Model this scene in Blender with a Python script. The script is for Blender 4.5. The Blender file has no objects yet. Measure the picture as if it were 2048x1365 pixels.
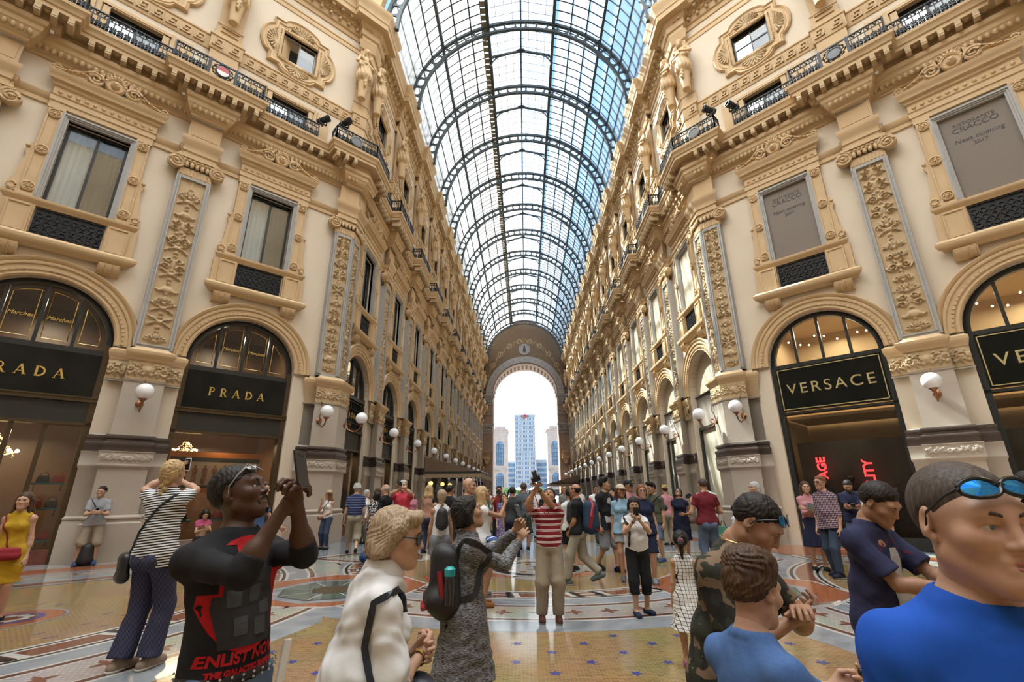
import bpy, math, random
import numpy as np
from mathutils import Vector, Matrix
from mathutils.geometry import tessellate_polygon
from mathutils.bvhtree import BVHTree

S = bpy.context.scene
COL = S.collection
PI = math.pi
R = math.radians

# ------------------------------------------------------------------ camera
F_PX = 921.97
PITCH, YAW, ROLL = .3176, .026, -.008
CAM = Vector((-.155, 0, 1.65))
_fw = Vector((-math.sin(YAW) * math.cos(PITCH), math.cos(YAW) * math.cos(PITCH), math.sin(PITCH)))
_rt = Vector((math.cos(YAW), math.sin(YAW), 0))
_up = _rt.cross(_fw)
_r2 = _rt * math.cos(ROLL) + _up * math.sin(ROLL)
_u2 = -_rt * math.sin(ROLL) + _up * math.cos(ROLL)
cd = bpy.data.cameras.new('camera')
cam = bpy.data.objects.new('camera', cd)
COL.objects.link(cam)
cam.matrix_world = Matrix(((_r2.x, _u2.x, -_fw.x, CAM.x), (_r2.y, _u2.y, -_fw.y, CAM.y),
                           (_r2.z, _u2.z, -_fw.z, CAM.z), (0, 0, 0, 1)))
cd.sensor_width = 36
cd.lens = 36 * F_PX / 2048
cd.clip_start, cd.clip_end = .05, 1500
S.camera = cam

# ------------------------------------------------------------------ sky, sun, exposure
wd = bpy.data.worlds.new('sky')
S.world = wd
wd.use_nodes = True
nt = wd.node_tree
bg = nt.nodes['Background']
tc = nt.nodes.new('ShaderNodeTexCoord')
sx = nt.nodes.new('ShaderNodeSeparateXYZ')
cr = nt.nodes.new('ShaderNodeValToRGB')
nt.links.new(tc.outputs['Generated'], sx.inputs[0])
nt.links.new(sx.outputs['Z'], cr.inputs[0])
e = cr.color_ramp.elements
e[0].position, e[0].color = 0.0, (1.0, .99, .97, 1)
e[1].position, e[1].color = 1.0, (.20, .45, .95, 1)
m_ = e.new(.30); m_.color = (.86, .94, 1.0, 1)
m_ = e.new(.55); m_.color = (.36, .62, 1.0, 1)
nt.links.new(cr.outputs[0], bg.inputs['Color'])
bg.inputs['Strength'].default_value = 1.7

sd = bpy.data.lights.new('sun', 'SUN')
sd.energy = 28.0
sd.angle = R(.6)
sd.color = (1.0, .93, .82)
sun = bpy.data.objects.new('sun', sd)
COL.objects.link(sun)
sun.rotation_euler = (-Vector((-.435, .38, .80))).to_track_quat('-Z', 'Y').to_euler()
sun.location = (-40, 60, 90)

vs = S.view_settings
vs.view_transform = 'Standard'
vs.look = 'None'
vs.gamma = 1
vs.use_curve_mapping = False
vs.exposure = -0.02
cy = S.cycles
cy.max_bounces = 7
cy.diffuse_bounces = 4
cy.glossy_bounces = 3
cy.transmission_bounces = 4
cy.transparent_max_bounces = 12
cy.sample_clamp_indirect = 6
cy.caustics_reflective = False
cy.caustics_refractive = False
# ------------------------------------------------------------------ mesh helpers
class MB:
    def __init__(s):
        s.v = []; s.f = []; s.m = []; s.mi = 0; s.T = None
    def av(s, pts):
        b = len(s.v)
        if s.T is None: s.v += [tuple(p) for p in pts]
        else: s.v += [tuple(s.T @ Vector(p)) for p in pts]
        return b
    def af(s, f): s.f.append(f); s.m.append(s.mi)
    def box(s, x0, x1, y0, y1, z0, z1):
        b = s.av([(x0,y0,z0),(x1,y0,z0),(x1,y1,z0),(x0,y1,z0),(x0,y0,z1),(x1,y0,z1),(x1,y1,z1),(x0,y1,z1)])
        for q in ((0,1,5,4),(1,2,6,5),(2,3,7,6),(3,0,4,7),(4,5,6,7),(3,2,1,0)): s.af([b+i for i in q])
        return s
    def bar(s, p, q, w, d=None, up=(0,0,1)):
        # rectangular bar between two points
        d = d or w
        p, q = Vector(p), Vector(q); t = (q-p).normalized()
        a = t.cross(Vector(up))
        if a.length < 1e-4: a = t.cross(Vector((1,0,0)))
        a.normalize(); c = a.cross(t)
        P = []
        for e_ in (p, q):
            for i, j in ((-1,-1),(1,-1),(1,1),(-1,1)): P.append(e_ + a*(i*w/2) + c*(j*d/2))
        b = s.av(P)
        for k in ((0,1,5,4),(1,2,6,5),(2,3,7,6),(3,0,4,7),(4,5,6,7),(3,2,1,0)): s.af([b+i for i in k])
    def prism(s, pts, y0, y1):
        # (x, z) outline pushed along y
        n = len(pts)
        b = s.av([(x, y0, z) for x, z in pts] + [(x, y1, z) for x, z in pts])
        s.af([b+i for i in range(n)]); s.af([b+n+i for i in range(n)][::-1])
        for i in range(n): s.af([b+i, b+(i+1) % n, b+n+(i+1) % n, b+n+i])
    def slab(s, pts, z0, z1):
        n = len(pts)
        b = s.av([(x, y, z0) for x, y in pts] + [(x, y, z1) for x, y in pts])
        s.af([b+i for i in range(n)][::-1]); s.af([b+n+i for i in range(n)])
        for i in range(n): s.af([b+i, b+(i+1) % n, b+n+(i+1) % n, b+n+i])
    def rings(s, rings, closed=True, cap=False):
        n = len(rings[0]); b = s.av([p for r in rings for p in r])
        for k in range(len(rings)-1):
            for i in range(n if closed else n-1):
                j = (i+1) % n
                s.af([b+k*n+i, b+k*n+j, b+(k+1)*n+j, b+(k+1)*n+i])
        if cap:
            s.af([b+i for i in range(n)][::-1]); s.af([b+(len(rings)-1)*n+i for i in range(n)])
    def lathe(s, prof, c=(0,0,0), n=16, cap=True):
        s.rings([[(c[0]+r*math.cos(2*PI*i/n), c[1]+r*math.sin(2*PI*i/n), c[2]+z) for i in range(n)] for r, z in prof], True, cap)
    def ball(s, c, r, n=12, m=8, sq=(1,1,1)):
        s.lathe([(max(1e-4, r*sq[0]*math.sin(PI*k/m)), -r*sq[2]*math.cos(PI*k/m)) for k in range(m+1)], c, n, False)
    def tube(s, pts, r, n=6):
        pts = [Vector(p) for p in pts]; rg = []
        for i, p in enumerate(pts):
            t = (pts[min(i+1, len(pts)-1)] - pts[max(i-1, 0)]).normalized()
            a = t.cross(Vector((0, 0, 1)))
            if a.length < .05: a = t.cross(Vector((0, 1, 0)))
            a.normalize(); c = t.cross(a)
            rr = r[i] if isinstance(r, (list, tuple)) else r
            rg.append([p + a*rr*math.cos(2*PI*k/n) + c*rr*math.sin(2*PI*k/n) for k in range(n)])
        s.rings(rg, True, True)
    def arc(s, cx, cz, prof, a0, a1, n, cap=True):
        # profile of (radius, y) swept round an arc in the x-z plane
        s.rings([[(cx+r*math.cos(a0+(a1-a0)*i/n), y, cz+r*math.sin(a0+(a1-a0)*i/n)) for r, y in prof] for i in range(n+1)], True, cap)
    def field(s, x0, x1, z0, z1, H, y, amp):
        nz, nx = H.shape
        b = s.av([(x0+(x1-x0)*i/(nx-1), y-amp*float(H[j, i]), z0+(z1-z0)*j/(nz-1)) for j in range(nz) for i in range(nx)])
        for j in range(nz-1):
            for i in range(nx-1): s.af([b+j*nx+i, b+j*nx+i+1, b+(j+1)*nx+i+1, b+(j+1)*nx+i])
    def add(s, V, F):
        b = s.av(V)
        for f in F: s.af([b+i for i in f])
    def mesh(s, name, mats, smooth=35):
        me = bpy.data.meshes.new(name)
        me.from_pydata(s.v, [], s.f)
        for m in (mats if isinstance(mats, (list, tuple)) else [mats]): me.materials.append(m)
        if s.mi or any(s.m): me.polygons.foreach_set('material_index', s.m)
        if smooth:
            me.polygons.foreach_set('use_smooth', [True]*len(s.f))
            me.set_sharp_from_angle(angle=R(smooth))
        me.update()
        return me
    def obj(s, name, mats, parent=None, smooth=35):
        return link(name, s.mesh(name, mats, smooth), parent)

def link(name, data, parent=None):
    o = bpy.data.objects.new(name, data)
    COL.objects.link(o)
    if parent: o.parent = parent
    return o
def tag(o, label=None, cat=None, group=None, kind=None):
    if label: o['label'] = label
    if cat: o['category'] = cat
    if group: o['group'] = group
    if kind: o['kind'] = kind
    return o
def thing(name, label, cat, loc=(0,0,0), rz=0, group=None, kind=None):
    o = bpy.data.objects.new(name, None)
    o.empty_display_size = .1
    COL.objects.link(o)
    o.location = loc; o.rotation_euler = (0, 0, rz)
    return tag(o, label, cat, group, kind)
_kids = {}
def kids(o): return [c for c in o.children]
def dup(root, loc=None, rz=None, label=None, name=None, group=None):
    def cp(o, par):
        c = o.copy()
        COL.objects.link(c)
        if par: c.parent = par
        for ch in kids(o): cp(ch, c)
        return c
    r = cp(root, None)
    if loc is not None: r.location = loc
    if rz is not None: r.rotation_euler = (0, 0, rz)
    if label: r['label'] = label
    if name: r.name = name
    if group: r['group'] = group
    return r
_fc = {}
def text_geo(txt, size=1.0, extrude=.02, shear=0, spacing=1.0, align='CENTER', bold=0.0):
    cu = bpy.data.curves.new('t', 'FONT')
    cu.body = txt; cu.size = size; cu.extrude = extrude; cu.shear = shear
    cu.space_character = spacing; cu.align_x = align; cu.offset = bold
    o = bpy.data.objects.new('t', cu); COL.objects.link(o)
    dg = bpy.context.evaluated_depsgraph_get()
    me = bpy.data.meshes.new_from_object(o.evaluated_get(dg))
    V = [tuple(v.co) for v in me.vertices]; F = [list(p.vertices) for p in me.polygons]
    bpy.data.objects.remove(o); bpy.data.curves.remove(cu); bpy.data.meshes.remove(me)
    return V, F
def text_wall(mb, txt, size, x, y, z, depth=.02, **k):
    # upright lettering on a plane facing -y
    V, F = text_geo(txt, size, depth/2, **k)
    mb.add([(x+a, y-c, z+b) for a, b, c in V], F)

# ------------------------------------------------------------------ materials
def mat(name, col, rough=.6, metal=0, spec=.5, bump=None, noise=None, emit=None, coat=0):
    m = bpy.data.materials.new(name); m.use_nodes = True
    n = m.node_tree.nodes; l = m.node_tree.links; p = n['Principled BSDF']
    p.inputs['Base Color'].default_value = (*col, 1)
    p.inputs['Roughness'].default_value = rough
    p.inputs['Metallic'].default_value = metal
    p.inputs['Specular IOR Level'].default_value = spec
    p.inputs['Coat Weight'].default_value = coat
    if emit:
        p.inputs['Emission Color'].default_value = (*emit[0], 1)
        p.inputs['Emission Strength'].default_value = emit[1]
    t = None
    if noise or bump:
        t = n.new('ShaderNodeTexCoord')
    if noise:                      # (scale, second colour, contrast)
        q = n.new('ShaderNodeTexNoise'); q.inputs['Scale'].default_value = noise[0]; q.inputs['Detail'].default_value = 5
        r = n.new('ShaderNodeValToRGB'); k = noise[2] if len(noise) > 2 else .2
        r.color_ramp.elements[0].position = .5-k; r.color_ramp.elements[1].position = .5+k
        r.color_ramp.elements[0].color = (*col, 1); r.color_ramp.elements[1].color = (*noise[1], 1)
        l.new(t.outputs['Object'], q.inputs['Vector']); l.new(q.outputs[0], r.inputs[0]); l.new(r.outputs[0], p.inputs['Base Color'])
    if bump:                       # (scale, strength, distance)
        q = n.new('ShaderNodeTexNoise'); q.inputs['Scale'].default_value = bump[0]; q.inputs['Detail'].default_value = 4
        b = n.new('ShaderNodeBump'); b.inputs['Strength'].default_value = bump[1]; b.inputs['Distance'].default_value = bump[2]
        l.new(t.outputs['Object'], q.inputs['Vector']); l.new(q.outputs[0], b.inputs['Height']); l.new(b.outputs[0], p.inputs['Normal'])
    return m
def glass(name, tint, reflect=.12, rough=.02, haze=None):
    # thin pane: see-through, mirror-like at a slant, with an optional dusty share
    m = bpy.data.materials.new(name); m.use_nodes = True
    n = m.node_tree.nodes; l = m.node_tree.links; n.remove(n['Principled BSDF']); o = n['Material Output']
    tr = n.new('ShaderNodeBsdfTransparent'); tr.inputs[0].default_value = (*tint, 1)
    gl = n.new('ShaderNodeBsdfGlossy'); gl.inputs['Roughness'].default_value = rough
    lw = n.new('ShaderNodeFresnel'); lw.inputs['IOR'].default_value = 1.5
    ad = n.new('ShaderNodeMath'); ad.operation = 'ADD'; ad.use_clamp = True; ad.inputs[1].default_value = reflect
    mx = n.new('ShaderNodeMixShader')
    l.new(lw.outputs[0], ad.inputs[0]); l.new(ad.outputs[0], mx.inputs[0]); l.new(tr.outputs[0], mx.inputs[1]); l.new(gl.outputs[0], mx.inputs[2])
    last = mx
    if haze:                       # (weight, colour)
        tl = n.new('ShaderNodeBsdfTranslucent'); tl.inputs[0].default_value = (*haze[1], 1)
        m2 = n.new('ShaderNodeMixShader'); m2.inputs[0].default_value = haze[0]
        l.new(mx.outputs[0], m2.inputs[1]); l.new(tl.outputs[0], m2.inputs[2]); last = m2
    l.new(last.outputs[0], o.inputs['Surface'])
    return m
M = {}
M['plaster'] = mat('plaster', (.68, .585, .46), .8, noise=(.7, (.62, .52, .39), .3), bump=(40, .15, .004))
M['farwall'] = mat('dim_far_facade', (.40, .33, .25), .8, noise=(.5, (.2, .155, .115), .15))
M['ochre'] = mat('ochre_stucco', (.60, .43, .245), .75, noise=(1.3, (.53, .365, .195), .25), bump=(30, .2, .004))
M['carve'] = mat('carved_stucco', (.53, .39, .23), .8, noise=(3, (.46, .33, .18), .25), bump=(35, .3, .006))
M['grey'] = mat('grey_stone', (.40, .385, .36), .7, noise=(2, (.34, .325, .30), .25), bump=(25, .15, .003))
M['pier'] = mat('pier_stone', (.45, .39, .32), .65, noise=(.9, (.37, .315, .25), .3), bump=(20, .15, .003))
M['base'] = mat('low_stone', (.27, .21, .16), .6, noise=(2.2, (.20, .155, .115), .3))
M['brown'] = mat('brown_marble', (.085, .06, .05), .4, noise=(6, (.055, .038, .03), .3))
M['iron'] = mat('black_iron', (.022, .023, .026), .45, .4)
M['steel'] = mat('roof_iron', (.055, .075, .085), .5, .3)
M['dark'] = mat('dark_joinery', (.02, .022, .021), .35)
M['bronze'] = mat('bronze_frame', (.10, .07, .04), .35, .7)
M['copper'] = mat('copper_bracket', (.30, .13, .06), .4, .8)
M['gold'] = mat('gilt_letters', (.85, .60, .20), .25, .9)
M['globe'] = mat('white_globe', (.85, .85, .86), .25, emit=((1, 1, 1), .02))
M['blind'] = mat('pale_blind', (.62, .66, .64), .8, noise=(.8, (.50, .55, .55), .2))
M['pane'] = glass('window_pane', (.80, .86, .88), .09)
M['shopglass'] = glass('shop_pane', (.92, .92, .88), .02)
M['signglass'] = mat('black_sign_glass', (.006, .007, .006), .04, spec=.3)
M['shutter'] = mat('olive_shutter', (.022, .022, .017), .45)
M['beige'] = mat('beige_hoarding', (.50, .43, .31), .6)
M['greige'] = mat('taupe_hoarding', (.27, .23, .19), .7)
M['taupe'] = mat('taupe_screen', (.19, .155, .125), .7)
M['bluegrey'] = mat('bluegrey_screen', (.24, .28, .31), .6)
M['ink'] = mat('dark_print', (.05, .045, .045), .7)
M['white'] = mat('white_print', (.85, .85, .83), .6)
M['roofglass'] = glass('roof_glass', (.80, .93, 1.0), .0, .3, haze=(.25, (.93, .95, .95)))
M['domeglass'] = glass('dome_glass', (.80, .93, 1.0), .0, .3, haze=(.9, (.85, .9, .93)))
M['cleanglass'] = glass('clean_roof_glass', (.75, .90, 1.0), .0, .3, haze=(.08, (.93, .95, .95)))
# ------------------------------------------------------------------ arcade walls
W2, YC, MOD, NB = 7.56, 17.2, 5.1, 12           # half width, corner, bay module, bays down the arm
YE = YC + MOD*NB + 1.6                          # end wall
TD0 = -13.9                                     # how far the diagonal wall runs back from the corner
C8 = math.cos(PI/8)
def W(side, t, o, z):
    # point by distance along the wall from the corner (t), outward offset and height
    sx = -1 if side == 'L' else 1
    if abs(t) < 1e-6:                           # on the fold
        d = o/C8
        x, y = -W2 + d*math.cos(-PI/8), YC + d*math.sin(-PI/8)
    elif t < 0:
        x, y = -W2 + t*.70711 + o*.70711, YC + t*.70711 - o*.70711
    else:
        x, y = -W2 + o, YC + t
    return (-sx*x, y, z)
def sweep(mb, side, path, prof, cap=True):
    rg = []
    for t, o, sg in path:
        rg.append([W(side, t + sg*dp, o + dp, z) for dp, z in prof])
    mb.rings(rg, True, cap)
DIAG = [-.0 - 3.109 - MOD*k for k in range(2)]            # bay centres on the diagonal (t)
ARM = [2.55 + MOD*k for k in range(NB)]
PIERS = [-5.66, -5.66-MOD] + [MOD*(k+1) for k in range(NB)]
TE = YE - YC
def path(o0, o1, b):
    # running path with a break forward of half width b at every pier, folding round the corner
    st = sorted(PIERS + [0.0])
    P = [(TD0, o0, 0)]
    for c in st:
        P += [(c-b, o0, -1), (c-b, o1, -1)]
        if c == 0: P += [(0.0, o1, 0)]
        P += [(c+b, o1, 1), (c+b, o0, 1)]
    P += [(TE, o0, 0)]
    return P
def place(side, t, o=0.0):
    # origin and turn for a piece built facing -y with x to the viewer's right
    p = W(side, t, o, 0)
    a = (R(45) if t < 0 else R(90)) * (1 if side == 'L' else -1)
    return p, a

def outline(pts, name): ...
def archpts(r, z0, zs, n=24):
    return [(-r, z0)] + [(r*math.cos(PI-PI*i/n), zs + r*math.sin(PI-PI*i/n)) for i in range(n+1)] + [(r, z0)]
AR, ZS = 1.65, 5.83
def bay_wall(mb, side, t, w):
    # one bay of wall with its arch, window, door and square opening cut out, and their reveals
    p, a = place(side, t)
    mb.T = Matrix.Translation(p) @ Matrix.Rotation(a, 4, 'Z')
    h = w/2
    holes = [archpts(AR, 0, ZS), [(-.74, 8.55), (-.74, 12.5), (.74, 12.5), (.74, 8.55)],
             [(-.72, 15.5), (-.72, 17.3), (.72, 17.3), (.72, 15.5)],
             [(-.72, 19.25), (-.72, 20.65), (.72, 20.65), (.72, 19.25)]]
    lo = [(-h, 0), (-AR, 0)] + holes[0][1:-1] + [(AR, 0), (h, 0), (h, 8), (-h, 8)]
    def tess(loops):
        flat = [q for L_ in loops for q in L_]
        tri = tessellate_polygon([[Vector((x, z, 0)) for x, z in L_] for L_ in loops])
        b = mb.av([(x, 0, z) for x, z in flat])
        for q in tri: mb.af([b+i for i in q])
    tess([lo])
    tess([[(-h, 8), (h, 8), (h, 14), (-h, 14)], holes[1]])
    tess([[(-h, 14), (h, 14), (h, 18), (-h, 18)], holes[2]])
    tess([[(-h, 18), (h, 18), (h, 24.5), (-h, 24.5)], holes[3]])
    for i, L_ in enumerate(holes):
        d = .55 if i == 0 else .32
        n = len(L_)
        b = mb.av([(x, 0, z) for x, z in L_] + [(x, d, z) for x, z in L_])
        for k in range(n - (1 if i == 0 else 0)): mb.af([b+k, b+(k+1) % n, b+n+(k+1) % n, b+n+k])
    mb.T = None
def flat_wall(mb, side, t0, t1):
    P = [W(side, t0, 0, 0), W(side, t1, 0, 0), W(side, t1, 0, 24.5), W(side, t0, 0, 24.5)]
    mb.af([mb.av(P)+i for i in range(4)])
for sd_, nm in (('L', 'left'), ('R', 'right')):
    mb = MB()
    for t in DIAG: bay_wall(mb, sd_, t, MOD)
    for t in ARM: bay_wall(mb, sd_, t, MOD)
    flat_wall(mb, sd_, -.559, -1e-5); flat_wall(mb, sd_, TD0, DIAG[1]-2.55); flat_wall(mb, sd_, MOD*NB, TE)
    o = mb.obj('wall_'+nm, M['plaster'], smooth=20)
    tag(o, f'cream plaster arcade wall on the {nm} of the gallery', 'wall', kind='structure')
for sd_, nm in (('L', 'left'), ('R', 'right')):  # added opaque panels behind the walls, stop sun leaking through the window openings
    mb = MB()
    for a_, b_ in ((TD0-2, -.45), (-.45, TE)):
        P = [W(sd_, a_, -1.1, 7.75), W(sd_, b_, -1.1, 7.75), W(sd_, b_, -1.1, 24.5), W(sd_, a_, -1.1, 24.5)]; mb.af([mb.av(P)+i for i in range(4)])
    tag(mb.obj('wall_sunblock_'+nm, M['farwall']), f'added sun-blocking panel behind the upper wall on the {nm}', 'wall', kind='structure')
# rear octagon walls close the room behind the viewer
mb = MB()
for sx in (-1, 1):
    P = [W('L' if sx < 0 else 'R', TD0, 0, 0)]
    a = P[0]; b2 = (sx*19.2, -10, 0); c2 = (sx*7.5, -21.5, 0)
    for p, q in ((a, b2), (b2, c2)):
        i = mb.av([p, q, (q[0], q[1], 24.5), (p[0], p[1], 24.5)]); mb.af([i, i+1, i+2, i+3])
i = mb.av([(-7.5, -21.5, 0), (7.5, -21.5, 0), (7.5, -21.5, 24.5), (-7.5, -21.5, 24.5)]); mb.af([i, i+1, i+2, i+3])
tag(mb.obj('wall_back', M['farwall']), 'plain plaster wall behind the viewpoint', 'wall', kind='structure')

ntrim = 0
def trim(mb, label, m='ochre', smooth=30):
    global ntrim
    ntrim += 1
    return tag(mb.obj(f'trim_{ntrim}', M[m] if isinstance(m, str) else m, smooth=smooth), label, 'cornice', kind='structure')

# ---- carving: strokes stamped into a height map
def relief(nx, nz, w, h, seed, kind='candelabra'):
    rnd = random.Random(seed)
    X, Z = np.meshgrid(np.linspace(-w/2, w/2, nx), np.linspace(0, h, nz))
    A = np.abs(X); H = np.zeros_like(X)
    def dot(x, z, r, a=1):
        nonlocal H
        d = ((A-x)**2 + (Z-z)**2)/(r*r)
        H = np.maximum(H, a*np.sqrt(np.clip(1-d, 0, 1)))
    def leaf(x, z, ang, l, wd, a=1):
        nonlocal H
        c, s_ = math.cos(ang), math.sin(ang)
        u = (A-x)*c + (Z-z)*s_; v = -(A-x)*s_ + (Z-z)*c
        k = np.clip(u/l, 0, 1); ww = wd*np.sin(PI*np.clip(k, .02, .98))
        m = (u > 0) & (u < l)
        H = np.maximum(H, np.where(m, a*np.sqrt(np.clip(1-(v/ww)**2, 0, 1))*(.55+.45*np.cos(v/ww*7)), 0))
    def spiral(x, z, r, turns, sgn, a=.9, th=.022):
        for i in range(int(26*turns)):
            q = i/26/turns; rr = r*(1-q*.85)
            dot(x+rr*math.cos(sgn*q*turns*2*PI), z+rr*math.sin(sgn*q*turns*2*PI), th*(1.25-.4*q), a)
    if kind == 'candelabra':
        z = .12
        while z < h-.35:
            k = rnd.choice('ABCDE')
            if k == 'A':
                spiral(w*.22, z+.14, w*.2, 1.6, rnd.choice((-1, 1))); dot(0, z+.14, .07); leaf(.02, z+.2, 1.1, .22, .05); st = .42
            elif k == 'B':
                for q in range(5): leaf(0, z, .2+q*.33, .26, .035)
                dot(0, z, .06); st = .34
            elif k == 'C':
                dot(0, z+.12, .13, 1.1); dot(.05, z+.14, .03, 1.25); dot(.11, z+.1, .05, .8); leaf(.1, z+.02, .5, .2, .05); st = .36
            elif k == 'D':
                spiral(w*.25, z+.1, w*.15, 1.3, 1); spiral(w*.2, z+.34, w*.13, 1.3, -1); leaf(0, z+.02, 1.57, .42, .06); st = .5
            else:
                leaf(.02, z+.3, -.6, .3, .05); leaf(.02, z+.3, .5, .3, .05); dot(0, z+.28, .08); dot(0, z+.1, .05); st = .44
            dot(0, z+st-.03, .04); z += st
        H = np.maximum(H, .5*np.exp(-(X/.018)**2))
    else:                          # running leaf frieze
        n = max(2, int(w/.24)); 
        for q in range(n):
            x = (q+.5)*w/2/n
            spiral(x, h*.5, h*.26, 1.3, 1 if q % 2 else -1); leaf(x, h*.12, 1.2, h*.5, .04); dot(x+.1, h*.8, .03)
        dot(0, h*.5, h*.22, 1.2); dot(0, h*.5, h*.1, 1.5)
    return H

# ---- long horizontal mouldings, one piece a side
MEANDER = [(0, 0, .30, .035), (.265, 0, .035, .30), (.08, .265, .22, .035), (.08, .10, .035, .19), (.08, .10, .12, .035), (.165, .10, .035, .10)]
def arm_runs(o0, o1, b):
    return path(o0, o1, b)
for sd_, nm in (('L', 'left'), ('R', 'right')):
    mb = MB(); sweep(mb, sd_, path(0, .2, .5), [(-.02, 12.76), (.05, 12.79), (.05, 12.93), (.09, 12.98), (.12, 13.14), (-.02, 13.16)])
    trim(mb, f'slim moulded string course beside the window heads on the {nm} wall')
    mb = MB(); sweep(mb, sd_, path(0, .42, .5), [(-.02, 14.25), (.05, 14.29), (.06, 14.36), (.12, 14.4), (.21, 14.58), (.23, 14.64), (.25, 14.66), (.26, 14.8), (.32, 14.86), (.34, 15.0), (-.02, 15.02)])
    tr = trim(mb, f'deep moulded frieze cornice below the balcony on the {nm} wall')
    # egg and dart, balcony brackets with rosettes
    eg = MB(); br = MB(); rs = MB()
    def every(t0, t1, stp, o, fn):
        n = max(1, int(abs(t1-t0)/stp))
        for i in range(n):
            t = t0 + (t1-t0)*(i+.5)/n
            p, a = place(sd_, t, o); fn(p, a, t)
    def egg(p, a, t):
        eg.T = Matrix.Translation(p) @ Matrix.Rotation(a, 4, 'Z')
        eg.ball((0, -.03, 14.52), .09, 6, 4, (.75, 1, 1.25))
    def brk(p, a, t):
        for m_ in (br, rs): m_.T = Matrix.Translation(p) @ Matrix.Rotation(a, 4, 'Z')
        br.prism([(-.07, 15.04), (.07, 15.04), (.07, 15.3), (-.07, 15.3)], 0, -.44)
        br.tube([(-.055, -.38, 15.12), (.055, -.38, 15.12)], .075, 8); br.tube([(-.055, -.08, 15.08), (.055, -.08, 15.08)], .055, 6)
        rs.lathe([(.002, -.07), (.04, -.06), (.09, 0)], (.18, -.22, 15.31), 7, False)
    segs = []
    st = sorted(PIERS + [0.0])
    for i, c in enumerate(st):
        nx = st[i+1] if i+1 < len(st) else TE+1
        if c == 0:
            segs += [(c-.62, c-.12, .42), (c+.12, c+.62, .42)]
        else: segs += [(c-.6, c+.6, .42)]
        segs += [(c+.62, min(nx-.62, TE), 0)]
    segs.insert(0, (TD0, st[0]-.62, 0))
    lim = 36                                     # finer ornament only where it can be told apart
    for a_, b_, o_ in segs:
        if a_ < lim and b_ > a_: every(a_, b_, .155, o_+.17, egg)
    for i, c in enumerate(st):
        nx = st[i+1] if i+1 < len(st) else TE+1
        if c == 0: every(c-1.45, c-.3, .36, .6, brk); every(c+.3, c+1.45, .36, .6, brk)
        else: every(c-1.45, c+1.45, .36, .6, brk)
        every(c+1.55, min(nx-1.55, TE), .37, .12, brk)
    every(TD0, st[0]-1.55, .37, .12, brk)
    eg.T = br.T = rs.T = None
    eg.obj('egg_moulding', M['ochre'], tr, 60); 
    mb = MB(); sweep(mb, sd_, path(.0, .5, .95), [(-.02, 15.0), (.12, 15.02), (.14, 15.3), (.5, 15.32), (.5, 15.44), (.54, 15.47), (.57, 15.6), (.62, 15.66), (.63, 15.76), (-.02, 15.78)])
    bal = trim(mb, f'projecting stone balcony ledge stepping out at each pier on the {nm} wall')
    br.obj('bracket_row', M['carve'], bal, 40); rs.obj('rosette_row', M['carve'], bal, 60)
    # key-pattern band
    mb = MB(); sweep(mb, sd_, path(.0, .16, .5), [(-.02, 17.72), (.03, 17.74), (.05, 17.8), (.05, 18.32), (.09, 18.36), (.09, 18.42), (-.02, 18.44)])
    mt_ = trim(mb, f'band with a Greek key pattern above the balcony doors on the {nm} wall')
    ky = MB()
    def key(p, a, t):
        ky.T = Matrix.Translation(p) @ Matrix.Rotation(a, 4, 'Z')
        for x, z, w_, h_ in MEANDER: ky.box(-.19+x*1.15, -.19+(x+w_)*1.15, -.045, .01, 17.88+z*1.1, 17.88+(z+h_)*1.1)
    for a_, b_, o_ in segs:
        if a_ < lim and b_ > a_: every(a_+.03, b_-.03, .42, (.16 if o_ else 0)+.05, key)
    ky.T = None; ky.obj('key_pattern', M['ochre'], mt_, 0)
    mb = MB(); sweep(mb, sd_, path(0, .14, .5), [(-.02, 21.98), (.03, 22.0), (.04, 22.08), (.03, 22.1), (.03, 22.22), (.06, 22.25), (.06, 22.32), (-.02, 22.34)])
    trim(mb, f'thin ornamented band under the top cornice on the {nm} wall')
    mb = MB(); sweep(mb, sd_, path(.0, .28, .55), [(-.02, 22.7), (.05, 22.73), (.06, 22.95), (.13, 23.0), (.16, 23.1), (.16, 23.3), (.26, 23.42), (.3, 23.5), (.32, 23.58), (.6, 23.6), (.62, 23.85), (.66, 23.9), (.68, 24.1), (.76, 24.28), (.82, 24.45), (.82, 24.55), (-.02, 24.56)])
    tp = trim(mb, f'heavy top cornice under the glass vault on the {nm} wall')
    dn = MB(); lf = MB()
    def dent(p, a, t):
        for m_ in (dn, lf): m_.T = Matrix.Translation(p) @ Matrix.Rotation(a, 4, 'Z')
        dn.box(-.055, .055, -.1, .02, 23.32, 23.48)
    def leafb(p, a, t):
        lf.T = Matrix.Translation(p) @ Matrix.Rotation(a, 4, 'Z')
        lf.prism([(-.07, 23.44), (.07, 23.44), (.07, 23.58), (-.07, 23.58)], -.0, -.3)
        lf.ball((0, -.05, 23.15), .1, 6, 4, (.8, 1, 1))
    for i, c in enumerate(st):
        nx = st[i+1] if i+1 < len(st) else TE+1
        if a_ < 99:
            if c == 0: every(-.6, -.15, .2, .44, dent); every(.15, .6, .2, .44, dent)
            else: every(c-.6, c+.6, .2, .44, dent); every(c-.6, c+.6, .4, .46, leafb)
            if c < lim: every(c+.65, min(nx-.65, TE), .2, .16, dent); 
            every(c+.65, min(nx-.65, TE), .42, .2, leafb)
    every(TD0, st[0]-.65, .2, .16, dent); every(TD0, st[0]-.65, .42, .2, leafb)
    dn.T = lf.T = None
    dn.obj('dentil_row', M['ochre'], tp, 0); lf.obj('leaf_row', M['carve'], tp, 50)

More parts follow.
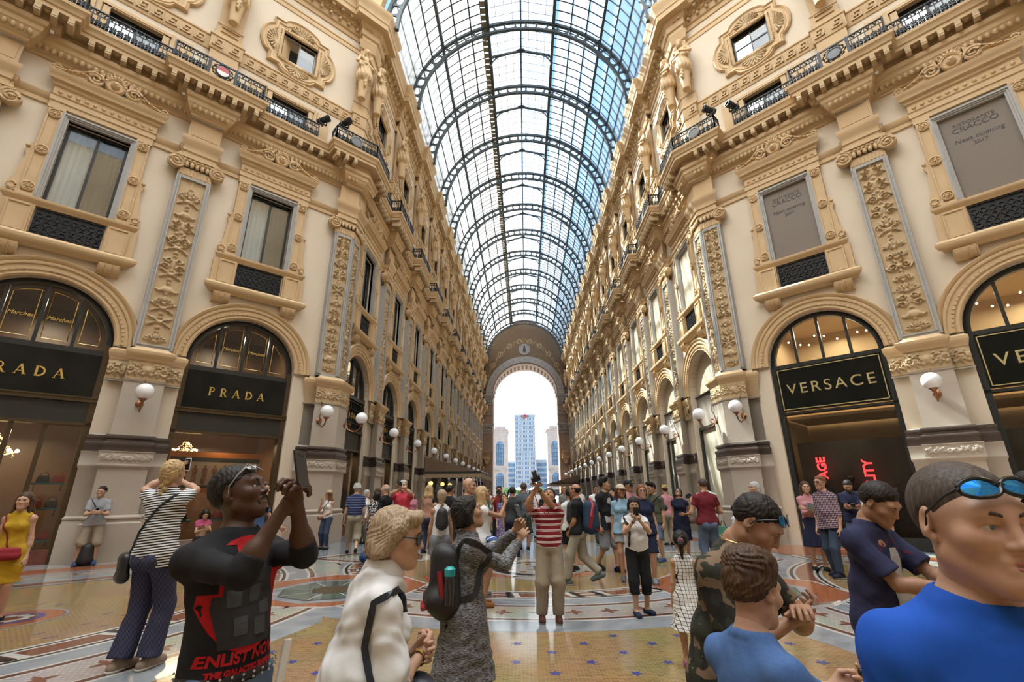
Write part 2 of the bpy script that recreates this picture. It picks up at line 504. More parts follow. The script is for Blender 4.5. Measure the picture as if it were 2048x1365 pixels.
# ---- piers and pilasters
PROF_PIER = [(-.4, 0), (.17, 0), (.17, .94), (.12, .98), (.12, 1.04), (.15, 1.06), (.15, 1.1), (.06, 1.15), (.06, 2.34), (.13, 2.42), (.13, 2.46), (.12, 2.47), (.12, 2.77), (.14, 2.79), (.14, 2.81), (-.4, 2.815)]
PROF_BASE = [(-.4, 2.81), (.10, 2.81), (.10, 2.93), (.11, 2.95), (.12, 3.0), (.11, 3.05), (.05, 3.07), (.04, 3.13), (.08, 3.16), (.09, 3.2), (.07, 3.26), (-.4, 3.27)]
PROF_SHAFT = [(-.4, 3.26), (.01, 3.26), (0, 3.32), (0, 4.78), (.03, 4.80), (.04, 4.84), (-.4, 4.85)]
PROF_FRZ = [(-.4, 4.85), (.0, 4.85), (.01, 5.42), (-.4, 5.425)]
PROF_IMP = [(-.4, 5.42), (.02, 5.42), (.05, 5.47), (.06, 5.5), (.08, 5.52), (.12, 5.6), (.13, 5.62), (.13, 5.71), (.02, 5.75), (-.1, 5.86), (-.4, 5.87)]
def pier_sweep(mb, prof, b, o, fold=None):
    if fold is None:
        P = [(-b, o, -1), (b, o, 1)]
        for k in range(1):
            rg = []
            for t, oo, sg in P: rg.append([(t+sg*dp, -(oo+dp), z) for dp, z in prof])
            mb.rings(rg, True, True)
    else:
        sweep(mb, fold, [(-b, o, -1), (0.0, o, 0), (b, o, 1)], prof)
RL_PIL = [relief(30, 200, .64, 5.8, s_) for s_ in (3, 8, 21)]
RL_FRZ = relief(34, 20, .92, .55, 5, 'frieze')
RL_BAND = relief(44, 12, 1.1, .27, 9, 'frieze')
def volute(mb, x, z, r, s_, y):
    pts = []
    for i in range(34):
        q = i/33; rr = r*(1-q*.86)
        pts.append((x+s_*rr*math.sin(-q*4.4*PI+.2), y-.05*q, z+rr*math.cos(-q*4.4*PI+.2)))
    mb.tube(pts, [.05*(1-.45*i/33) for i in range(34)], 5)
    mb.lathe([(.001, -.05), (.06, -.03), (.075, .0)], (x, y-.06, z), 8, False) if False else mb.ball((x, y-.05, z), .06, 7, 5)
    b = MB(); 
    mb.rings([[(x+r*.95*math.cos(2*PI*i/14), yy, z+r*.95*math.sin(2*PI*i/14)) for i in range(14)] for yy in (y+.18, y-.02)], True, True)
def capital(mb, y=-.25, fold=False):
    # Ionic capital between two scrolls
    if not fold:
        mb.box(-.48, .48, y+.1, y, 12.0, 12.3)
        mb.box(-.60, .60, y+.1, y-.1, 12.66, 12.76)
        mb.box(-.55, .55, y+.1, y-.05, 12.5, 12.66)
        for s_ in (-1, 1): volute(mb, s_*.60, 12.42, .25, s_, y-.05)
        for i in range(5): mb.ball((-.3+.15*i, y-.05, 12.42), .085, 6, 5, (.75, 1, 1.3))
        for i in range(7): mb.ball((-.36+.12*i, y-.06, 12.58), .05, 5, 4)
        for i in range(9): mb.box(-.44+.1*i, -.38+.1*i, y-.02, y, 12.03, 12.24)
def pilaster_parts(idx, root):
    a = MB()                                    # grey framed slab with a sunk panel
    for x0, x1, z0, z1 in ((-.49, -.37, 5.87, 12), (.37, .49, 5.87, 12), (-.37, .37, 5.87, 6.0), (-.37, .37, 11.88, 12)):
        a.box(x0, x1, -.25, .02, z0, z1)
    for s_ in (-1, 1): a.box(s_*.385-.02, s_*.385+.02, -.275, -.2, 5.95, 11.93); a.box(s_*.475-.02, s_*.475+.02, -.275, -.2, 5.87, 12)
    a.box(-.37, .37, -.275, -.2, 5.95, 5.99); a.box(-.37, .37, -.275, -.2, 11.89, 11.93)
    a.obj('stone_frame', M['grey'], root)
    c = MB(); c.field(-.375, .375, 5.99, 11.89, RL_PIL[idx], -.2, .08)
    c.obj('carved_panel', M['carve'], root, 70)
    k = MB(); capital(k); k.obj('ionic_capital', M['ochre'], root, 45)
    b = MB(); pier_sweep(b, [(-.3, 12.76), (.0, 12.76), (.0, 12.9), (.04, 12.93), (.04, 13.1), (.07, 13.16), (.12, 13.3), (.14, 13.36), (.14, 13.48), (.02, 13.52), (0, 13.54), (0, 14.26), (-.3, 14.27)], .48, .3)
    b.box(-.40, .40, -.315, -.28, 13.62, 14.18)
    b.obj('entablature_block', M['ochre'], root)
def upper_pilaster(root):
    b = MB()
    pier_sweep(b, [(-.3, 15.76), (.06, 15.76), (.06, 16.6), (.0, 16.66), (0, 17.72), (-.3, 17.73)], .48, .16)
    pier_sweep(b, [(-.3, 18.42), (.04, 18.42), (.04, 18.6), (0, 18.63), (0, 19.0), (.03, 19.03), (.03, 19.1), (-.04, 19.14), (0, 20.2), (0, 22.0), (-.3, 22.01)], .44, .16)
    b.box(-.3, .3, -.21, -.1, 18.7, 18.74); b.box(-.3, .3, -.21, -.1, 18.92, 18.96)
    pier_sweep(b, [(-.3, 22.3), (.0, 22.3), (.06, 22.5), (.1, 22.7), (-.3, 22.72)], .46, .24)
    return b.obj('upper_pilaster', M['ochre'], root)
def make_pier(idx):
    r = thing('pier', 'x', 'pier', kind='structure')
    for nm, pf, m_ in (('pedestal', PROF_PIER, 'pier'), ('dark_base', PROF_BASE, 'brown'), ('shaft', PROF_SHAFT, 'pier'), ('impost', PROF_IMP, 'ochre')):
        a = MB(); pier_sweep(a, pf, .48, .45); pier_sweep(a, [(dp*.5 if dp > 0 else -.2, z) for dp, z in pf], .9, .12)
        a.obj(nm, M[m_], r)
    a = MB(); pier_sweep(a, PROF_FRZ, .48, .43); pier_sweep(a, PROF_FRZ, .9, .11)
    a.field(-.47, .47, 4.86, 5.42, RL_FRZ, -.44, .07)
    for s_ in (-1, 1): a.field(min(s_*.5, s_*.9), max(s_*.5, s_*.9), 4.86, 5.42, RL_FRZ[:, :16], -.12, .06)
    a.obj('carved_frieze', M['carve'], r, 70)
    a = MB(); a.field(-.56, .56, 2.49, 2.76, RL_BAND, -.572, .03); a.obj('carved_band', M['pier'], r, 70)
    pilaster_parts(idx, r); upper_pilaster(r)
    return r
protos = [make_pier(i) for i in range(3)]
ORD = ['', 'first', 'second', 'third', 'fourth', 'fifth', 'sixth', 'seventh', 'eighth', 'ninth', 'tenth', 'eleventh', 'twelfth', 'thirteenth', 'fourteenth']
used = set()
def put(proto, side, t, label, o=0.0):
    p, a = place(side, t, o)
    if proto.name not in used:
        used.add(proto.name); proto.location = p; proto.rotation_euler = (0, 0, a); proto['label'] = label; return proto
    return dup(proto, p, a, label)
LR = {'L': 'left', 'R': 'right'}
def where(side, t):
    s_ = LR[side]
    if t < 0: return f'{s_} octagon wall, ' + ('near the corner' if t > -6 else 'at picture edge')
    return f'{s_} long wall, {ORD[int(t/MOD)+1 if abs(t/MOD-round(t/MOD)) > .1 else int(round(t/MOD))]} past corner'
PN = []
for sd_ in 'LR':
    for k, t in enumerate(PIERS):
        PN.append(put(protos[(k + (1 if sd_ == 'R' else 0)) % 3], sd_, t, 'stone pier with carved pilaster, ' + where(sd_, t)))
# folded corner piers
for sd_ in 'LR':
    r = thing('corner_pier', f'folded corner pier with two carved faces where the {LR[sd_]} octagon wall turns', 'pier', W(sd_, 0.0, 0, 0), kind='structure')
    inv = Matrix.Translation(-Vector(W(sd_, 0.0, 0, 0)))
    def loc(mb): mb.v = [tuple(Vector(v) + Vector(inv.translation)) for v in mb.v]; return mb
    for nm, pf, m_ in (('pedestal', PROF_PIER, 'pier'), ('dark_base', PROF_BASE, 'brown'), ('shaft', PROF_SHAFT, 'pier'), ('carved_frieze', PROF_FRZ, 'carve'), ('impost', PROF_IMP, 'ochre')):
        a = MB(); pier_sweep(a, pf, .72, .45, sd_); pier_sweep(a, [(dp*.5 if dp > 0 else -.1, z) for dp, z in pf], 1.05, .12, sd_)
        if nm in ('carved_frieze', 'pedestal'):
            for t in (-.42, .42):
                p, an = place(sd_, t, 0); a.T = Matrix.Translation(p) @ Matrix.Rotation(an, 4, 'Z')
                q = 1 if (t < 0) == (sd_ == 'L') else -1       # fold lies on this side of the face
                if nm == 'pedestal': a.field(-.36-(.2 if q < 0 else 0), .36+(.2 if q > 0 else 0), 2.49, 2.76, RL_BAND[:, 6:38], -.572, .03)
                else: a.field(-.3-(.28 if q < 0 else 0), .3+(.28 if q > 0 else 0), 4.86, 5.42, RL_FRZ, -.44, .06)
                a.T = None
        loc(a).obj(nm, M[m_], r, 30)
    fr = MB(); ca = MB(); kp = MB()
    for t in (-.34, .34):
        p, an = place(sd_, t, 0)
        q = 1 if (t < 0) == (sd_ == 'L') else -1
        for m2 in (fr, ca, kp): m2.T = Matrix.Translation(p) @ Matrix.Rotation(an, 4, 'Z')
        x0, x1 = -.36-(.08 if q < 0 else 0), .36+(.08 if q > 0 else 0)
        for e0, e1, z0, z1 in ((x0, x0+.11, 5.87, 12), (x1-.11, x1, 5.87, 12), (x0, x1, 5.87, 6), (x0, x1, 11.88, 12)): fr.box(e0, e1, -.25, .05, z0, z1)
        for e0 in (x0+.02, x1-.02, x0+.1, x1-.1): fr.box(e0-.02, e0+.02, -.275, -.2, 5.95, 11.95)
        ca.field(x0+.1, x1-.1, 5.99, 11.89, RL_PIL[1 if t < 0 else 2], -.2, .08)
        kp.box(x0, x1, -.25, .05, 12, 12.3); kp.box(x0-.02, x1+.02, -.35, .05, 12.66, 12.76); kp.box(x0, x1, -.3, .05, 12.5, 12.66)
        volute(kp, (x0-.07 if q > 0 else x1+.07), 12.42, .25, -q, -.30)
        for i in range(5): kp.ball((x0+.12+.15*i, -.3, 12.42), .085, 6, 5, (.75, 1, 1.3))
        for i in range(7): kp.box(x0+.04+.1*i, x0+.1+.1*i, -.27, -.2, 12.03, 12.24)
    for m2 in (fr, ca, kp): m2.T = None
    loc(fr).obj('stone_frame', M['grey'], r); loc(ca).obj('carved_panel', M['carve'], r, 70); loc(kp).obj('ionic_capital', M['ochre'], r, 45)
    b = MB(); pier_sweep(b, [(-.3, 12.76), (.0, 12.76), (.0, 12.9), (.04, 12.93), (.04, 13.1), (.07, 13.16), (.12, 13.3), (.14, 13.36), (.14, 13.48), (.02, 13.52), (0, 13.54), (0, 14.26), (-.3, 14.27)], .7, .3, sd_)
    loc(b).obj('entablature_block', M['ochre'], r)
    b = MB(); pier_sweep(b, [(-.1, 15.76), (.06, 15.76), (.06, 16.6), (.0, 16.66), (0, 17.72), (-.1, 17.73)], .6, .16, sd_)
    pier_sweep(b, [(-.1, 18.42), (.04, 18.42), (.04, 18.6), (0, 18.63), (0, 19.0), (.03, 19.03), (.03, 19.1), (-.04, 19.14), (0, 20.2), (0, 22.0), (-.1, 22.01)], .6, .16, sd_)
    pier_sweep(b, [(-.1, 22.3), (.0, 22.3), (.06, 22.5), (.1, 22.7), (-.1, 22.72)], .62, .24, sd_)
    loc(b).obj('upper_pilaster', M['ochre'], r)

# ---- arch surround
mb = MB()
mb.arc(0, ZS, [(1.65, .3), (1.65, -.05), (1.70, -.09), (1.78, -.07), (1.80, -.10), (1.95, -.10), (1.97, -.14), (2.03, -.15), (2.06, -.11), (2.10, -.16), (2.17, -.18), (2.2, -.12), (2.2, .02)], 0, PI, 40, False)
for i in range(44):
    a = PI*(i+.5)/44; mb.bar((1.80*math.cos(a), -.1, ZS+1.80*math.sin(a)), (1.86*math.cos(a), -.1, ZS+1.86*math.sin(a)), .06, .05, (0, 1, 0))
arch0 = tag(mb.obj('archivolt', M['ochre'], smooth=40), 'x', 'arch', kind='structure')

# ---- tall first-floor window with scrolled pediment
def scroll_bracket(s_):
    pts = [(s_*1.22, 9.72), (s_*1.44, 9.75), (s_*1.47, 9.95), (s_*1.36, 10.2), (s_*1.34, 10.6), (s_*1.30, 10.9), (s_*1.36, 11.1), (s_*1.30, 11.3), (s_*1.22, 11.35)]
    b = MB(); b.prism(pts, 0, -.12); b.tube([(s_*(1.36+.08*math.cos(a)), -.12, 9.88+.09*math.sin(a)) for a in [i*.5 for i in range(13)]], .03, 5)
    b.ball((s_*1.32, -.12, 11.2), .06, 6, 5)
    return b
def pediment():
    b = MB()
    for s_ in (-1, 1):
        top = [(s_*(1.36-1.05*q), 13.9+.08+.55*(q**2.2)) for q in [i/10 for i in range(11)]]
        b.prism([(s_*1.36, 13.87)] + top + [(s_*.31, 13.87)], -.05, -.26)
        pts = []
        for i in range(30):
            q = i/29; rr = .23*(1-.85*q); an = .5+q*4*PI
            pts.append((s_*(.48+rr*math.cos(an)), -.28-.05*q, 14.13+rr*math.sin(an)))
        b.tube(pts, [.055*(1-.5*i/29) for i in range(30)], 5)
        b.tube([(s_*(1.38-.9*q), -.27, 13.97+.5*q*q) for q in [i/8 for i in range(9)]], .035, 5)
        b.tube([(s_*(1.33+.09*math.cos(a)), -.26, 14.0+.1*math.sin(a)) for a in [i*.55 for i in range(12)]], .04, 5)
        for q in (.2, .4, .6): b.ball((s_*(1.2-.75*q), -.27, 13.98+.2*q), .06, 6, 4, (1.4, 1, .8))
    b.lathe([(.001, -.06), (.13, -.05), (.17, 0), (.22, 0), (.24, .03), (.22, .06)], (0, 0, 0), 18, False) if False else None
    b.rings([[(r*math.cos(2*PI*i/20), y, 14.18+r*1.1*math.sin(2*PI*i/20)) for i in range(20)] for r, y in ((.26, -.1), (.26, -.3), (.22, -.34), (.19, -.3), (.01, -.3))], True, False)
    b.ball((0, -.31, 14.18), .14, 12, 8, (.85, 1, 1.05)); b.ball((0, -.44, 14.17), .03, 6, 4); b.ball((-.05, -.42, 14.22), .018, 5, 4); b.ball((.05, -.42, 14.22), .018, 5, 4)
    for i in range(9):
        a = .1+(PI-.2)*i/8; b.ball((.24*math.cos(a), -.28, 14.24+.26*math.sin(a)), .06, 6, 4)
    for i in range(5):
        a = PI*.22+PI*.56*i/4; b.tube([(.1*math.cos(a), -.25, 14.44), (.3*math.cos(a), -.26, 14.42+.24*math.sin(a))], [.05, .03], 5)
    b.box(-.12, .12, -.3, -.1, 13.87, 14.0)
    return b
def make_window():
    r = thing('window', 'x', 'window', kind='structure')
    f = MB()                                    # grey stone architrave
    for k, (w_, y) in enumerate(((.0, -.1), (.05, -.13), (.1, -.16))):
        f.box(-.74-w_-.06, -.74-w_, y, .1, 9.65, 12.5+w_); f.box(.74+w_, .74+w_+.06, y, .1, 9.65, 12.5+w_); f.box(-.74-w_-.06, .74+w_+.06, y, .1, 12.5+w_, 12.56+w_)
    f.obj('stone_architrave', M['grey'], r)
    for s_ in (-1, 1):
        j = MB(); j.box(s_*1.05-.17, s_*1.05+.17, -.12, .02, 9.65, 12.74)
        for dz in (-.14, .14): j.box(s_*1.05+dz-.02, s_*1.05+dz+.02, -.15, -.1, 9.75, 12.65)
        for z in (9.95, 11.2, 12.5):
            j.rings([[(s_*1.05+q*math.cos(2*PI*i/14), y, z+q*math.sin(2*PI*i/14)) for i in range(14)] for q, y in ((.16, -.1), (.16, -.16), (.13, -.18), (.11, -.15), (.05, -.15), (.03, -.19), (.001, -.19))], True, False)
            for i in range(6): j.ball((s_*1.05+.075*math.cos(i*PI/3), -.155, z+.075*math.sin(i*PI/3)), .03, 5, 4)
        j.box(s_*1.05-.2, s_*1.05+.2, -.16, 0, 9.65, 9.75); j.box(s_*1.05-.2, s_*1.05+.2, -.16, 0, 12.66, 12.76)
        j.obj('jamb', M['ochre'], r, 40)
        scroll_bracket(s_).obj('side_scroll', M['ochre'], r, 40)
    h = MB()
    pier_sweep(h, [(-.1, 12.76), (.0, 12.76), (.0, 12.92), (.03, 12.94), (.03, 13.1), (.06, 13.14), (.01, 13.16), (.01, 13.42), (.06, 13.46), (.08, 13.56), (.16, 13.6), (.18, 13.72), (.22, 13.78), (.24, 13.87), (-.1, 13.89)], 1.25, .13)
    for i in range(20): h.box(-1.2+.125*i, -1.13+.125*i, -.2, -.1, 13.47, 13.56)
    for i in range(12): h.ball((-1.1+.2*i, -.14, 13.28), .06, 6, 4)
    h.obj('lintel', M['ochre'], r, 35)
    pediment().obj('scrolled_pediment', M['ochre'], r, 50)
    s = MB()
    pier_sweep(s, [(-.1, 9.45), (.0, 9.45), (.03, 9.5), (.08, 9.56), (.1, 9.6), (.1, 9.66), (-.1, 9.67)], 1.42, .1)
    s.obj('sill', M['ochre'], r)
    a = MB()
    for s_ in (-1, 1):
        a.box(s_*1.14-.36, s_*1.14+.36, -.14, .02, 8.55, 9.45); a.box(s_*1.07-.21, s_*1.07+.21, -.19, -.1, 8.62, 9.4)
        for e0 in (.84, 1.3): a.box(s_*e0-.02, s_*e0+.02, -.215, -.1, 8.62, 9.4)
        a.box(s_*1.07-.25, s_*1.07+.25, -.215, -.1, 8.58, 8.64); a.box(s_*1.07-.25, s_*1.07+.25, -.215, -.1, 9.36, 9.42)
    a.obj('apron', M['ochre'], r)
    a = MB(); pier_sweep(a, [(-.1, 8.2), (.0, 8.2), (.05, 8.26), (.12, 8.3), (.17, 8.38), (.17, 8.47), (.1, 8.52), (.08, 8.56), (-.1, 8.57)], 1.5, .14); a.obj('base_moulding', M['ochre'], r)
    for s_ in (-1, 1):
        a = MB(); x = s_*1.08
        a.rings([[(x-.24, y, z), (x+.24, y, z)] for y, z in ((.02, 7.88), (-.1, 7.9), (-.2, 7.98), (-.24, 8.08), (-.26, 8.2), (.02, 8.2))], False)
        for e0 in (-.24, .24): a.prism([(x+e0-.001, 7.9), (x+e0+.001, 7.9), (x+e0+.001, 8.2), (x+e0-.001, 8.2)], 0, -.2)
        for e0 in (-.24, -.08, .08, .24): a.tube([(x+e0, -.0, 7.88), (x+e0, -.12, 7.9), (x+e0, -.22, 7.99), (x+e0, -.27, 8.15)], .025, 5)
        a.tube([(x-.25, -.05, 7.93), (x+.25, -.05, 7.93)], .06, 8)
        a.obj('console', M['ochre'], r, 40)
    g = MB()                                    # iron grille below the sill
    g.box(-.74, .74, -.02, .05, 8.55, 9.45)
    for i in range(8):
        x = -.65+.186*i
        for z in (8.78, 9.0, 9.22):
            g.rings([[(x+q*math.cos(2*PI*k/8), y, z+q*math.sin(2*PI*k/8)) for k in range(8)] for q, y in ((.09, -.02), (.085, -.05), (.06, -.05), (.055, -.02))], True, False)
        g.box(x-.1, x-.085, -.05, -.01, 8.58, 9.42)
        g.ball((x, -.04, 8.89), .03, 5, 4); g.ball((x, -.04, 9.11), .03, 5, 4)
    g.box(-.74, .74, -.06, 0, 8.55, 8.6); g.box(-.74, .74, -.06, 0, 9.4, 9.45)
    g.obj('iron_grille', M['iron'], r, 40)
    return r
def glazed(r, z0, z1, blind=True, y=.2):
    f = MB()
    for x0, x1, q0, q1 in ((-.74, -.66, z0, z1), (.66, .74, z0, z1), (-.66, .66, z0, z0+.07), (-.66, .66, z1-.08, z1), (-.035, .035, z0, z1)): f.box(x0, x1, y-.03, y+.05, q0, q1)
    f.obj('sash', M['dark'], r)
    for s_ in (-1, 1):
        p = MB(); i = p.av([(s_*.035, y, z0), (s_*.68, y, z0), (s_*.68, y, z1), (s_*.035, y, z1)]); p.af([i, i+1, i+2, i+3]); p.obj('pane', M['pane'], r)
    if blind:
        p = MB(); 
        p.rings([[(-.72+1.44*i/40, y+.14+.02*math.sin(i*1.7), z) for i in range(41)] for z in (z0, z1)], False); p.obj('curtain', M['blind'], r, 60)
win_a = make_window(); glazed(win_a, 9.65, 12.5)
win_b = make_window()
q = MB(); q.box(-.74, .74, .0, .06, 9.65, 12.5); q.obj('screen', M['taupe'], win_b)
win_c = make_window()
q = MB(); q.box(-.74, .74, .0, .06, 9.65, 12.5); q.obj('screen', M['beige'], win_c)
win_d = make_window()
q = MB()
q.rings([[(-.74+1.48*i/40, .02+.015*math.sin(i*1.1), z) for i in range(41)] for z in (9.65, 12.5)], False); q.obj('screen', M['bluegrey'], win_d, 60)
# lettering on the hoarded windows of the right octagon wall
def opening_notice(root):
    q = MB()
    for tx, sz, z, kw in (('RISTORANTE', .155, 12.08, {}), ('CRACCO', .24, 11.88, {}), ('Next opening', .19, 11.52, dict(shear=.1)), ('2017', .16, 11.32, {})):
        text_wall(q, tx, sz, 0, -.004, z, .004, **kw)
    q.obj('lettering', M['ink'], root)
# balcony door behind the railing
def make_upper():
    r = thing('balcony_door', 'x', 'balcony door', kind='structure')
    f = MB()
    for x0, x1 in ((-.9, -.72), (.72, .9)): f.box(x0, x1, -.08, .05, 15.76, 17.3)
    f.box(-.95, .95, -.1, .05, 17.3, 17.42); f.box(-.9, .9, -.08, .05, 17.25, 17.3)
    for s_ in (-1, 1): f.box(s_*1.35-.25, s_*1.35+.25, -.05, .02, 16.2, 17.5); f.box(s_*1.0-.06, s_*1.0+.06, -.05, .02, 15.76, 17.5)
    f.obj('door_frame', M['ochre'], r)
    glazed(r, 15.76, 17.3)
    return r
door0 = make_upper()
# square attic window in a lobed frame
def lobed(th, a=1.18, w=.76, rise=.4):
    c, s_ = abs(math.cos(th)), abs(math.sin(th))
    best = min(a/max(c, 1e-6), a/max(s_, 1e-6))
    m = max(c, s_); n_ = min(c, s_)
    rr = best
    for k in range(40):                          # push out to the lobe if inside it
        r2 = best + rise*k/39
        x, y = r2*m, r2*n_
        if y < w and x <= a + rise*math.sqrt(max(0, 1-(y/w)**2)): rr = r2
    return rr
def make_attic(kind):
    r = thing('attic_window', 'x', 'window', kind='structure')
    n = 128; TH = [2*PI*i/n + PI/4 for i in range(n)]
    def ring(p, y):
        P = []
        for th in TH:
            ro = lobed(th); ri = min(.72/max(abs(math.cos(th)), 1e-6), .70/max(abs(math.sin(th)), 1e-6)); q = ri+(ro-ri)*p
            P.append((q*math.cos(th), y, 19.95+q*math.sin(th)))
        return P
    b = MB(); b.rings([ring(p, y) for p, y in ((1, .01), (1, -.08), (.93, -.13), (.88, -.1), (.84, -.07), (.8, -.07), (.76, -.1), (.6, -.09), (.55, -.05), (.3, -.05), (.22, -.1), (.08, -.12), (0, -.08), (0, .1))], True, False)
    b.obj('lobed_frame', M['ochre'], r, 40)
    sh = MB()
    for k in range(4):
        ca, sa = math.cos(k*PI/2), math.sin(k*PI/2)
        for i in range(9):
            a = -PI*.42 + PI*.84*i/8
            p0 = (.92, 0); p1 = (.92+.42*math.cos(a), .5*math.sin(a))
            P = [(p[0]*ca-p[1]*sa, p[0]*sa+p[1]*ca) for p in (p0, p1)]
            sh.tube([(P[0][0], -.06, 19.95+P[0][1]), (P[1][0], -.1, 19.95+P[1][1])], [.02, .055], 5)
        for i in range(16):
            u = -.7+1.4*i/15; P = (.84*ca-u*sa, .84*sa+u*ca); sh.ball((P[0], -.1, 19.95+P[1]), .035, 5, 4)
    sh.obj('shell_ornament', M['carve'], r, 60)
    f = MB()
    for x0, x1, z0, z1 in ((-.7, -.64, 19.26, 20.64), (.64, .7, 19.26, 20.64), (-.7, .7, 19.26, 19.32), (-.7, .7, 20.58, 20.64), (-.02, .02, 19.26, 20.64)): f.box(x0, x1, .1, .16, z0, z1)
    if kind == 'grid':
        f.box(-.64, .64, .1, .14, 19.94, 19.98)
    f.obj('sash', M['dark'] if kind != 'open' else M['grey'], r)
    for s_ in ((1,) if kind == 'open' else (-1, 1)):
        p = MB(); i = p.av([(0, .13, 19.3), (s_*.66, .13, 19.3), (s_*.66, .13, 20.6), (0, .13, 20.6)]); p.af([i, i+1, i+2, i+3]); p.obj('pane', M['pane'], r)
    if kind == 'open':
        p = MB(); p.slab([(-.68, .08), (-.66, .06), (-.30, .42), (-.32, .44)], 19.3, 20.6); p.obj('open_shutter', M['ochre'], r)
    k = MB(); k.box(-.75, .75, .75, .8, 19.2, 20.7); k.obj('room_back', M['dark'], r)
    return r
at_o, at_g = make_attic('open'), make_attic('grid')
for sd_ in 'LR':
    for j, t in enumerate(DIAG + ARM):
        wl = where(sd_, t)
        put(arch0, sd_, t, 'moulded shop arch surround, ' + wl)
        if sd_ == 'R' and j < 2: w_ = put(win_b, sd_, t, 'window covered by brown lettered screen, ' + wl)
        elif sd_ == 'R' and j < 6: w_ = put(win_c, sd_, t, 'window covered by plain beige screen, ' + wl)
        elif sd_ == 'R' and j < 9: w_ = put(win_d, sd_, t, 'window hung with grey sheeting, ' + wl)
        else: w_ = put(win_a, sd_, t, 'tall window with scrolled pediment, ' + wl)
        if sd_ == 'R' and j == 0: opening_notice(w_)
        put(door0, sd_, t, 'balcony door behind iron railing, ' + wl)
        put(at_o if (sd_ == 'L' and j == 0) else at_g, sd_, t, ('half open square attic window in lobed frame, ' if (sd_ == 'L' and j == 0) else 'square attic window in lobed frame, ') + wl)
nwin = ndoor = 0
for o in list(COL.objects):
    if o.parent is None and o.get('kind') == 'structure':
        if o.name.split('.')[0] in ('window', 'attic_window'): nwin += 1; o.name = f'window_{nwin}'
        elif o.name.split('.')[0] == 'balcony_door': ndoor += 1; o.name = f'door_{ndoor}'

# ---- balcony railings, one a bay plus one round each pier
def rail_piece(mb, P, panel=False):
    # wrought iron run along plan points P
    z0, z1 = 15.77, 16.52
    for a, b in zip(P, P[1:]):
        a, b = Vector((*a, 0)), Vector((*b, 0)); d = b-a; L_ = d.length; u = d/L_
        for z, w_ in ((z0+.06, .03), (z1-.02, .05), (z1-.2, .02), (z0+.3, .02)): mb.bar(a+Vector((0, 0, z)), b+Vector((0, 0, z)), w_, .035)
        n = max(1, int(L_/.17))
        for i in range(n):
            c = a+u*(L_*(i+.5)/n); e0 = a+u*(L_*i/n)
            mb.bar(c+Vector((0, 0, z0)), c+Vector((0, 0, z1)), .028)
            w_ = L_/n/2
            mb.tube([c+u*(w_*math.cos(q))+Vector((0, 0, z1-.2+.16*math.sin(q))) for q in [PI*k/5 for k in range(6)]], .017, 4)
            for s_ in (-1, 1):
                mb.tube([c+u*(s_*.01)+Vector((0, 0, z0+.08)), c+u*(s_*w_*.8)+Vector((0, 0, z0+.14)), c+u*(s_*w_*.75)+Vector((0, 0, z0+.24)), c+u*(s_*w_*.2)+Vector((0, 0, z0+.27))], .022, 4)
                mb.ball(c+u*(s_*w_*.45)+Vector((0, 0, z0+.19)), .05, 5, 3); mb.ball(c+u*(s_*w_*.55)+Vector((0, 0, z0+.34)), .03, 5, 3)
            mb.ball(c+Vector((0, 0, z0+.36)), .03, 5, 3)
        for p in (a, b): mb.bar(p+Vector((0, 0, z0)), p+Vector((0, 0, z1+.03)), .035)
def local_rail(t0, t1, pier):
    r = thing('balcony_railing', 'x', 'railing', group='iron railings along the balconies')
    h = (t1-t0)/2; mb = MB()
    if pier:
        rail_piece(mb, [(-h, -.53), (-h, -1.0), (-.42, -1.0)]); mb.obj('scrollwork', M['iron'], r, 40)
        mb = MB(); rail_piece(mb, [(.42, -1.0), (h, -1.0), (h, -.53)]); mb.obj('scrollwork', M['iron'], r, 40)
        p = MB()
        for x in (-.42, .42): p.box(x-.05, x+.05, -1.03, -.97, 15.77, 16.52)
        p.box(-.42, .42, -1.02, -.98, 16.46, 16.52); p.box(-.42, .42, -1.02, -.98, 15.78, 15.84)
        for k in range(10):
            a = k*PI/5; p.tube([(.25*math.cos(a), -1, 16.15+.25*math.sin(a)), (.33*math.cos(a+.4), -1, 16.15+.3*math.sin(a+.4)), (.3*math.cos(a+.8), -1, 16.15+.3*math.sin(a+.8))], .02, 4)
            p.ball((.33*math.cos(a), -1, 16.15+.28*math.sin(a)), .04, 5, 3)
        p.rings([[(q*math.cos(2*PI*i/20), y, 16.15+q*math.sin(2*PI*i/20)) for i in range(20)] for q, y in ((.24, -.97), (.24, -1.03), (.2, -1.04), (.19, -1.01))], True, False)
        p.obj('medallion_panel', M['iron'], r, 40)
        d = MB(); d.rings([[(q*math.cos(2*PI*i/20), y, 16.15+q*math.sin(2*PI*i/20)) for i in range(20)] for q, y in ((.2, -.98), (.2, -1.02), (.001, -1.025))], True, False)
        d.obj('medallion', M['greymed'], r)
    else:
        rail_piece(mb, [(-h, -.5), (h, -.5)]); mb.obj('scrollwork', M['iron'], r, 40)
    return r
M['greymed'] = mat('grey_medallion', (.16, .17, .17), .5)
rp, rb = local_rail(-1.41, 1.41, True), local_rail(-1.1, 1.1, False)
medal = {}
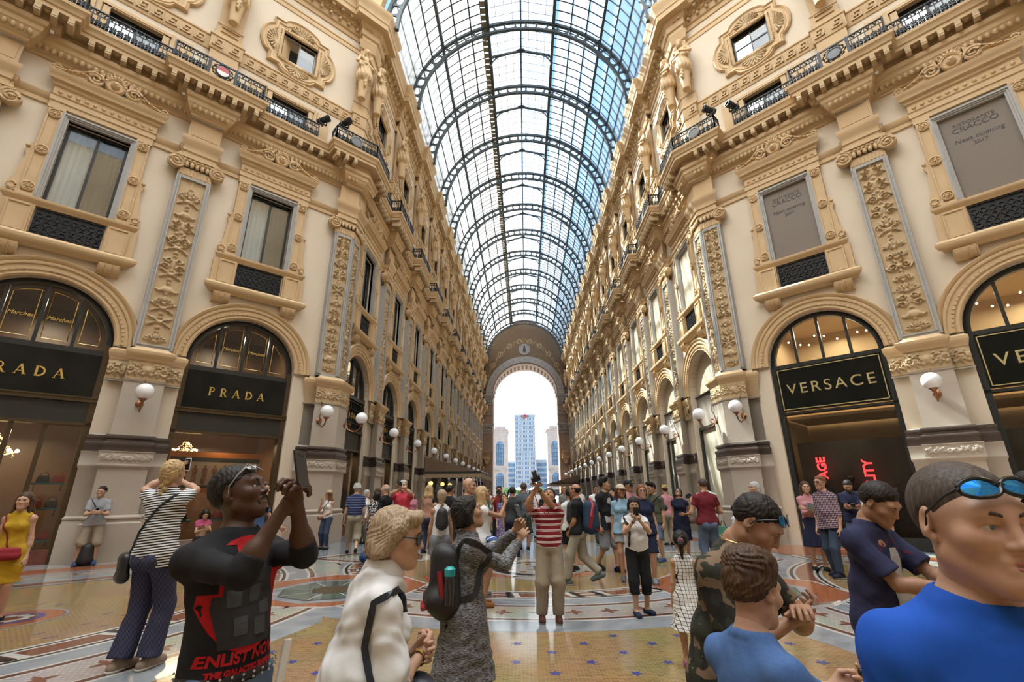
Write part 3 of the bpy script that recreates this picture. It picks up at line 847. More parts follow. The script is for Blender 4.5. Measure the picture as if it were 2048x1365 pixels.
for sd_ in 'LR':
    for t in PIERS: medal[(sd_, t)] = put(rp, sd_, t, 'iron railing stepping out above pier, ' + where(sd_, t))
    for t in DIAG + ARM: put(rb, sd_, t, 'straight iron railing before balcony door, ' + where(sd_, t))
    r = thing('balcony_railing', f'black iron railing folding round the corner balcony on the {LR[sd_]}', 'railing', W(sd_, 0.0, 0, 0), group='iron railings along the balconies')
    mb = MB(); P = [W(sd_, -1.42, .5, 0), W(sd_, -1.42, 1.0, 0), W(sd_, 0.0, 1.0, 0), W(sd_, 1.42, 1.0, 0), W(sd_, 1.42, .5, 0)]
    o_ = Vector(W(sd_, 0.0, 0, 0)); rail_piece(mb, [(Vector(p)-o_).xy for p in P]); mb.obj('scrollwork', M['iron'], r, 40)
    d = MB(); p, a = place(sd_, -.55, 1.02); d.T = Matrix.Translation(Vector(p)-o_) @ Matrix.Rotation(a, 4, 'Z')
    d.rings([[(q*math.cos(2*PI*i/20), y, 16.15+q*math.sin(2*PI*i/20)) for i in range(20)] for q, y in ((.26, .03), (.26, -.03), (.2, -.04), (.19, -.02), (.001, -.02))], True, False)
    d.T = None; d.obj('medallion', M['greymed'], r)
# red and white enamel shield on the left railing
rr = medal[('L', PIERS[0])]
d = MB()
for k, (a0, a1) in enumerate(((0, PI), (PI, 2*PI))):
    d.mi = k; P = [(.19*math.cos(a0+(a1-a0)*i/12), 16.15+.19*math.sin(a0+(a1-a0)*i/12)) for i in range(13)]; d.prism(P, -1.03, -1.05)
d.obj('enamel_shield', [mat('red_enamel', (.45, .03, .04), .4), M['white']], rr)

# ---- spotlights clamped on the railings
def spotlight(side, t, o, aim):
    p, a = place(side, t, o)
    r = thing('spotlight', 'x', 'spotlight', (p[0], p[1], 16.5), a, group='spotlights on the balcony rails')
    b = MB(); b.box(-.04, .04, -.04, .04, -.02, .12); b.box(-.16, .16, -.03, .03, .08, .12)
    for s_ in (-1, 1): b.box(s_*.16-.015, s_*.16+.015, -.04, .04, .1, .3)
    b.obj('bracket', M['iron'], r)
    b = MB(); 
    T = Matrix.Translation((0, 0, .28)) @ Matrix.Rotation(R(aim), 4, 'Z') @ Matrix.Rotation(R(72), 4, 'X')
    b.T = T; b.lathe([(.09, -.24), (.12, -.2), (.13, .14), (.15, .16), (.15, .3), (.13, .3), (.12, .2)], (0, 0, 0), 14); b.T = None
    b.obj('lamp_body', M['iron'], r, 40)
    return r
for sd_, t, o_, am, lb in (('L', -1.9, .52, 40, 'black spotlight on the left railing just beyond the open attic window'), ('L', -1.15, 1.0, 30, 'black spotlight on the left railing by the corner medallion'),
                           ('R', -1.35, 1.0, -40, 'black spotlight on the right railing by the corner medallion'), ('R', -2.1, .52, -30, 'black spotlight on the right railing beside the balcony door')):
    spotlight(sd_, t, o_, am)['label'] = lb
# ------------------------------------------------------------------ shop fronts in the arches
M['warm'] = mat('warm_room', (.55, .40, .22), .7)
M['warmdark'] = mat('dark_wood_room', (.10, .055, .03), .4)
M['room'] = mat('dim_room', (.035, .032, .028), .7)
M['lit'] = mat('lit_bulb', (1, .9, .7), .4, emit=((1, .80, .50), 14))
M['amber'] = mat('amber_globe', (1, .75, .3), .4, emit=((1, .62, .16), 2.2))
M['neon'] = mat('red_neon', (1, .1, .1), .4, emit=((1, .045, .05), 2.6))
M['teal'] = mat('teal_shelf', (.02, .16, .20), .4)
M['orange'] = mat('orange_poster', (.55, .17, .03), .5)
M['pink'] = mat('pale_poster', (.50, .36, .26), .6)
M['redleather'] = mat('red_leather', (.30, .02, .02), .4)
M['blackleather'] = mat('black_leather', (.015, .015, .017), .4)
M['cream'] = mat('cream_hoarding', (.56, .52, .40), .35)
M['redmarble'] = mat('red_marble', (.22, .07, .045), .3, noise=(4, (.12, .035, .025), .25))
nfront = ndl = 0
def lunette(root, m, mull, pane=True, gild=False, zb=5.5):
    f = MB(); f.arc(0, ZS, [(1.65, .34), (1.65, .2), (1.60, .17), (1.49, .17), (1.49, .34)], 0, PI, 36)
    for s_ in (-1, 1): f.box(s_*1.57-.08, s_*1.57+.08, .18, .34, zb, ZS)
    f.box(-1.65, 1.65, .14, .34, zb, zb+.16)
    for u in mull: f.box(u-.04, u+.04, .2, .3, zb+.1, ZS+math.sqrt(max(0, 1.55**2-u*u)))
    f.obj('lunette_frame', m, root)
    if pane:
        P = [(-1.52, zb+.1)] + [(1.52*math.cos(PI-PI*i/24), ZS+1.52*math.sin(PI-PI*i/24)) for i in range(25)] + [(1.52, zb+.1)]
        p = MB(); b = p.av([(x, .27, z) for x, z in P]); p.af([b+i for i in range(len(P))]); p.obj('lunette_pane', M['pane'] if not gild else M['shopglass'], root)
    if gild:
        g = MB(); us = [-1.45]+list(mull)+[1.45]
        for a, b in zip(us, us[1:]):
            a2, b2 = a+.12, b-.12; z0 = zb+.3
            fn = lambda u: ZS+math.sqrt(max(.02, 1.36**2-u*u))-.02
            pts = [(a2, .24, z0)] + [(a2+(b2-a2)*i/8, .24, max(z0+.02, fn(a2+(b2-a2)*i/8))) for i in range(9)] + [(b2, .24, z0), (a2, .24, z0)]
            g.tube(pts, .011, 4)
            if abs(a+b)/2 < 1: text_wall(g, 'Marchesi', .15, (a+b)/2, .245, zb+.85, .006, shear=.35)
        g.obj('gilt_lines', M['gold'], root)
def LB(pts): return pts
SER = {  # serif capitals drawn as strokes: (x0,z0,x1,z1,width)
 'P': [(.16,0,.16,1,.17),(.03,.03,.32,.03,.06),(.03,.97,.2,.97,.06)], 'R': [(.16,0,.16,1,.17),(.03,.03,.32,.03,.06),(.03,.97,.2,.97,.06),(.38,.5,.68,.0,.15),(.6,.03,.82,.03,.06)],
 'A': [(.08,0,.42,1,.07),(.42,1,.74,0,.17),(.2,.34,.62,.34,.06),(-.02,.03,.2,.03,.06),(.6,.03,.9,.03,.06)], 'D': [(.16,0,.16,1,.17),(.03,.03,.2,.03,.06),(.03,.97,.2,.97,.06)]}
def serif_word(mb, word, h, gap, y, z):
    adv = {'P': .74, 'R': .86, 'A': .92, 'D': .92}
    tot = sum(adv[c] for c in word)*h + gap*(len(word)-1); x = -tot/2
    for c in word:
        for x0, z0, x1, z1, w_ in SER[c]: mb.bar((x+x0*h, y, z+z0*h), (x+x1*h, y, z+z1*h), w_*h, .03, (0, 1, 0))
        if c in 'PR': mb.arc(x+.3*h, z+.73*h, [(.20*h, y+.015), (.20*h, y-.015), (.31*h, y-.015), (.31*h, y+.015)], -PI/2, PI/2, 10); mb.box(x+.16*h, x+.32*h, y-.015, y+.015, z+.96*h, z+1.03*h); mb.box(x+.16*h, x+.32*h, y-.015, y+.015, z+.42*h, z+.49*h)
        if c == 'D': mb.arc(x+.3*h, z+.5*h, [(.37*h, y+.015), (.37*h, y-.015), (.52*h, y-.015), (.52*h, y+.015)], -PI/2, PI/2, 14); mb.box(x+.1*h, x+.32*h, y-.015, y+.015, z+.95*h, z+1.02*h); mb.box(x+.1*h, x+.32*h, y-.015, y+.015, z-.02*h, z+.05*h)
        x += adv[c]*h + gap
def front(side, t, label, m, door=False, ztop=3.5, pane='shopglass', kick=True, mull=()):
    global nfront
    p, a = place(side, t); nfront += 1
    r = thing(f'door_{ndoor+nfront}', label, 'shop front', p, a, kind='structure')
    f = MB()
    for s_ in (-1, 1): f.box(s_*1.58-.08, s_*1.58+.08, .12, .4, 0, ZS)
    f.box(-1.65, 1.65, .12, .4, ztop, ztop+.08)
    for u in mull: f.box(u-.05, u+.05, .2, .32, 0, ztop)
    f.obj('frame', M[m], r)
    if kick:
        k = MB(); k.box(-1.5, 1.5, .16, .4, 0, .34); k.obj('sill_block', M['redmarble' if m == 'bronze' else 'dark'], r)
    if pane:
        us = [-1.5]+list(mull)+[1.5]
        for u0, u1 in zip(us, us[1:]):
            q = MB(); i = q.av([(u0, .26, .3), (u1, .26, .3), (u1, .26, ztop), (u0, .26, ztop)]); q.af([i, i+1, i+2, i+3]); q.obj('pane', M[pane], r)
    return r
def room(side, t, m, depth=3.2, zc=6.9, floor=None, w_=1.75):
    p, a = place(side, t)
    b = MB()
    for P in ([(-w_, .56, 0), (-w_, depth, 0), (-w_, depth, zc), (-w_, .56, zc)], [(w_, .56, 0), (w_, depth, 0), (w_, depth, zc), (w_, .56, zc)], [(-w_, depth, 0), (w_, depth, 0), (w_, depth, zc), (-w_, depth, zc)], [(-w_, .56, zc), (w_, .56, zc), (w_, depth, zc), (-w_, depth, zc)], [(-w_, .4, .02), (w_, .4, .02), (w_, depth, .02), (-w_, depth, .02)]):
        i = b.av(P); b.af([i, i+1, i+2, i+3])
    o = b.obj('wall_interior', M[m]); o.location = p; o.rotation_euler = (0, 0, a)
    return tag(o, 'shop interior seen through the glass, ' + where(side, t), 'shop interior', kind='structure')
def roomlamp(side, t, y, z, power, col=(1, .78, .5), size=.8):
    l = bpy.data.lights.new('shop_lamp', 'AREA'); l.energy = power; l.size = size; l.color = col
    o = bpy.data.objects.new('shop_lamp', l); COL.objects.link(o)
    p, a = place(side, t); v = Matrix.Rotation(a, 3, 'Z') @ Vector((0, y, z)); o.location = Vector(p)+v
def sign(side, t, label, z0, z1, border=None):
    p, a = place(side, t)
    r = thing('shop_sign', label, 'sign', p, a)
    s = MB(); s.box(-1.5, 1.5, .1, .3, z0, z1); s.obj('panel', M['signglass'], r)
    if border:
        g = MB()
        for x0, x1, a0, a1 in ((-1.46, 1.46, z0+.04, z0+.065), (-1.46, 1.46, z1-.065, z1-.04), (-1.46, -1.435, z0+.04, z1-.04), (1.435, 1.46, z0+.04, z1-.04)): g.box(x0, x1, .08, .11, a0, a1)
        g.obj('gilt_border', M['gold2'], r)
    return r
M['gold2'] = mat('pale_gilt', (.62, .52, .26), .35, .6)
def at(side, t, o_, loc):
    p, a = place(side, t); o_.location = Vector(p) + Matrix.Rotation(a, 3, 'Z') @ Vector(loc); o_.rotation_euler = (0, 0, a); return o_
def shelf_bag(side, t, x, y, z, m, label, s_=1.0):
    r = thing('handbag', label, 'bag', group='handbags on the shop shelves')
    b = MB(); b.rings([[(-.16*s_*k, -.06*s_*k, zz), (.16*s_*k, -.06*s_*k, zz), (.16*s_*k, .06*s_*k, zz), (-.16*s_*k, .06*s_*k, zz)] for k, zz in ((.9, 0), (1, .03*s_), (.95, .15*s_), (.7, .22*s_))], True, True); b.obj('body', M[m], r)
    b = MB(); b.tube([(.1*s_*math.cos(q), 0, .2*s_+.13*s_*math.sin(q)) for q in [PI*i/8 for i in range(9)]], .012*s_, 5); b.obj('handle', M[m], r)
    return at(side, t, r, (x, y, z))
def shelf(side, t, x0, x1, y, z, m='teal'):
    r = thing('display_shelf', 'x', 'shelf', group='shelves in the shop windows')
    b = MB(); b.box(x0, x1, y-.18, y+.2, z-.05, z); b.obj('board', M[m], r)
    b = MB(); 
    for x in (x0+.05, x1-.05): b.bar((x, y+.17, z-.2), (x, y-.1, z-.05), .02)
    b.obj('shelf_bracket', M['bronze'], r)
    return at(side, t, r, (0, 0, 0))
def chandelier(side, t, x, y, z, label, s_=1.0):
    r = thing('chandelier', label, 'chandelier')
    b = MB(); b.tube([(0, 0, 0), (0, 0, .8*s_)], .015, 5)
    for k in range(8):
        a = k*PI/4; b.tube([(0, 0, .1), (.25*s_*math.cos(a), .25*s_*math.sin(a), -.02), (.42*s_*math.cos(a), .42*s_*math.sin(a), .06)], .012, 4)
    b.obj('stem', M['gold'], r)
    c = MB(); rnd = random.Random(4)
    for k in range(150):
        a = rnd.random()*2*PI; q = rnd.random(); rr = .05+.36*s_*q; c.ball((rr*math.cos(a), rr*math.sin(a), .5*s_*(1-q)-.08*rnd.random()), .014, 4, 3)
    c.obj('crystal', M['crystal'], r)
    for k in range(8):
        a = k*PI/4; g = MB(); g.ball((.42*s_*math.cos(a), .42*s_*math.sin(a), .1), .04*s_, 7, 5); g.obj('bulb', M['lit'], r)
    return at(side, t, r, (x, y, z))
M['crystal'] = mat('crystal_drop', (.75, .55, .35), .1, .2, emit=((1, .6, .3), .6))
def cutout(mb, x, y, z, h, seed):
    # standing figure silhouette for a poster
    rnd = random.Random(seed); k = h/1.7
    mb.prism([(x-.16*k, z), (x-.2*k, z+.5*k), (x-.14*k, z+.95*k), (x-.22*k, z+.9*k+rnd.random()*.1), (x-.2*k, z+1.35*k), (x-.06*k, z+1.45*k), (x-.1*k, z+1.55*k), (x-.07*k, z+1.7*k), (x+.07*k, z+1.7*k), (x+.1*k, z+1.55*k), (x+.06*k, z+1.45*k), (x+.2*k, z+1.35*k), (x+.22*k, z+.8*k), (x+.14*k, z+.95*k), (x+.2*k, z+.4*k), (x+.12*k, z)], y, y-.004)

# left octagon wall: two black-glass fronts with gilt letters
for j, t in enumerate(DIAG):
    nm = 'near the corner' if j == 0 else 'cut by the picture edge'
    r = front('L', t, f'bronze-framed shop front under gilt lettered fascia, {nm}', 'bronze', True, 3.5, mull=() if j == 0 else (.1, .75))
    q = MB(); q.box(-1.5, 1.5, .14, .35, 3.58, 4.14); q.obj('shutter_box', M['shutter'], r)
    q = MB(); q.box(-1.65, 1.65, .05, .35, 4.14, 4.24); q.box(-1.65, 1.65, .02, .3, 4.24, 4.28); q.obj('fascia_beam', M['bronze'], r)
    lunette(r, M['dark'], (-.78, 0, .78), gild=True)
    s = sign('L', t, f'black glass fascia with gilt serif letters, left wall, {nm}', 4.28, 5.5)
    w_ = MB(); serif_word(w_, 'PRADA', .27, .13, .08, 4.72); w_.obj('gilt_letters', M['gold'], s)
    room('L', t, 'warmdark', 3.4, 7.6)
    roomlamp('L', t, 1.6, 7.2, 110, (1, .82, .6)); roomlamp('L', t, 1.6, 3.35, 90, size=1.6)
t0, t1 = DIAG
r = thing('poster', 'wide orange-edged poster of standing figures in the left shop window', 'poster')
b = MB(); b.box(-1.4, 1.3, 0, .03, 1.7, 3.0); b.obj('border', M['orange'], r)
b = MB(); b.box(-1.35, 1.25, -.01, 0, 1.95, 2.68); b.obj('print', M['pink'], r)
b = MB(); b.box(-1.35, 1.25, -.012, 0, 2.68, 2.82); b.box(-1.35, 1.25, -.012, 0, 1.86, 1.95); b.obj('title_band', M['room'], r)
b = MB()
for i in range(9): cutout(b, -1.2+.28*i, -.012, 1.97, .62, i)
b.obj('figures', mat('poster_figures', (.16, .05, .025), .7, noise=(9, (.35, .12, .03), .1)), r)
at('L', t0, r, (0, .95, 0))
for i, (x, z) in enumerate(((-.9, .9), (.1, .9), (.9, .9))): shelf('L', t0, x-.4, x+.4, 1.0, z)['label'] = ['teal shelf at left of the poster shop window', 'middle teal shelf of the poster shop window', 'teal shelf at right of the poster shop window'][i]
for i, (x, m_) in enumerate(((-1.1, 'redleather'), (-.75, 'blackleather'), (-.1, 'blackleather'), (.25, 'redleather'), (.9, 'blackleather'))): shelf_bag('L', t0, x, 1.0, .9, m_, ['red', 'black', 'black', 'red', 'black'][i]+f' handbag, {ORD[i+1]} along the shelf under the orange poster')
chandelier('L', t0, -.9, 1.7, 3.0, 'crystal chandelier behind the orange poster', .8)
chandelier('L', t1, -.2, 1.6, 2.75, 'large crystal chandelier inside the shop at the left picture edge', 1.2)
for i, (z, w0, w1) in enumerate(((.55, .8, 1.45), (1.35, .8, 1.45), (2.0, .8, 1.45), (1.0, -.7, .1), (1.8, -.7, .1))):
    shelf('L', t1, w0, w1, .9, z)['label'] = f'teal display shelf inside the edge shop, {["lowest right", "middle right", "highest right", "lower inner", "upper inner"][i]}'
    for k in range(2): shelf_bag('L', t1, w0+.2+.3*k, .9, z, 'redleather' if (i+k) % 2 else 'blackleather', f'{"red" if (i+k) % 2 else "black"} handbag on the {["lowest right", "middle right", "highest right", "lower inner", "upper inner"][i]} teal shelf', .85)

# right octagon wall: black fronts with a framed fascia
for j, t in enumerate(DIAG):
    nm = 'near the corner' if j == 0 else 'cut by the picture edge'
    r = front('R', t, f'black-framed shop front under bordered fascia, {nm}', 'dark', False, 4.1)
    lunette(r, M['dark'], (-.78, 0, .78), zb=5.68)
    s = sign('R', t, f'black fascia with sans gilt letters and border, right wall, {nm}', 4.22, 5.7, True)
    w_ = MB(); text_wall(w_, 'VERSACE', .50, 0, .1, 4.78, .03, spacing=1.32); w_.obj('gilt_letters', M['gold2'], s)
    room('R', t, 'warm', 3.6, 7.6); roomlamp('R', t, 2, 7.3, 150, (1, .84, .6), 2)
    for k in range(9):
        g = MB(); g.ball((0, 0, 0), .03, 7, 5); o = g.obj('ceiling_spot', M['lit']); tag(o, f'small ceiling spot, {ORD[k+1]} in the string inside the right shop {nm}', 'lamp', 'spots inside the right hand shops')
        at('R', t, o, (-1.2+.3*k, 1.2+.3*math.sin(k*1.3), 6.9-.1*(k % 3)))
    b = MB(); b.box(-1.5, 1.5, .9, .96, .06, 3.2); o = b.obj('display_screen', M['room']); tag(o, f'dark display screen inside the right shop {nm}', 'screen'); at('R', t, o, (0, 0, 0))
    b = MB(); b.box(-1.7, 1.7, 1.2, 3.5, 4.05, 4.15); o = b.obj('mezzanine', M['warm']); tag(o, f'mezzanine floor inside the right shop {nm}', 'mezzanine'); at('R', t, o, (0, 0, 0))
    roomlamp('R', t, .62, 3.9, 9, (1, .8, .55), .4)
def neon(txt, x, label, z):
    V, F = text_geo(txt, .36, .015, bold=.008, align='LEFT')
    mb = MB(); mb.add([(-b_, -c_, a_) for a_, b_, c_ in V], F)
    o = mb.obj('neon_lettering', M['neon']); tag(o, label, 'sign'); return at('R', DIAG[0], o, (x, .7, z))
neon('AGE', -.72, 'short red neon word running upward in the right shop window', 2.0)
neon('ALITY', .52, 'long red neon word running upward in the right shop window', 1.6)

# arms
M['lattice'] = mat('black_lattice', (.02, .02, .022), .4, .3)
for sd_ in 'LR':
    for j, t in enumerate(ARM):
        wl = where(sd_, t)
        if sd_ == 'L':
            r = front('L', t, 'dark shop front, ' + wl, 'bronze', False, 3.4, mull=(-.5, .5) if j > 2 else ())
            lunette(r, M['dark'], (-.78, 0, .78), zb=5.6)
            q = MB(); q.box(-1.5, 1.5, .2, .3, 3.5, 4.2); q.obj('shutter_box', M['shutter'], r)
            q = MB(); q.box(-1.65, 1.65, .1, .36, 4.2, 4.3); q.box(-1.5, 1.5, .3, .36, 4.3, 5.6)
            for i in range(15): q.box(-1.45+.2*i, -1.43+.2*i, .2, .24, 4.3, 5.55)
            q.box(-1.5, 1.5, .18, .24, 5.5, 5.56); q.box(-1.5, 1.5, .18, .24, 4.6, 4.63); q.box(-1.5, 1.5, .18, .24, 5.2, 5.23)
            q.obj('lattice_panel', M['lattice'], r)
            if j < 2:
                w_ = MB(); serif_word(w_, 'PRADA', .22, .1, .18, 4.8); s = thing('shop_sign', 'small gilt letters on black lattice, ' + wl, 'sign', *place('L', t)); w_.obj('gilt_letters', M['gold'], s)
            room('L', t, 'warmdark' if j < 2 else 'room', 2.2, 7.6)
            if j < 3: roomlamp('L', t, 1.2, 3.3, 22)
            if j == 0:
                for k in range(3):
                    o = shelf('L', t, -1.3, 1.3, .9, .8+.7*k, 'bronze'); o['label'] = f'{["lowest", "middle", "highest"][k]} bronze shelf in first shop past left corner'
                    for n_ in range(6):
                        c = MB(); c.lathe([(.05, 0), (.06, .02), (.06, .16), (.03, .22), (.03, .28)], (0, 0, 0), 8); o = c.obj('bottle', M['gold2' if n_ % 2 else 'teal']); tag(o, f'small bottle, {ORD[n_+1]} on {["lowest", "middle", "highest"][k]} bronze shelf past left corner', 'bottle', 'bottles on the bronze shelves'); at('L', t, o, (-1.1+.42*n_, .9, .8+.7*k))
        elif j < 4:
            nfront += 1; p, a = place('R', t)
            r = thing(f'door_{ndoor+nfront}', 'boarded shop front with cream panels, ' + wl, 'shop front', p, a, kind='structure')
            f = MB(); f.prism(archpts(1.64, 4.4+1.3, ZS), .3, .36); f.obj('lunette_board', M['beige'], r)
            f = MB(); f.box(-1.65, 1.65, .26, .36, 4.35, 5.7); f.obj('fascia_board', M['greige'], r)
            f = MB(); f.box(-1.65, 1.65, .2, .36, 4.22, 4.35); f.box(-1.65, 1.65, .2, .36, 5.7, 5.76)
            for x in (-1.57, 1.57): f.box(x-.08, x+.08, .2, .36, 0, 4.3)
            if j == 1: f.box(.4, .6, .2, .36, 0, 4.3); f.box(-.9, -.8, .2, .36, 0, 4.3)
            f.obj('frame', M['dark'], r)
            f = MB(); f.box(-1.5, 1.5, .3, .36, 0, 4.22); f.obj('cream_board', M['cream'], r)
            if j == 1:
                q = MB()
                for tx, sz, z in (('RISTORANTE', .24, 5.38), ('CRACCO', .42, 5.05), ('Next opening', .26, 4.72), ('2017', .24, 4.45)): text_wall(q, tx, sz, 0, .25, z, .01, bold=.004)
                q.obj('lettering', M['white'], r)
            if j == 0:
                q = MB()
                for tx, sz, z in (('RISTORANTE', .13, 2.95), ('CRACCO', .24, 2.72), ('NEXT OPENING', .10, 2.3), ('2017', .10, 2.1), ('ristorantecracco.it', .1, 1.5)): text_wall(q, tx, sz, .55, .295, z, .008)
                q.obj('lettering', M['ink'], r)
        elif j < 7:
            nfront += 1; p, a = place('R', t)
            r = thing(f'door_{ndoor+nfront}', 'arch closed by blue-grey sheeting, ' + wl, 'shop front', p, a, kind='structure')
            f = MB(); f.prism(archpts(1.64, 0, ZS), .2, .3); f.obj('sheeting', M['bluegrey'], r)
        else:
            r = front('R', t, 'dark shop front, ' + wl, 'dark', False, 4.2); lunette(r, M['dark'], (-.78, 0, .78), zb=5.5)
            q = MB(); q.box(-1.5, 1.5, .24, .34, 4.2, 5.5); q.obj('fascia', M['shutter'], r)
            room('R', t, 'room', 2.0, 7.6)

# ---- globe lamps on the piers
def make_lamp(big=False):
    r = thing('globe_wall_lamp', 'x', 'wall lamp', group='white globe lamps on the piers')
    b = MB()
    T = lambda o_, z: (0, -o_, z)
    b.rings([[(q*math.cos(2*PI*i/10), -y, 4.15+q*math.sin(2*PI*i/10)) for i in range(10)] for q, y in ((.1, .42), (.1, .47), (.05, .5), (.001, .5))], True, False)
    b.tube([T(.48, 4.15), T(.6, 4.0), T(.8, 3.9), T(1.0, 3.97), T(1.1, 4.12)], .022, 6)
    b.tube([T(.48, 4.15), T(.52, 4.4), T(.6, 4.55), T(.56, 4.8), T(.47, 4.86)], .016, 5)
    b.tube([T(.62+.09*math.cos(q)*(1-.05*q), 4.15+.1*math.sin(q)*(1-.05*q)) for q in [i*.5 for i in range(18)]], .014, 5)
    b.obj('bracket', M['copper'], r, 50)
    c = MB(); c.lathe([(.02, 4.08), (.03, 4.12), (.06, 4.17), (.11, 4.21), (.10, 4.23)], (0, -1.1, 0), 10); c.obj('cup', M['copper'], r, 50)
    g = MB(); g.ball((0, -1.1, 4.42), .225, 20, 12); g.obj('globe', M['globe'], r, 90)
    return r
lp = make_lamp()
for sd_ in 'LR':
    put(lp, sd_, -.5, f'white globe lamp on the octagon face of the {LR[sd_]} corner pier')
    put(lp, sd_, .5, f'white globe lamp on the long-wall face of the {LR[sd_]} corner pier')
    for t in PIERS:
        put(lp, sd_, t, 'white globe lamp on the pier, ' + where(sd_, t))

# ---- awnings over the terraces
M['canvas'] = mat('brown_canvas', (.16, .105, .065), .8)
M['valance'] = mat('tan_valance', (.30, .215, .135), .8)
M['green'] = mat('dark_green_trim', (.012, .02, .018), .6)
def awning(side, y0, y1, label, z0=2.95, z1=4.05, x_out=4.15):
    s_ = -1 if side == 'L' else 1
    r = thing('awning', label, 'awning', (s_*7.05, y0, 0))
    L_ = y1-y0; w_ = -s_*x_out*.93
    b = MB(); b.prism([(0, z1), (0, z0), (w_, z0), (w_, z0+.05)], 0, L_); b.obj('canvas', M['canvas'], r)
    b = MB()
    for P, Q in (((0, -.01), (w_, -.01)), ((w_, 0), (w_, L_))):
        P, Q = Vector((*P, 0)), Vector((*Q, 0)); n = int((Q-P).length/.3)
        top = [P+(Q-P)*i/(n*4) for i in range(n*4+1)]
        b.rings([[tuple(p+Vector((0, 0, z0))) for p in top], [tuple(p+Vector((0, 0, z0-.28-.07*abs(math.sin(i*PI/4))))) for i, p in enumerate(top)]], False)
    b.obj('valance', M['valance'], r)
    b = MB(); b.bar((0, -.02, z0+.03), (w_, -.02, z0+.03), .04, .12); b.bar((w_, 0, z0+.03), (w_, L_, z0+.03), .04, .12)
    b.obj('edge_trim', M['green'], r)
    if side == 'L':
        e_ = MB(); e_.rings([[(w_*.24+.5*q*math.cos(2*PI*i/24), -.02, 3.42+.22*q*math.sin(2*PI*i/24)) for i in range(24)] for q in (1, .93)]); e_.obj('emblem', mat('faded_print', (.10, .065, .04), .8), r)
    b = MB()
    for y in (.15, L_-.15): b.tube([(w_+s_*.12, y, .02), (w_+s_*.12, y, z0)], .03, 6); b.tube([(s_*-.1, y, z0), (w_, y, z0)], .03, 6)
    b.obj('post', M['iron'], r)
awning('L', 32.5, 43, 'brown canvas awning with scalloped valance on the left')
awning('R', 66, 76, 'distant brown canvas awning on the right beside the end arch', 2.75, 3.9)
def post_lamp(x, y, label):
    r = thing('post_lamp', label, 'lamp', (x, y, 0), group='amber lamps under the awning')
    b = MB(); b.lathe([(.13, 0), (.13, .05), (.05, .12), (.04, 2.1), (.07, 2.14)], (0, 0, 0), 8); b.tube([(0, 0, 2.1), (.12, 0, 2.0), (.16, 0, 2.12)], .015, 4); b.obj('post', M['iron'], r)
    g = MB(); g.ball((0, 0, 2.26), .15, 12, 8, (1, 1, .9)); g.obj('globe', M['amber'], r, 90)
for i, (x, y) in enumerate(((-6.4, 31.6), (-6.2, 34.9), (-6.2, 38.3))): post_lamp(x, y, ['nearest lit amber lamp under the left awning', 'middle lit amber lamp under the left awning', 'farthest lit amber lamp under the left awning'][i])
# ------------------------------------------------------------------ glass vault
ZV, RV = 24.3, 6.98                              # springing and radius of the ribs
LX = 2.15                                        # half width of the raised ridge light
AL = math.asin(LX/RV)
YB0, YB1 = YC-.0, YE
def vp(a, r=RV): return (-r*math.cos(a), ZV + r*math.sin(a))     # a from 0 (left springing) to pi
ZL = ZV + math.sqrt(RV**2-LX**2)
g = MB()
A_ = [i*(PI/2-AL)/14 for i in range(15)]
for s_ in (1, -1):
    for k_, (i0, i1) in enumerate(((0, 5), (4, 15))):
        g.mi = 1 if (k_ == 0 and s_ > 0) else 0
        g.rings([[(s_*vp(a)[0], y, vp(a)[1]+.12) for a in A_[i0:i1]] for y in (YB0, YB1)], False)
    g.mi = 0
    g.rings([[(s_*-LX, y, ZL+.12), (s_*-LX, y, ZL+.42), (0, y, ZL+1.0)] for y in (YB0, YB1)], False)
roof = tag(g.obj('ceiling', [M['roofglass'], M['cleanglass']], smooth=20), 'barrel vault of glass panes over the long arm', 'glass roof', kind='structure')
# octagon dome over the crossing
g = MB(); OC = Vector((0, -1.96, 0)); rg = []
for k in range(7):
    q = k/6; rr = 19.2*math.cos(q*PI/2*.97)/math.cos(PI/8); rg.append([(rr*math.cos(PI/8+i*PI/4), -1.96+rr*math.sin(PI/8+i*PI/4), 34.4+12*math.sin(q*PI/2)) for i in range(8)])
g.rings(rg); tag(g.obj('ceiling_dome', M['domeglass']), 'glass dome above the crossing', 'glass dome', kind='structure')
g = MB(); P8 = [(19.2/math.cos(PI/8)*math.cos(PI/8+i*PI/4), -1.96+19.2/math.cos(PI/8)*math.sin(PI/8+i*PI/4)) for i in range(8)]
for i in range(8):
    if i == 1: continue
    a, b = P8[i], P8[(i+1) % 8]; j = g.av([(*a, 24.5), (*b, 24.5), (*b, 34.5), (*a, 34.5)]); g.af([j, j+1, j+2, j+3])
tag(g.obj('wall_drum', M['ochre']), 'ochre drum wall below the crossing dome', 'wall', kind='structure')
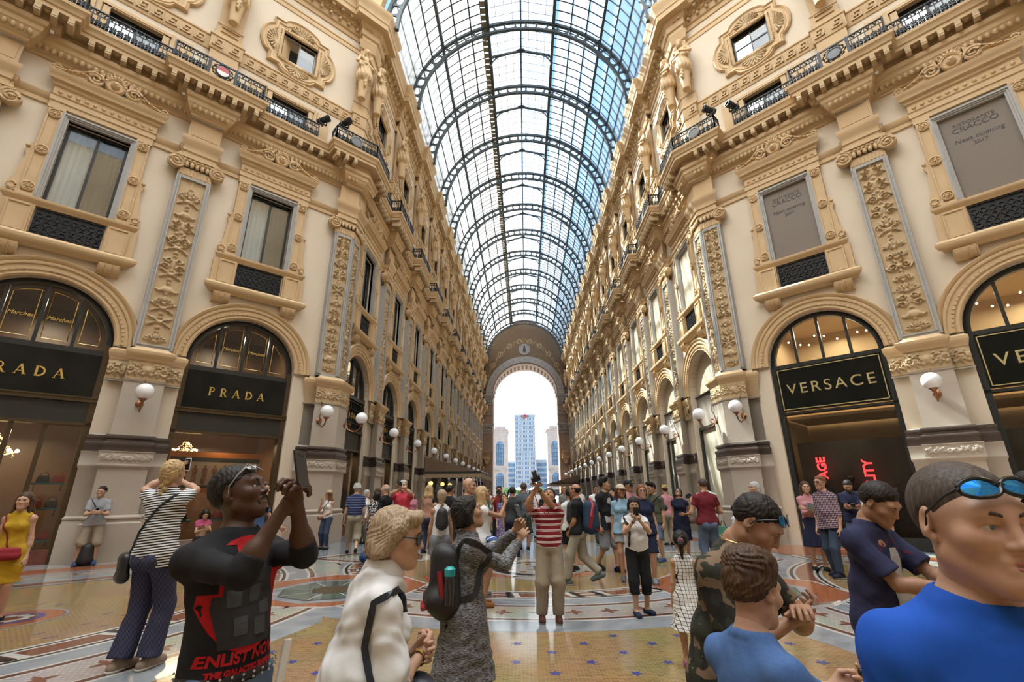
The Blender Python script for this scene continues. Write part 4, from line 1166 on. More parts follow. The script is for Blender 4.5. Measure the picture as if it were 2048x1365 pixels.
# end wall of the octagon above the arm mouth
g = MB()
arcp = [(-W2, 24.55)] + [(-7.25*math.cos(PI*i/30), ZV+.3+7.25*math.sin(PI*i/30)) for i in range(31)] + [(W2, 24.55)]
g.prism([(-7.9, 24.5)] + arcp + [(7.9, 24.5), (7.9, 34.5), (-7.9, 34.5)], YC-.3, YC+.1)
tag(g.obj('wall_gable', M['ochre']), 'curved gable between the crossing and the vault', 'wall', kind='structure')
def rib(y):
    b = MB()
    n = 44
    for r0, r1 in ((RV-.04, RV+.14), (RV-.66, RV-.50)):
        b.arc(0, ZV, [(r0, y-.09), (r1, y-.09), (r1, y+.09), (r0, y+.09)], 0.0, PI, n)
    m_ = 30
    for i in range(m_):                           # web of paired openings between the two chords
        a = PI*(i+.5)/m_
        p = lambda r, da=0: (-r*math.cos(a+da), 0, ZV+r*math.sin(a+da))
        w_ = PI/m_*.30
        P = [p(RV-.5, -w_), p(RV-.38, -w_*.35), p(RV-.25, -w_*.25), p(RV-.12, -w_*.35), p(RV, -w_), p(RV, w_), p(RV-.12, w_*.35), p(RV-.25, w_*.25), p(RV-.38, w_*.35), p(RV-.5, w_)]
        b.prism([(q[0], q[2]) for q in P], -.04, .04)
    for q, yy in enumerate(b.v): pass
    return b
rib0 = None
YR = [YC+.16] + [YC+MOD*(k+1)+.16 for k in range(NB)]
for k, y in enumerate(YR):
    if rib0 is None:
        b = MB(); n = 44
        src = rib(0)
        rib0 = src.obj('roof_rib', M['steel'], smooth=0); o = rib0
    else: o = rib0.copy(); COL.objects.link(o)
    o.location = (0, y, 0)
    tag(o, f'openwork iron arch rib of the glass vault, {ORD[k+1]} from the crossing', 'rib', kind='structure')
# glazing bars of one bay
gb = MB(); nb = 8
for i in range(nb):
    y = MOD*(i+.5)/nb
    for s_ in (1, -1):
        pts = [(s_*vp(a, RV+.1)[0], y, vp(a, RV+.1)[1]) for a in A_]
        gb.tube(pts, .045, 4); gb.tube([(s_*-LX, y, ZL+.4), (0, y, ZL+.97)], .02, 4)
TH = [.10, .2, .33, .47, .62, .77, .93, 1.09, 1.25]
for i, a in enumerate(TH):
    for s_ in (1, -1):
        x, z = vp(a, RV+.08); w_ = .17 if i in (5,) else .085
        if a < PI/2-AL: gb.bar((s_*x, 0, z), (s_*x, MOD, z), w_, w_*1.6)
for x in (.55, 1.1, 1.65):
    for s_ in (1, -1): gb.bar((s_*x, 0, ZL+.97-.57*x/LX), (s_*x, MOD, ZL+.97-.57*x/LX), .03, .04)
gb0 = gb.mesh('glazing_bars', [M['steel']], 0)
rl = MB()
for s_ in (1, -1):
    rl.bar((s_*LX, 0, ZL+.0), (s_*LX, MOD, ZL+.0), .2, .34); rl.bar((s_*LX, 0, ZL+.42), (s_*LX, MOD, ZL+.42), .1, .12)
    for i in range(nb): rl.bar((s_*LX, MOD*i/nb, ZL), (s_*LX, MOD*i/nb, ZL+.42), .05)
rl.bar((0, 0, ZL+.97), (0, MOD, ZL+.97), .1, .16)
rl0 = rl.mesh('ridge_beams', [M['steel']], 0)
la = MB()                                        # small arch under the ridge light, mid bay
y = MOD/2
for x0, x1 in ((-LX, 0), (LX, 0)):
    la.bar((x0, y, ZL+.40), (x1, y, ZL+.92), .12, .14)
    s_ = 1 if x0 > 0 else -1
    la.tube([(s_*(LX-.03-.0*q), y, ZL-.45+.0) if q == 0 else (s_*(LX-.05-1.0*(1-math.cos(q))), y, ZL-.45+.98*math.sin(q)) for q in [PI/2*i/8 for i in range(9)]], .05, 5)
    for k in range(3): la.rings([[(s_*(LX-.16-.14*k)+rr*math.cos(2*PI*i/8), yy, ZL+.38-.12*k*0+.0+rr*math.sin(2*PI*i/8)-.13*(2-k)*.9+.1) for i in range(8)] for rr, yy in ((.07, y-.02), (.07, y+.02), (.045, y+.02), (.045, y-.02), (.07, y-.02))])
la.prism([(-.3, ZL+.86), (.3, ZL+.86), (.2, ZL+1.02), (0, ZL+1.12), (-.2, ZL+1.02)], y-.12, y+.12)
la0 = la.mesh('ridge_arch', [M['steel']], 40)
for k in range(NB):
    y = YR[k]
    r = thing('glazing_grid', f'iron glazing bars and ridge light of the vault bay, {ORD[k+1]} from the crossing', 'glazing', (0, y, 0), kind='structure')
    link('glazing_bars', gb0, r); link('ridge_beams', rl0, r); link('ridge_arch', la0, r)
# maintenance walkway slung beside the left ridge beam
wk = MB()
for i in range(int((YE-YC)/.45)):
    y = YC+.3+.45*i; wk.box(-LX-.42, -LX-.1, y, y+.34, ZL-.16, ZL-.12)
wk.bar((-LX-.42, YC, ZL-.12), (-LX-.42, YE, ZL-.12), .05); 
tag(wk.obj('roof_walkway', mat('tarnished_brass', (.20, .165, .09), .6, .3), smooth=0), 'slatted walkway slung along the left ridge beam', 'walkway')

# ------------------------------------------------------------------ end arch towards the square
M['mosaic'] = mat('brown_spandrel', (.20, .125, .065), .7, noise=(2, (.16, .095, .05), .25))
M['archstone'] = mat('arch_stone', (.40, .37, .34), .7, noise=(2, (.33, .30, .28), .25))
M['archpink'] = mat('pink_granite', (.34, .24, .18), .6, noise=(3, (.28, .19, .14), .25))
ZA = 18.0
def halfring(r0, r1, y0, y1, z0=0):
    b = MB(); P = [(-r1, z0), (-r1, ZA)] + [(-r1*math.cos(PI*i/40), ZA+r1*math.sin(PI*i/40)) for i in range(1, 41)] + [(r1, z0), (r0, z0)] + [(r0*math.cos(PI*i/40), ZA+r0*math.sin(PI*i/40)) for i in range(41)] + [(-r0, z0)]
    b.prism(P, y0, y1); return b
b = MB(); n = 48
def fan(b, r0f, outer, y):
    # flat wall between an arch and the vault outline
    rg = []
    for i in range(n+1):
        a = PI*i/n; rg.append([(-r0f*math.cos(a), y, ZA+r0f*math.sin(a)), (-outer*math.cos(a) , y, (ZV if 1 else 0)+outer*math.sin(a))])
    b.rings(rg, False)
fan(b, 6.9, 7.75, YE)
for s_ in (-1, 1): i = b.av([(s_*6.9, YE, ZA), (s_*7.8, YE, ZA), (s_*7.8, YE, ZV), (s_*7.3, YE, ZV)]); b.af([i, i+1, i+2, i+3])
o = tag(b.obj('wall_end', M['mosaic']), 'brown decorated wall above the end arch', 'wall', kind='structure')
d = MB()
for i in range(12):
    a = PI*(i+.5)/12
    if abs(a-PI/2) < .12: continue
    rm = 6.9+1.55*math.sin(a)*1.1+.3; x, z = -(7.0+.2)*math.cos(a), ZA+(6.95+3.0*math.sin(a))*math.sin(a)
    for q in (.42, .28): d.rings([[(x+(q+e_)*math.cos(2*PI*k/14), YE-.03, z+(q+e_)*math.sin(2*PI*k/14)) for k in range(14)] for e_ in (0, .06)])
d.tube([(-7.1*math.cos(PI*i/160), YE-.02, ZA+(6.95+3.0*math.sin(PI*i/160))*math.sin(PI*i/160)+.35*math.sin(i*.95)) for i in range(10, 151)], .05, 4)
d.obj('scroll_pattern', mat('gilt_pattern', (.50, .36, .18), .6), o)
d = MB(); d.rings([[(q*math.cos(2*PI*k/24), y, 26.3+q*math.sin(2*PI*k/24)) for k in range(24)] for q, y in ((1.05, YE), (1.05, YE-.12), (.9, YE-.14), (.88, YE-.05), (.001, YE-.05))]); d.obj('round_medallion', M['archstone'], o, 40)
d = MB()
d.rings([[(-.18, YE-.1, 25.7), (.18, YE-.1, 25.7)], [(-.3, YE-.16, 26.2), (.3, YE-.16, 26.2)], [(-.12, YE-.14, 26.7), (.12, YE-.14, 26.7)]], False); d.ball((0, YE-.1, 26.85), .16, 7, 5); d.obj('eagle_relief', M['brown'], o, 60)
tag(halfring(5.8, 6.9, YE-.35, YE+.2, 14.5).obj('archivolt', M['archstone']), 'broad grey stone arch framing the way out to the square', 'arch', kind='structure')
rr = MB(); 
for i in range(21):
    a = PI*i/20; x, z = -6.35*math.cos(a), ZA+6.35*math.sin(a); rr.rings([[(x+q*math.cos(2*PI*k/8), y, z+q*math.sin(2*PI*k/8)) for k in range(8)] for q, y in ((.2, YE-.35), (.2, YE-.4), (.12, YE-.4), (.1, YE-.36), (.001, YE-.4))])
tag(rr.obj('arch_rosettes', M['archstone'], smooth=40), 'row of small rosettes on the grey end arch', 'ornament', kind='structure')
o = tag(halfring(5.6, 5.85, YE-.15, YE+1.2, 0).obj('arch_reveal', M['archpink']), 'inner stepped reveal of the end arch', 'arch', kind='structure')
cf = MB()
for i in range(24):
    a = PI*(i+.5)/24
    for y in (YE+1.6, YE+2.8, YE+4.0):
        x, z = -5.75*math.cos(a), ZA+5.75*math.sin(a); cf.ball((x, y, z), .22, 7, 5)
tag(halfring(5.75, 6.0, YE+1.2, YE+5, 0).obj('arch_barrel', M['archpink']), 'pink coffered barrel of the end arch', 'arch', kind='structure')
tag(cf.obj('coffer_rosettes', M['archstone'], smooth=50), 'rosettes in the coffers of the end arch', 'ornament', kind='structure')
tag(halfring(5.85, 6.1, YE+5, YE+6, 0).obj('arch_outer', M['archstone']), 'outer stone ring of the end arch', 'arch', kind='structure')
for s_ in (-1, 1):
    nm = 'left' if s_ < 0 else 'right'
    r = thing('end_pier', f'tall granite pier carrying the end arch on the {nm}', 'pier', (s_*6.5, YE, 0), kind='structure')
    for nme, m_, bx in (('shaft', 'archpink', (-.85, .85, -.45, .3, 1.2, 16.2)), ('pedestal', 'base', (-1.0, 1.0, -.6, .4, 0, 1.2))):
        b = MB(); b.box(*bx); b.obj(nme, M[m_], r)
    b = MB()
    for z0, z1, w_ in ((11.2, 11.4, .95), (11.4, 12.6, .9), (12.6, 12.9, 1.05), (14.4, 14.6, .98), (16.2, 16.4, .95), (16.4, 17.4, .92), (17.4, 17.7, 1.05), (17.7, 18.0, 1.15)): b.box(-w_, w_, -.45-(w_-.85), .3, z0, z1)
    for i in range(5):
        for z in (11.8, 12.3, 16.7, 17.1): b.ball((-.7+.35*i, -.5, z), .2, 6, 5, (1, .6, 1.3))
    b.obj('capital', M['archstone'], r, 40)
    r = thing('end_balcony', f'small stone balcony on the end pier at {nm}', 'balcony', (s_*6.6, YE-.5, 0), kind='structure')
    b = MB(); b.box(-.6, .6, -.9, .1, 7.0, 7.2); b.prism([(-.5, 7.0), (.5, 7.0), (.2, 6.2), (-.2, 6.2)], -.6, .1)
    for z in (7.2, 8.1): b.box(-.6, .6, -.9, -.8, z, z+.1)
    for i in range(6): b.box(-.55+.21*i, -.48+.21*i, -.88, -.82, 7.2, 8.2)
    b.box(-.6, .6, -.8, .1, 8.15, 8.2); b.obj('balustrade', M['ochre'], r)
# side blocks of the passage keep the light of the square out
for s_ in (-1, 1):
    b = MB(); b.box(min(s_*6.0, s_*9), max(s_*6.0, s_*9), YE+.3, YE+6, 0, 27)
    tag(b.obj('wall_passage', M['archpink']), f'side wall of the end passage on the {"left" if s_ < 0 else "right"}', 'wall', kind='structure')
# ------------------------------------------------------------------ inlaid floor
def fmat(name, col, col2, scale, rough=.1, k=.25, vein=0):
    m = mat(name, col, rough, spec=.3, noise=(scale, col2, k))
    if vein:
        n = m.node_tree.nodes
        q = [x for x in n if x.type == 'TEX_NOISE'][0]; q.inputs['Distortion'].default_value = vein; q.inputs['Detail'].default_value = 8
    return m
def tess_mat(name, cols, sx_, sz_, rough=.1):
    # small tiles of slightly different colours
    m = mat(name, cols[0], rough, spec=.3); n = m.node_tree.nodes; l = m.node_tree.links
    t = n.new('ShaderNodeTexCoord'); b = n.new('ShaderNodeTexBrick')
    b.inputs['Scale'].default_value = 1; b.inputs['Brick Width'].default_value = sx_; b.inputs['Row Height'].default_value = sz_; b.inputs['Mortar Size'].default_value = .003; b.inputs['Bias'].default_value = -.2
    b.inputs['Color1'].default_value = (*cols[0], 1); b.inputs['Color2'].default_value = (*cols[1], 1); b.inputs['Mortar'].default_value = (*cols[2], 1)
    q = n.new('ShaderNodeTexNoise'); q.inputs['Scale'].default_value = 1.2
    h = n.new('ShaderNodeMixRGB'); h.blend_type = 'MULTIPLY'; h.inputs[0].default_value = .5
    l.new(t.outputs['Object'], b.inputs['Vector']); l.new(t.outputs['Object'], q.inputs['Vector']); l.new(b.outputs[0], h.inputs[1]); l.new(q.outputs[1], h.inputs[2]); l.new(h.outputs[0], n['Principled BSDF'].inputs['Base Color'])
    l.new(b.outputs[0], n['Principled BSDF'].inputs['Base Color']) if False else None
    return m
FM = [fmat('grey_marble', (.17, .19, .21), (.30, .32, .34), .9, k=.18, vein=3),
      tess_mat('tan_mosaic', ((.35, .23, .095), (.23, .14, .055), (.42, .33, .19)), .075, .033),
      tess_mat('white_mosaic', ((.50, .48, .42), (.43, .41, .35), (.30, .28, .24)), .06, .05),
      fmat('brown_inlay', (.14, .05, .03), (.20, .08, .05), 5), mat('black_inlay', (.02, .02, .02), .15),
      fmat('orange_marble', (.34, .12, .05), (.25, .08, .038), 3, vein=2), mat('green_glass_floor', (.07, .11, .095), .08),
      mat('blue_inlay', (.04, .05, .22), .2), tess_mat('braid_inlay', ((.22, .09, .05), (.03, .025, .025), (.12, .06, .04)), .07, .035), mat('grate_brass', (.16, .11, .055), .4, .4, noise=(40, (.03, .02, .015), .1)), fmat('white_marble', (.50, .49, .45), (.4, .4, .38), 2)]
GRY, TAN, WHT, BRN, BLK, ORG, GRN, BLU, BRD, GRT, WMB = range(11)
fl = MB()
OX, OY = 0, -1.96
def clip(P, keep):
    for nx, ny, d in keep:                        # keep nx*x+ny*y <= d
        Q = []
        for i, p in enumerate(P):
            q = P[(i+1) % len(P)]; a = nx*p[0]+ny*p[1]-d; b = nx*q[0]+ny*q[1]-d
            if a <= 0: Q.append(p)
            if a*b < 0: k = a/(a-b); Q.append((p[0]+(q[0]-p[0])*k, p[1]+(q[1]-p[1])*k))
        P = Q
        if len(P) < 3: return []
    return P
def poly(P, m, layer, keep=()):
    P = clip(list(P), keep)
    if len(P) < 3: return
    fl.mi = m; b = fl.av([(x, y, .0014*layer) for x, y in P]); fl.af([b+i for i in range(len(P))])
def annulus(c, r0, r1, m, layer, a0, a1, n, keep=()):
    for i in range(n):
        p, q = a0+(a1-a0)*i/n, a0+(a1-a0)*(i+1)/n
        P = [(c[0]+r1*math.cos(p), c[1]+r1*math.sin(p)), (c[0]+r1*math.cos(q), c[1]+r1*math.sin(q)), (c[0]+r0*math.cos(q), c[1]+r0*math.sin(q))]
        if r0 > 0: P.append((c[0]+r0*math.cos(p), c[1]+r0*math.sin(p)))
        poly(P, m, layer, keep)
def disc(x, y, r, m, layer, n=28, sx=1, sy=1, rot=0): poly([(x+r*sx*math.cos(2*PI*i/n)*math.cos(rot)-r*sy*math.sin(2*PI*i/n)*math.sin(rot), y+r*sx*math.cos(2*PI*i/n)*math.sin(rot)+r*sy*math.sin(2*PI*i/n)*math.cos(rot)) for i in range(n)], m, layer)
def star(x, y, r, m, layer, n=5, k=.42, rot=0): poly([(x+(r if i % 2 == 0 else r*k)*math.sin(rot+PI*i/n), y+(r if i % 2 == 0 else r*k)*math.cos(rot+PI*i/n)) for i in range(2*n)], m, layer)
def cross(x, y, r, m, layer, rot):
    P = []
    for k in range(4):
        a = rot+k*PI/2
        for rr, da in ((.28*r, -PI/4), (.55*r, -.42), (.75*r, -.12), (1.0*r, 0), (.75*r, .12), (.55*r, .42)): P.append((x+rr*math.cos(a+da), y+rr*math.sin(a+da)))
    poly(P, m, layer)
poly([(-26, -24), (26, -24), (26, YC), (-26, YC)], GRY, 0); poly([(-W2-2.5, YC), (W2+2.5, YC), (W2+2.5, YE+6), (-W2-2.5, YE+6)], GRY, 0)
disc(OX, OY, 10.4, TAN, 1, 64)
BANDS = [(6.44, 5.95, GRY), (5.95, 5.89, WMB), (5.89, 5.80, BRD), (5.80, 5.77, WMB), (5.77, 5.15, WHT), (5.15, 5.12, WMB), (5.12, 5.03, BRD), (5.03, 4.98, WMB), (4.98, 4.62, GRY), (4.62, 4.56, WMB), (4.56, 4.5, BLK), (4.5, 4.45, WMB), (4.45, 4.13, BRN), (4.13, 4.08, WMB), (4.08, 4.03, BLK), (4.03, 3.97, WMB), (3.97, 0, TAN)]
ANG0 = R(18.2)
for k in range(-3, 5):
    th = k*PI/4                                    # bearing from north
    diag = k % 2 != 0
    off = 14.96 if not diag else 14.56
    dr = 0.0 if not diag else 1.0
    c = (OX+off*math.sin(th), OY+off*math.cos(th))
    half = ANG0 if not diag else PI/4-ANG0
    keep = []
    for s_ in (-1, 1):                             # stay inside the wedge of this centre
        a = th+s_*half; nx, ny = math.cos(a)*s_, -math.sin(a)*s_
        keep.append((nx, ny, nx*OX+ny*OY))
    if diag: keep.append((math.sin(th), math.cos(th), (math.sin(th)*OX+math.cos(th)*OY)+14.9))
    face = -PI/2 - th
    for r1, r0, m in BANDS:
        annulus(c, max(0, r0+dr) if r0 else 0, r1+dr, m, 2, face-PI*.62, face+PI*.62, 72, keep)
    if abs(k) > 2: continue
    rc = 5.46+dr; n = int(rc*2.2/.5)               # crosses along the white band
    for i in range(-n//2, n//2+1):
        a = face+i*.52/rc; x, y = c[0]+rc*math.cos(a), c[1]+rc*math.sin(a)
        if all(nx*x+ny*y <= d-.5 for nx, ny, d in keep): cross(x, y, .17, BRN, 3, a)
    rz = 4.29+dr                                   # knots breaking the brown line
    for i in range(-4, 5):
        a = face+i*1.5/rz+.2; x, y = c[0]+rz*math.cos(a), c[1]+rz*math.sin(a)
        if all(nx*x+ny*y <= d-.3 for nx, ny, d in keep):
            for j, (da, m_) in enumerate(((-.3, WMB), (-.18, BLK), (.18, BLK), (.3, WMB))):
                b_ = a+da/rz; poly([(c[0]+rr*math.cos(b_+q/rz), c[1]+rr*math.sin(b_+q/rz)) for rr, q in ((rz-.2, -.1), (rz-.2, .0), (rz+.2, .1), (rz+.2, .0))], m_, 3)
            annulus(c, rz-.03, rz+.03, WMB, 3, a-.18/rz, a+.18/rz, 3)
    # blue ticks in the field
    if diag:
        for i in range(-6, 7):
            for j in range(9):
                rr = 2.0+.34*j; a = face+i*.42/3.6; x, y = c[0]+rr*math.cos(a), c[1]+rr*math.sin(a)
                q = Vector((math.sin(a), -math.cos(a))); w_ = .075
                P = [(x+q.x*w_+math.cos(a)*e_, y+q.y*w_+math.sin(a)*e_) for e_ in (-.016, .016)]+[(x-q.x*w_+math.cos(a)*e_, y-q.y*w_+math.sin(a)*e_) for e_ in (.016, -.016)]
                if abs(x+7.4) > 1.0 or abs(y-7.2) > .9: poly(P, BLU, 3, keep)
# blue stars in the middle field
for i in range(-14, 15):
    for j in range(-4, 26):
        x, y = .1+.385*i, 5.8+.305*(j-12)
        if (i+j) % 2: continue
        ok = math.hypot(x-OX, y-OY) < 9.2 and y > 1
        for k in range(-3, 5):
            th = k*PI/4; off, rr = (14.96, 6.6) if k % 2 == 0 else (14.56, 7.6)
            if math.hypot(x-OX-off*math.sin(th), y-OY-off*math.cos(th)) < rr: ok = False
        if ok: star(x, y, .075, BLU, 2, rot=.3*i)
# octagonal glass lights between the rings
for k in range(-4, 4):
    th = (k+.0)*PI/4 + (ANG0 if k % 2 == 0 else PI/4-ANG0); d = 11.75
    x, y = OX+d*math.sin(th), OY+d*math.cos(th); u = (math.sin(th), math.cos(th)); v = (u[1], -u[0])
    Q = lambda a, b: (x+u[0]*a+v[0]*b, y+u[1]*a+v[1]*b)
    poly([Q(-1.42, 0), Q(-1.0, -1.15), Q(0, -1.75), Q(1.2, -1.3), Q(1.75, 0), Q(1.2, 1.3), Q(0, 1.75), Q(-1.0, 1.15)], WMB, 3)
    poly([Q(-1.36, 0), Q(-.96, -1.1), Q(0, -1.69), Q(1.15, -1.25), Q(1.68, 0), Q(1.15, 1.25), Q(0, 1.69), Q(-.96, 1.1)], ORG, 4)
    for rr, m_, ly in ((1.12, GRY, 5), (.93, BLK, 6), (.90, GRN, 7), (.36, GRT, 9)): poly([Q(rr*math.cos(PI/8+i*PI/4)/1.0, rr*math.sin(PI/8+i*PI/4)) for i in range(8)], m_, ly)
    for i in range(8):
        a = PI/8+i*PI/4; w_ = .012; poly([Q(.36*math.cos(a)-w_*math.sin(a), .36*math.sin(a)+w_*math.cos(a)), Q(.9*math.cos(a)-w_*math.sin(a), .9*math.sin(a)+w_*math.cos(a)), Q(.9*math.cos(a)+w_*math.sin(a), .9*math.sin(a)-w_*math.cos(a)), Q(.36*math.cos(a)+w_*math.sin(a), .36*math.sin(a)-w_*math.cos(a))], WMB, 8)
# lobed medallion at the mouth of the arm
mx, my = 0.05, 11.6
for i in range(8): disc(mx+.95*math.cos(i*PI/4), my+.95*math.sin(i*PI/4), .56, GRY, 3); 
for i in range(8): disc(mx+.95*math.cos(i*PI/4), my+.95*math.sin(i*PI/4), .52, ORG if i % 2 else WHT, 4)
disc(mx, my, 1.15, GRY, 5, 36); disc(mx, my, 1.12, WHT, 6, 36); disc(mx, my, 1.0, BLK, 7, 36); disc(mx, my, .8, WHT, 8, 36)
for i in range(8): disc(mx+.62*math.cos(i*PI/4+.3), my+.62*math.sin(i*PI/4+.3), .09, BRN, 9, 10)
poly([(mx-.2, my-.3), (mx+.2, my-.3), (mx+.2, my-.24), (mx+.06, my-.2), (mx+.06, my+.2), (mx+.2, my+.24), (mx+.2, my+.3), (mx-.2, my+.3), (mx-.2, my+.24), (mx-.06, my+.2), (mx-.06, my-.2), (mx-.2, my-.24)], GRT, 9)
# round motif in the left field
for s_ in (-1, 1):
    for rr, m_, ly in ((.62, GRY, 4), (.58, ORG, 5), (.36, BLU, 6), (.29, BRN, 7)): disc(s_*7.45, 7.2, rr, m_, ly)
    for i in range(8): disc(s_*7.45+.18*math.cos(i*PI/4), 7.2+.18*math.sin(i*PI/4), .07, WMB, 8, 8)
# straight borders along the octagon walls and white-framed panels
C45 = .70711
for s_ in (-1, 1):
    def DP(t, o_): x = -W2+t*C45+o_*C45; y = YC+t*C45-o_*C45; return (x if s_ < 0 else -x, y)
    def strip(t0, t1, o0, o1, m, ly): poly([DP(t0, o0), DP(t1, o0), DP(t1, o1), DP(t0, o1)], m, ly)
    for o0, o1, m in ((.3, .62, GRY), (.62, 1.0, WHT), (1.0, 1.12, GRY), (1.12, 1.95, ORG), (1.95, 2.2, GRY), (2.2, 2.25, WMB), (2.25, 2.32, BRN), (2.32, 2.8, WHT), (2.8, 2.87, BRN), (2.87, 2.92, WMB), (2.92, 3.35, GRY), (3.35, 3.4, WMB), (3.4, 3.45, BLK), (3.45, 3.49, WMB), (3.49, 3.78, BRN), (3.78, 3.82, WMB), (3.82, 3.87, BLK), (3.87, 3.92, WMB)):
        strip(-13, -3.3, o0, o1, m, 4)
    for i in range(10): strip(-13+2*i, -12.9+2*i, .62, 1.12, GRY, 5) if -12.9+2*i < -3.3 else None; p = DP(-12.5+.9*i, 2.56); cross(p[0], p[1], .16, BRN, 5, PI/4)
    # corner panel between wall and mouth
    poly([DP(-3.3, .3), DP(-3.3, 1.95), DP(-1.9, 3.0), DP(0, 1.5), DP(0, .3)], ORG, 4)
    poly([DP(-3.2, 2.1), DP(-2.0, 3.05), DP(-3.0, 3.9), DP(-4.6, 3.0)], WMB, 5); poly([DP(-3.2, 2.2), DP(-2.15, 3.05), DP(-3.0, 3.78), DP(-4.4, 3.0)], BRN, 6); poly([DP(-3.2, 2.4), DP(-2.4, 3.05), DP(-3.0, 3.6), DP(-4.0, 3.0)], WHT, 7)
    p = DP(-3.1, 3.0); cross(p[0], p[1], .17, BRN, 8, .6)
    poly([(s_*2.6, 13.0), (s_*4.4, 12.4), (s_*6.3, 13.2), (s_*5.2, 14.6), (s_*3.0, 14.5)], WMB, 5); poly([(s_*2.9, 13.1), (s_*4.4, 12.6), (s_*6.0, 13.3), (s_*5.1, 14.4), (s_*3.1, 14.3)], BRN, 6); poly([(s_*3.1, 13.2), (s_*4.4, 12.8), (s_*5.7, 13.35), (s_*5.0, 14.2), (s_*3.3, 14.1)], WHT, 7); cross(s_*4.4, 13.5, .2, BRN, 8, .3)
# the long arm: framed panels
for i in range(NB+1):
    y = YC+.2+MOD*i
    for x0, x1, m in ((-6.2, -3.4, ORG), (3.4, 6.2, ORG), (-2.9, 2.9, TAN)):
        poly([(x0, y), (x1, y), (x1, y+4.6), (x0, y+4.6)], WMB, 1); poly([(x0+.08, y+.08), (x1-.08, y+.08), (x1-.08, y+4.52), (x0+.08, y+4.52)], BRN, 2); poly([(x0+.25, y+.25), (x1-.25, y+.25), (x1-.25, y+4.35), (x0+.25, y+4.35)], m, 3)
    disc(0, y+2.3, 1.2, WHT, 4, 8); disc(0, y+2.3, 1.0, GRY, 5, 8)
    for s_ in (-1, 1): disc(s_*4.8, y+2.3, .9, GRY, 4, 8); disc(s_*4.8, y+2.3, .7, GRN, 5, 8)
tag(fl.obj('floor', FM, smooth=0), 'polished inlaid marble and mosaic floor', 'floor', kind='structure')

# ------------------------------------------------------------------ the square beyond
M['paving'] = mat('pale_paving', (.30, .29, .27), .8, noise=(.6, (.24, .23, .21), .3))
b = MB(); i = b.av([(-120, YE+5.9, -.02), (120, YE+5.9, -.02), (120, 420, -.02), (-120, 420, -.02)]); b.af([i, i+1, i+2, i+3])
tag(b.obj('ground', M['paving']), 'pale paved square beyond the end arch', 'ground', kind='structure')
M['pav'] = mat('pale_marble', (.46, .41, .385), .7, noise=(.5, (.37, .32, .295), .2))
M['skyglass'] = mat('blue_glass', (.12, .24, .38), .25, .0, noise=(.3, (.07, .14, .24), .1))
M['towerwall'] = mat('tower_panels', (.32, .39, .46), .6)
def pavilion(cx, w_, y, label):
    r = thing('pavilion', label, 'building', (cx, y, 0))
    h = 31.0
    b = MB(); b.box(-w_/2, w_/2, 0, 14, 0, h); b.box(-w_/2-.4, w_/2+.4, -.4, 14.4, h, h+.6); b.box(-w_/2-.3, w_/2+.3, -.3, 0, 12.2, 12.7); b.box(-w_/2+1, w_/2-1, 1, 13, h+.6, h+2.2); b.obj('walls', M['pav'], r)
    for z0, zs, nm in ((14.2, 24.0, 'upper'), (2.0+11.2-9, 9.0, 'lower')):
        b = MB(); b.prism([(-1.7, z0)] + [(1.7*math.cos(PI-PI*i/12), zs+1.7*math.sin(PI-PI*i/12)) for i in range(13)] + [(1.7, z0)], -.05, -.12); f = b.obj('arched_window', M['skyglass'], r)
        b = MB()
        for k in range(4): b.box(-1.7+1.13*k-.06, -1.7+1.13*k+.06, -.2, -.1, z0, zs)
        for k in range(6): b.box(-1.7, 1.7, -.2, -.1, z0+(zs-z0)*k/5-.05, z0+(zs-z0)*k/5+.05)
        b.obj('window_bars', M['dark'], f)
    b = MB(); b.box(-1.2, 1.2, -.1, .0, 0, 2.8); b.obj('doorway', M['dark'], r)
    b = MB(); rnd = random.Random(int(cx)); 
    for k in range(40): b.ball((rnd.uniform(-w_/2+.6, w_/2-.6), -.05, rnd.uniform(3.4, 4.0) if k % 2 else rnd.uniform(10.6, 12)), rnd.uniform(.15, .4), 5, 4)
    b.obj('relief_carving', M['pav'], r, 60)
pavilion(-12.6, 7.2, 232, 'pale marble pavilion with arched windows left of the tower'); pavilion(14.6, 7.6, 232, 'pale marble pavilion with arched windows right of the tower')
r = thing('office_tower', 'tall blue-grey glass office tower seen through the end arch', 'tower', (0, 300, 0))
b = MB(); b.box(-6.6, 6.4, 0, 10, 0, 49.5); b.box(-6.8, 6.6, -.2, 10, 48.6, 49.6); b.obj('walls', M['towerwall'], r)
for k in range(17):
    b = MB(); b.box(-6.3, 6.1, -.12, 0, 1.6+2.78*k, 3.2+2.78*k); o = b.obj('window_band', M['skyglass'], r)
    m_ = MB()
    for i in range(14): m_.box(-6.3+.95*i-.1, -6.3+.95*i+.1, -.2, -.1, 1.6+2.78*k, 3.2+2.78*k)
    m_.obj('mullions', M['white'], o, 0)
b = MB(); b.rings([[(q*1.0*math.cos(2*PI*i/20), y, 48.6+q*math.sin(2*PI*i/20)) for i in range(20)] for q, y in ((1.2, -.2), (1.2, -.6), (.001, -.6))]); o = b.obj('round_sign', mat('sign_red', (.55, .03, .03), .5), r)
b = MB(); b.box(-2.4, 2.4, -.8, -.6, 48.15, 49.05); b.obj('name_bar', M['ink'], o)
b = MB(); text_wall(b, 'MARTINI', .8, 0, -.82, 48.3, .05); b.obj('lettering', M['white'], o)
b = MB(); b.tube([(-4, 5, 49.5), (-4, 5, 51.5)], .12, 5); b.tube([(-2.5, 5, 49.5), (-2.5, 5, 52.2)], .08, 5); b.obj('aerial', M['iron'], r)
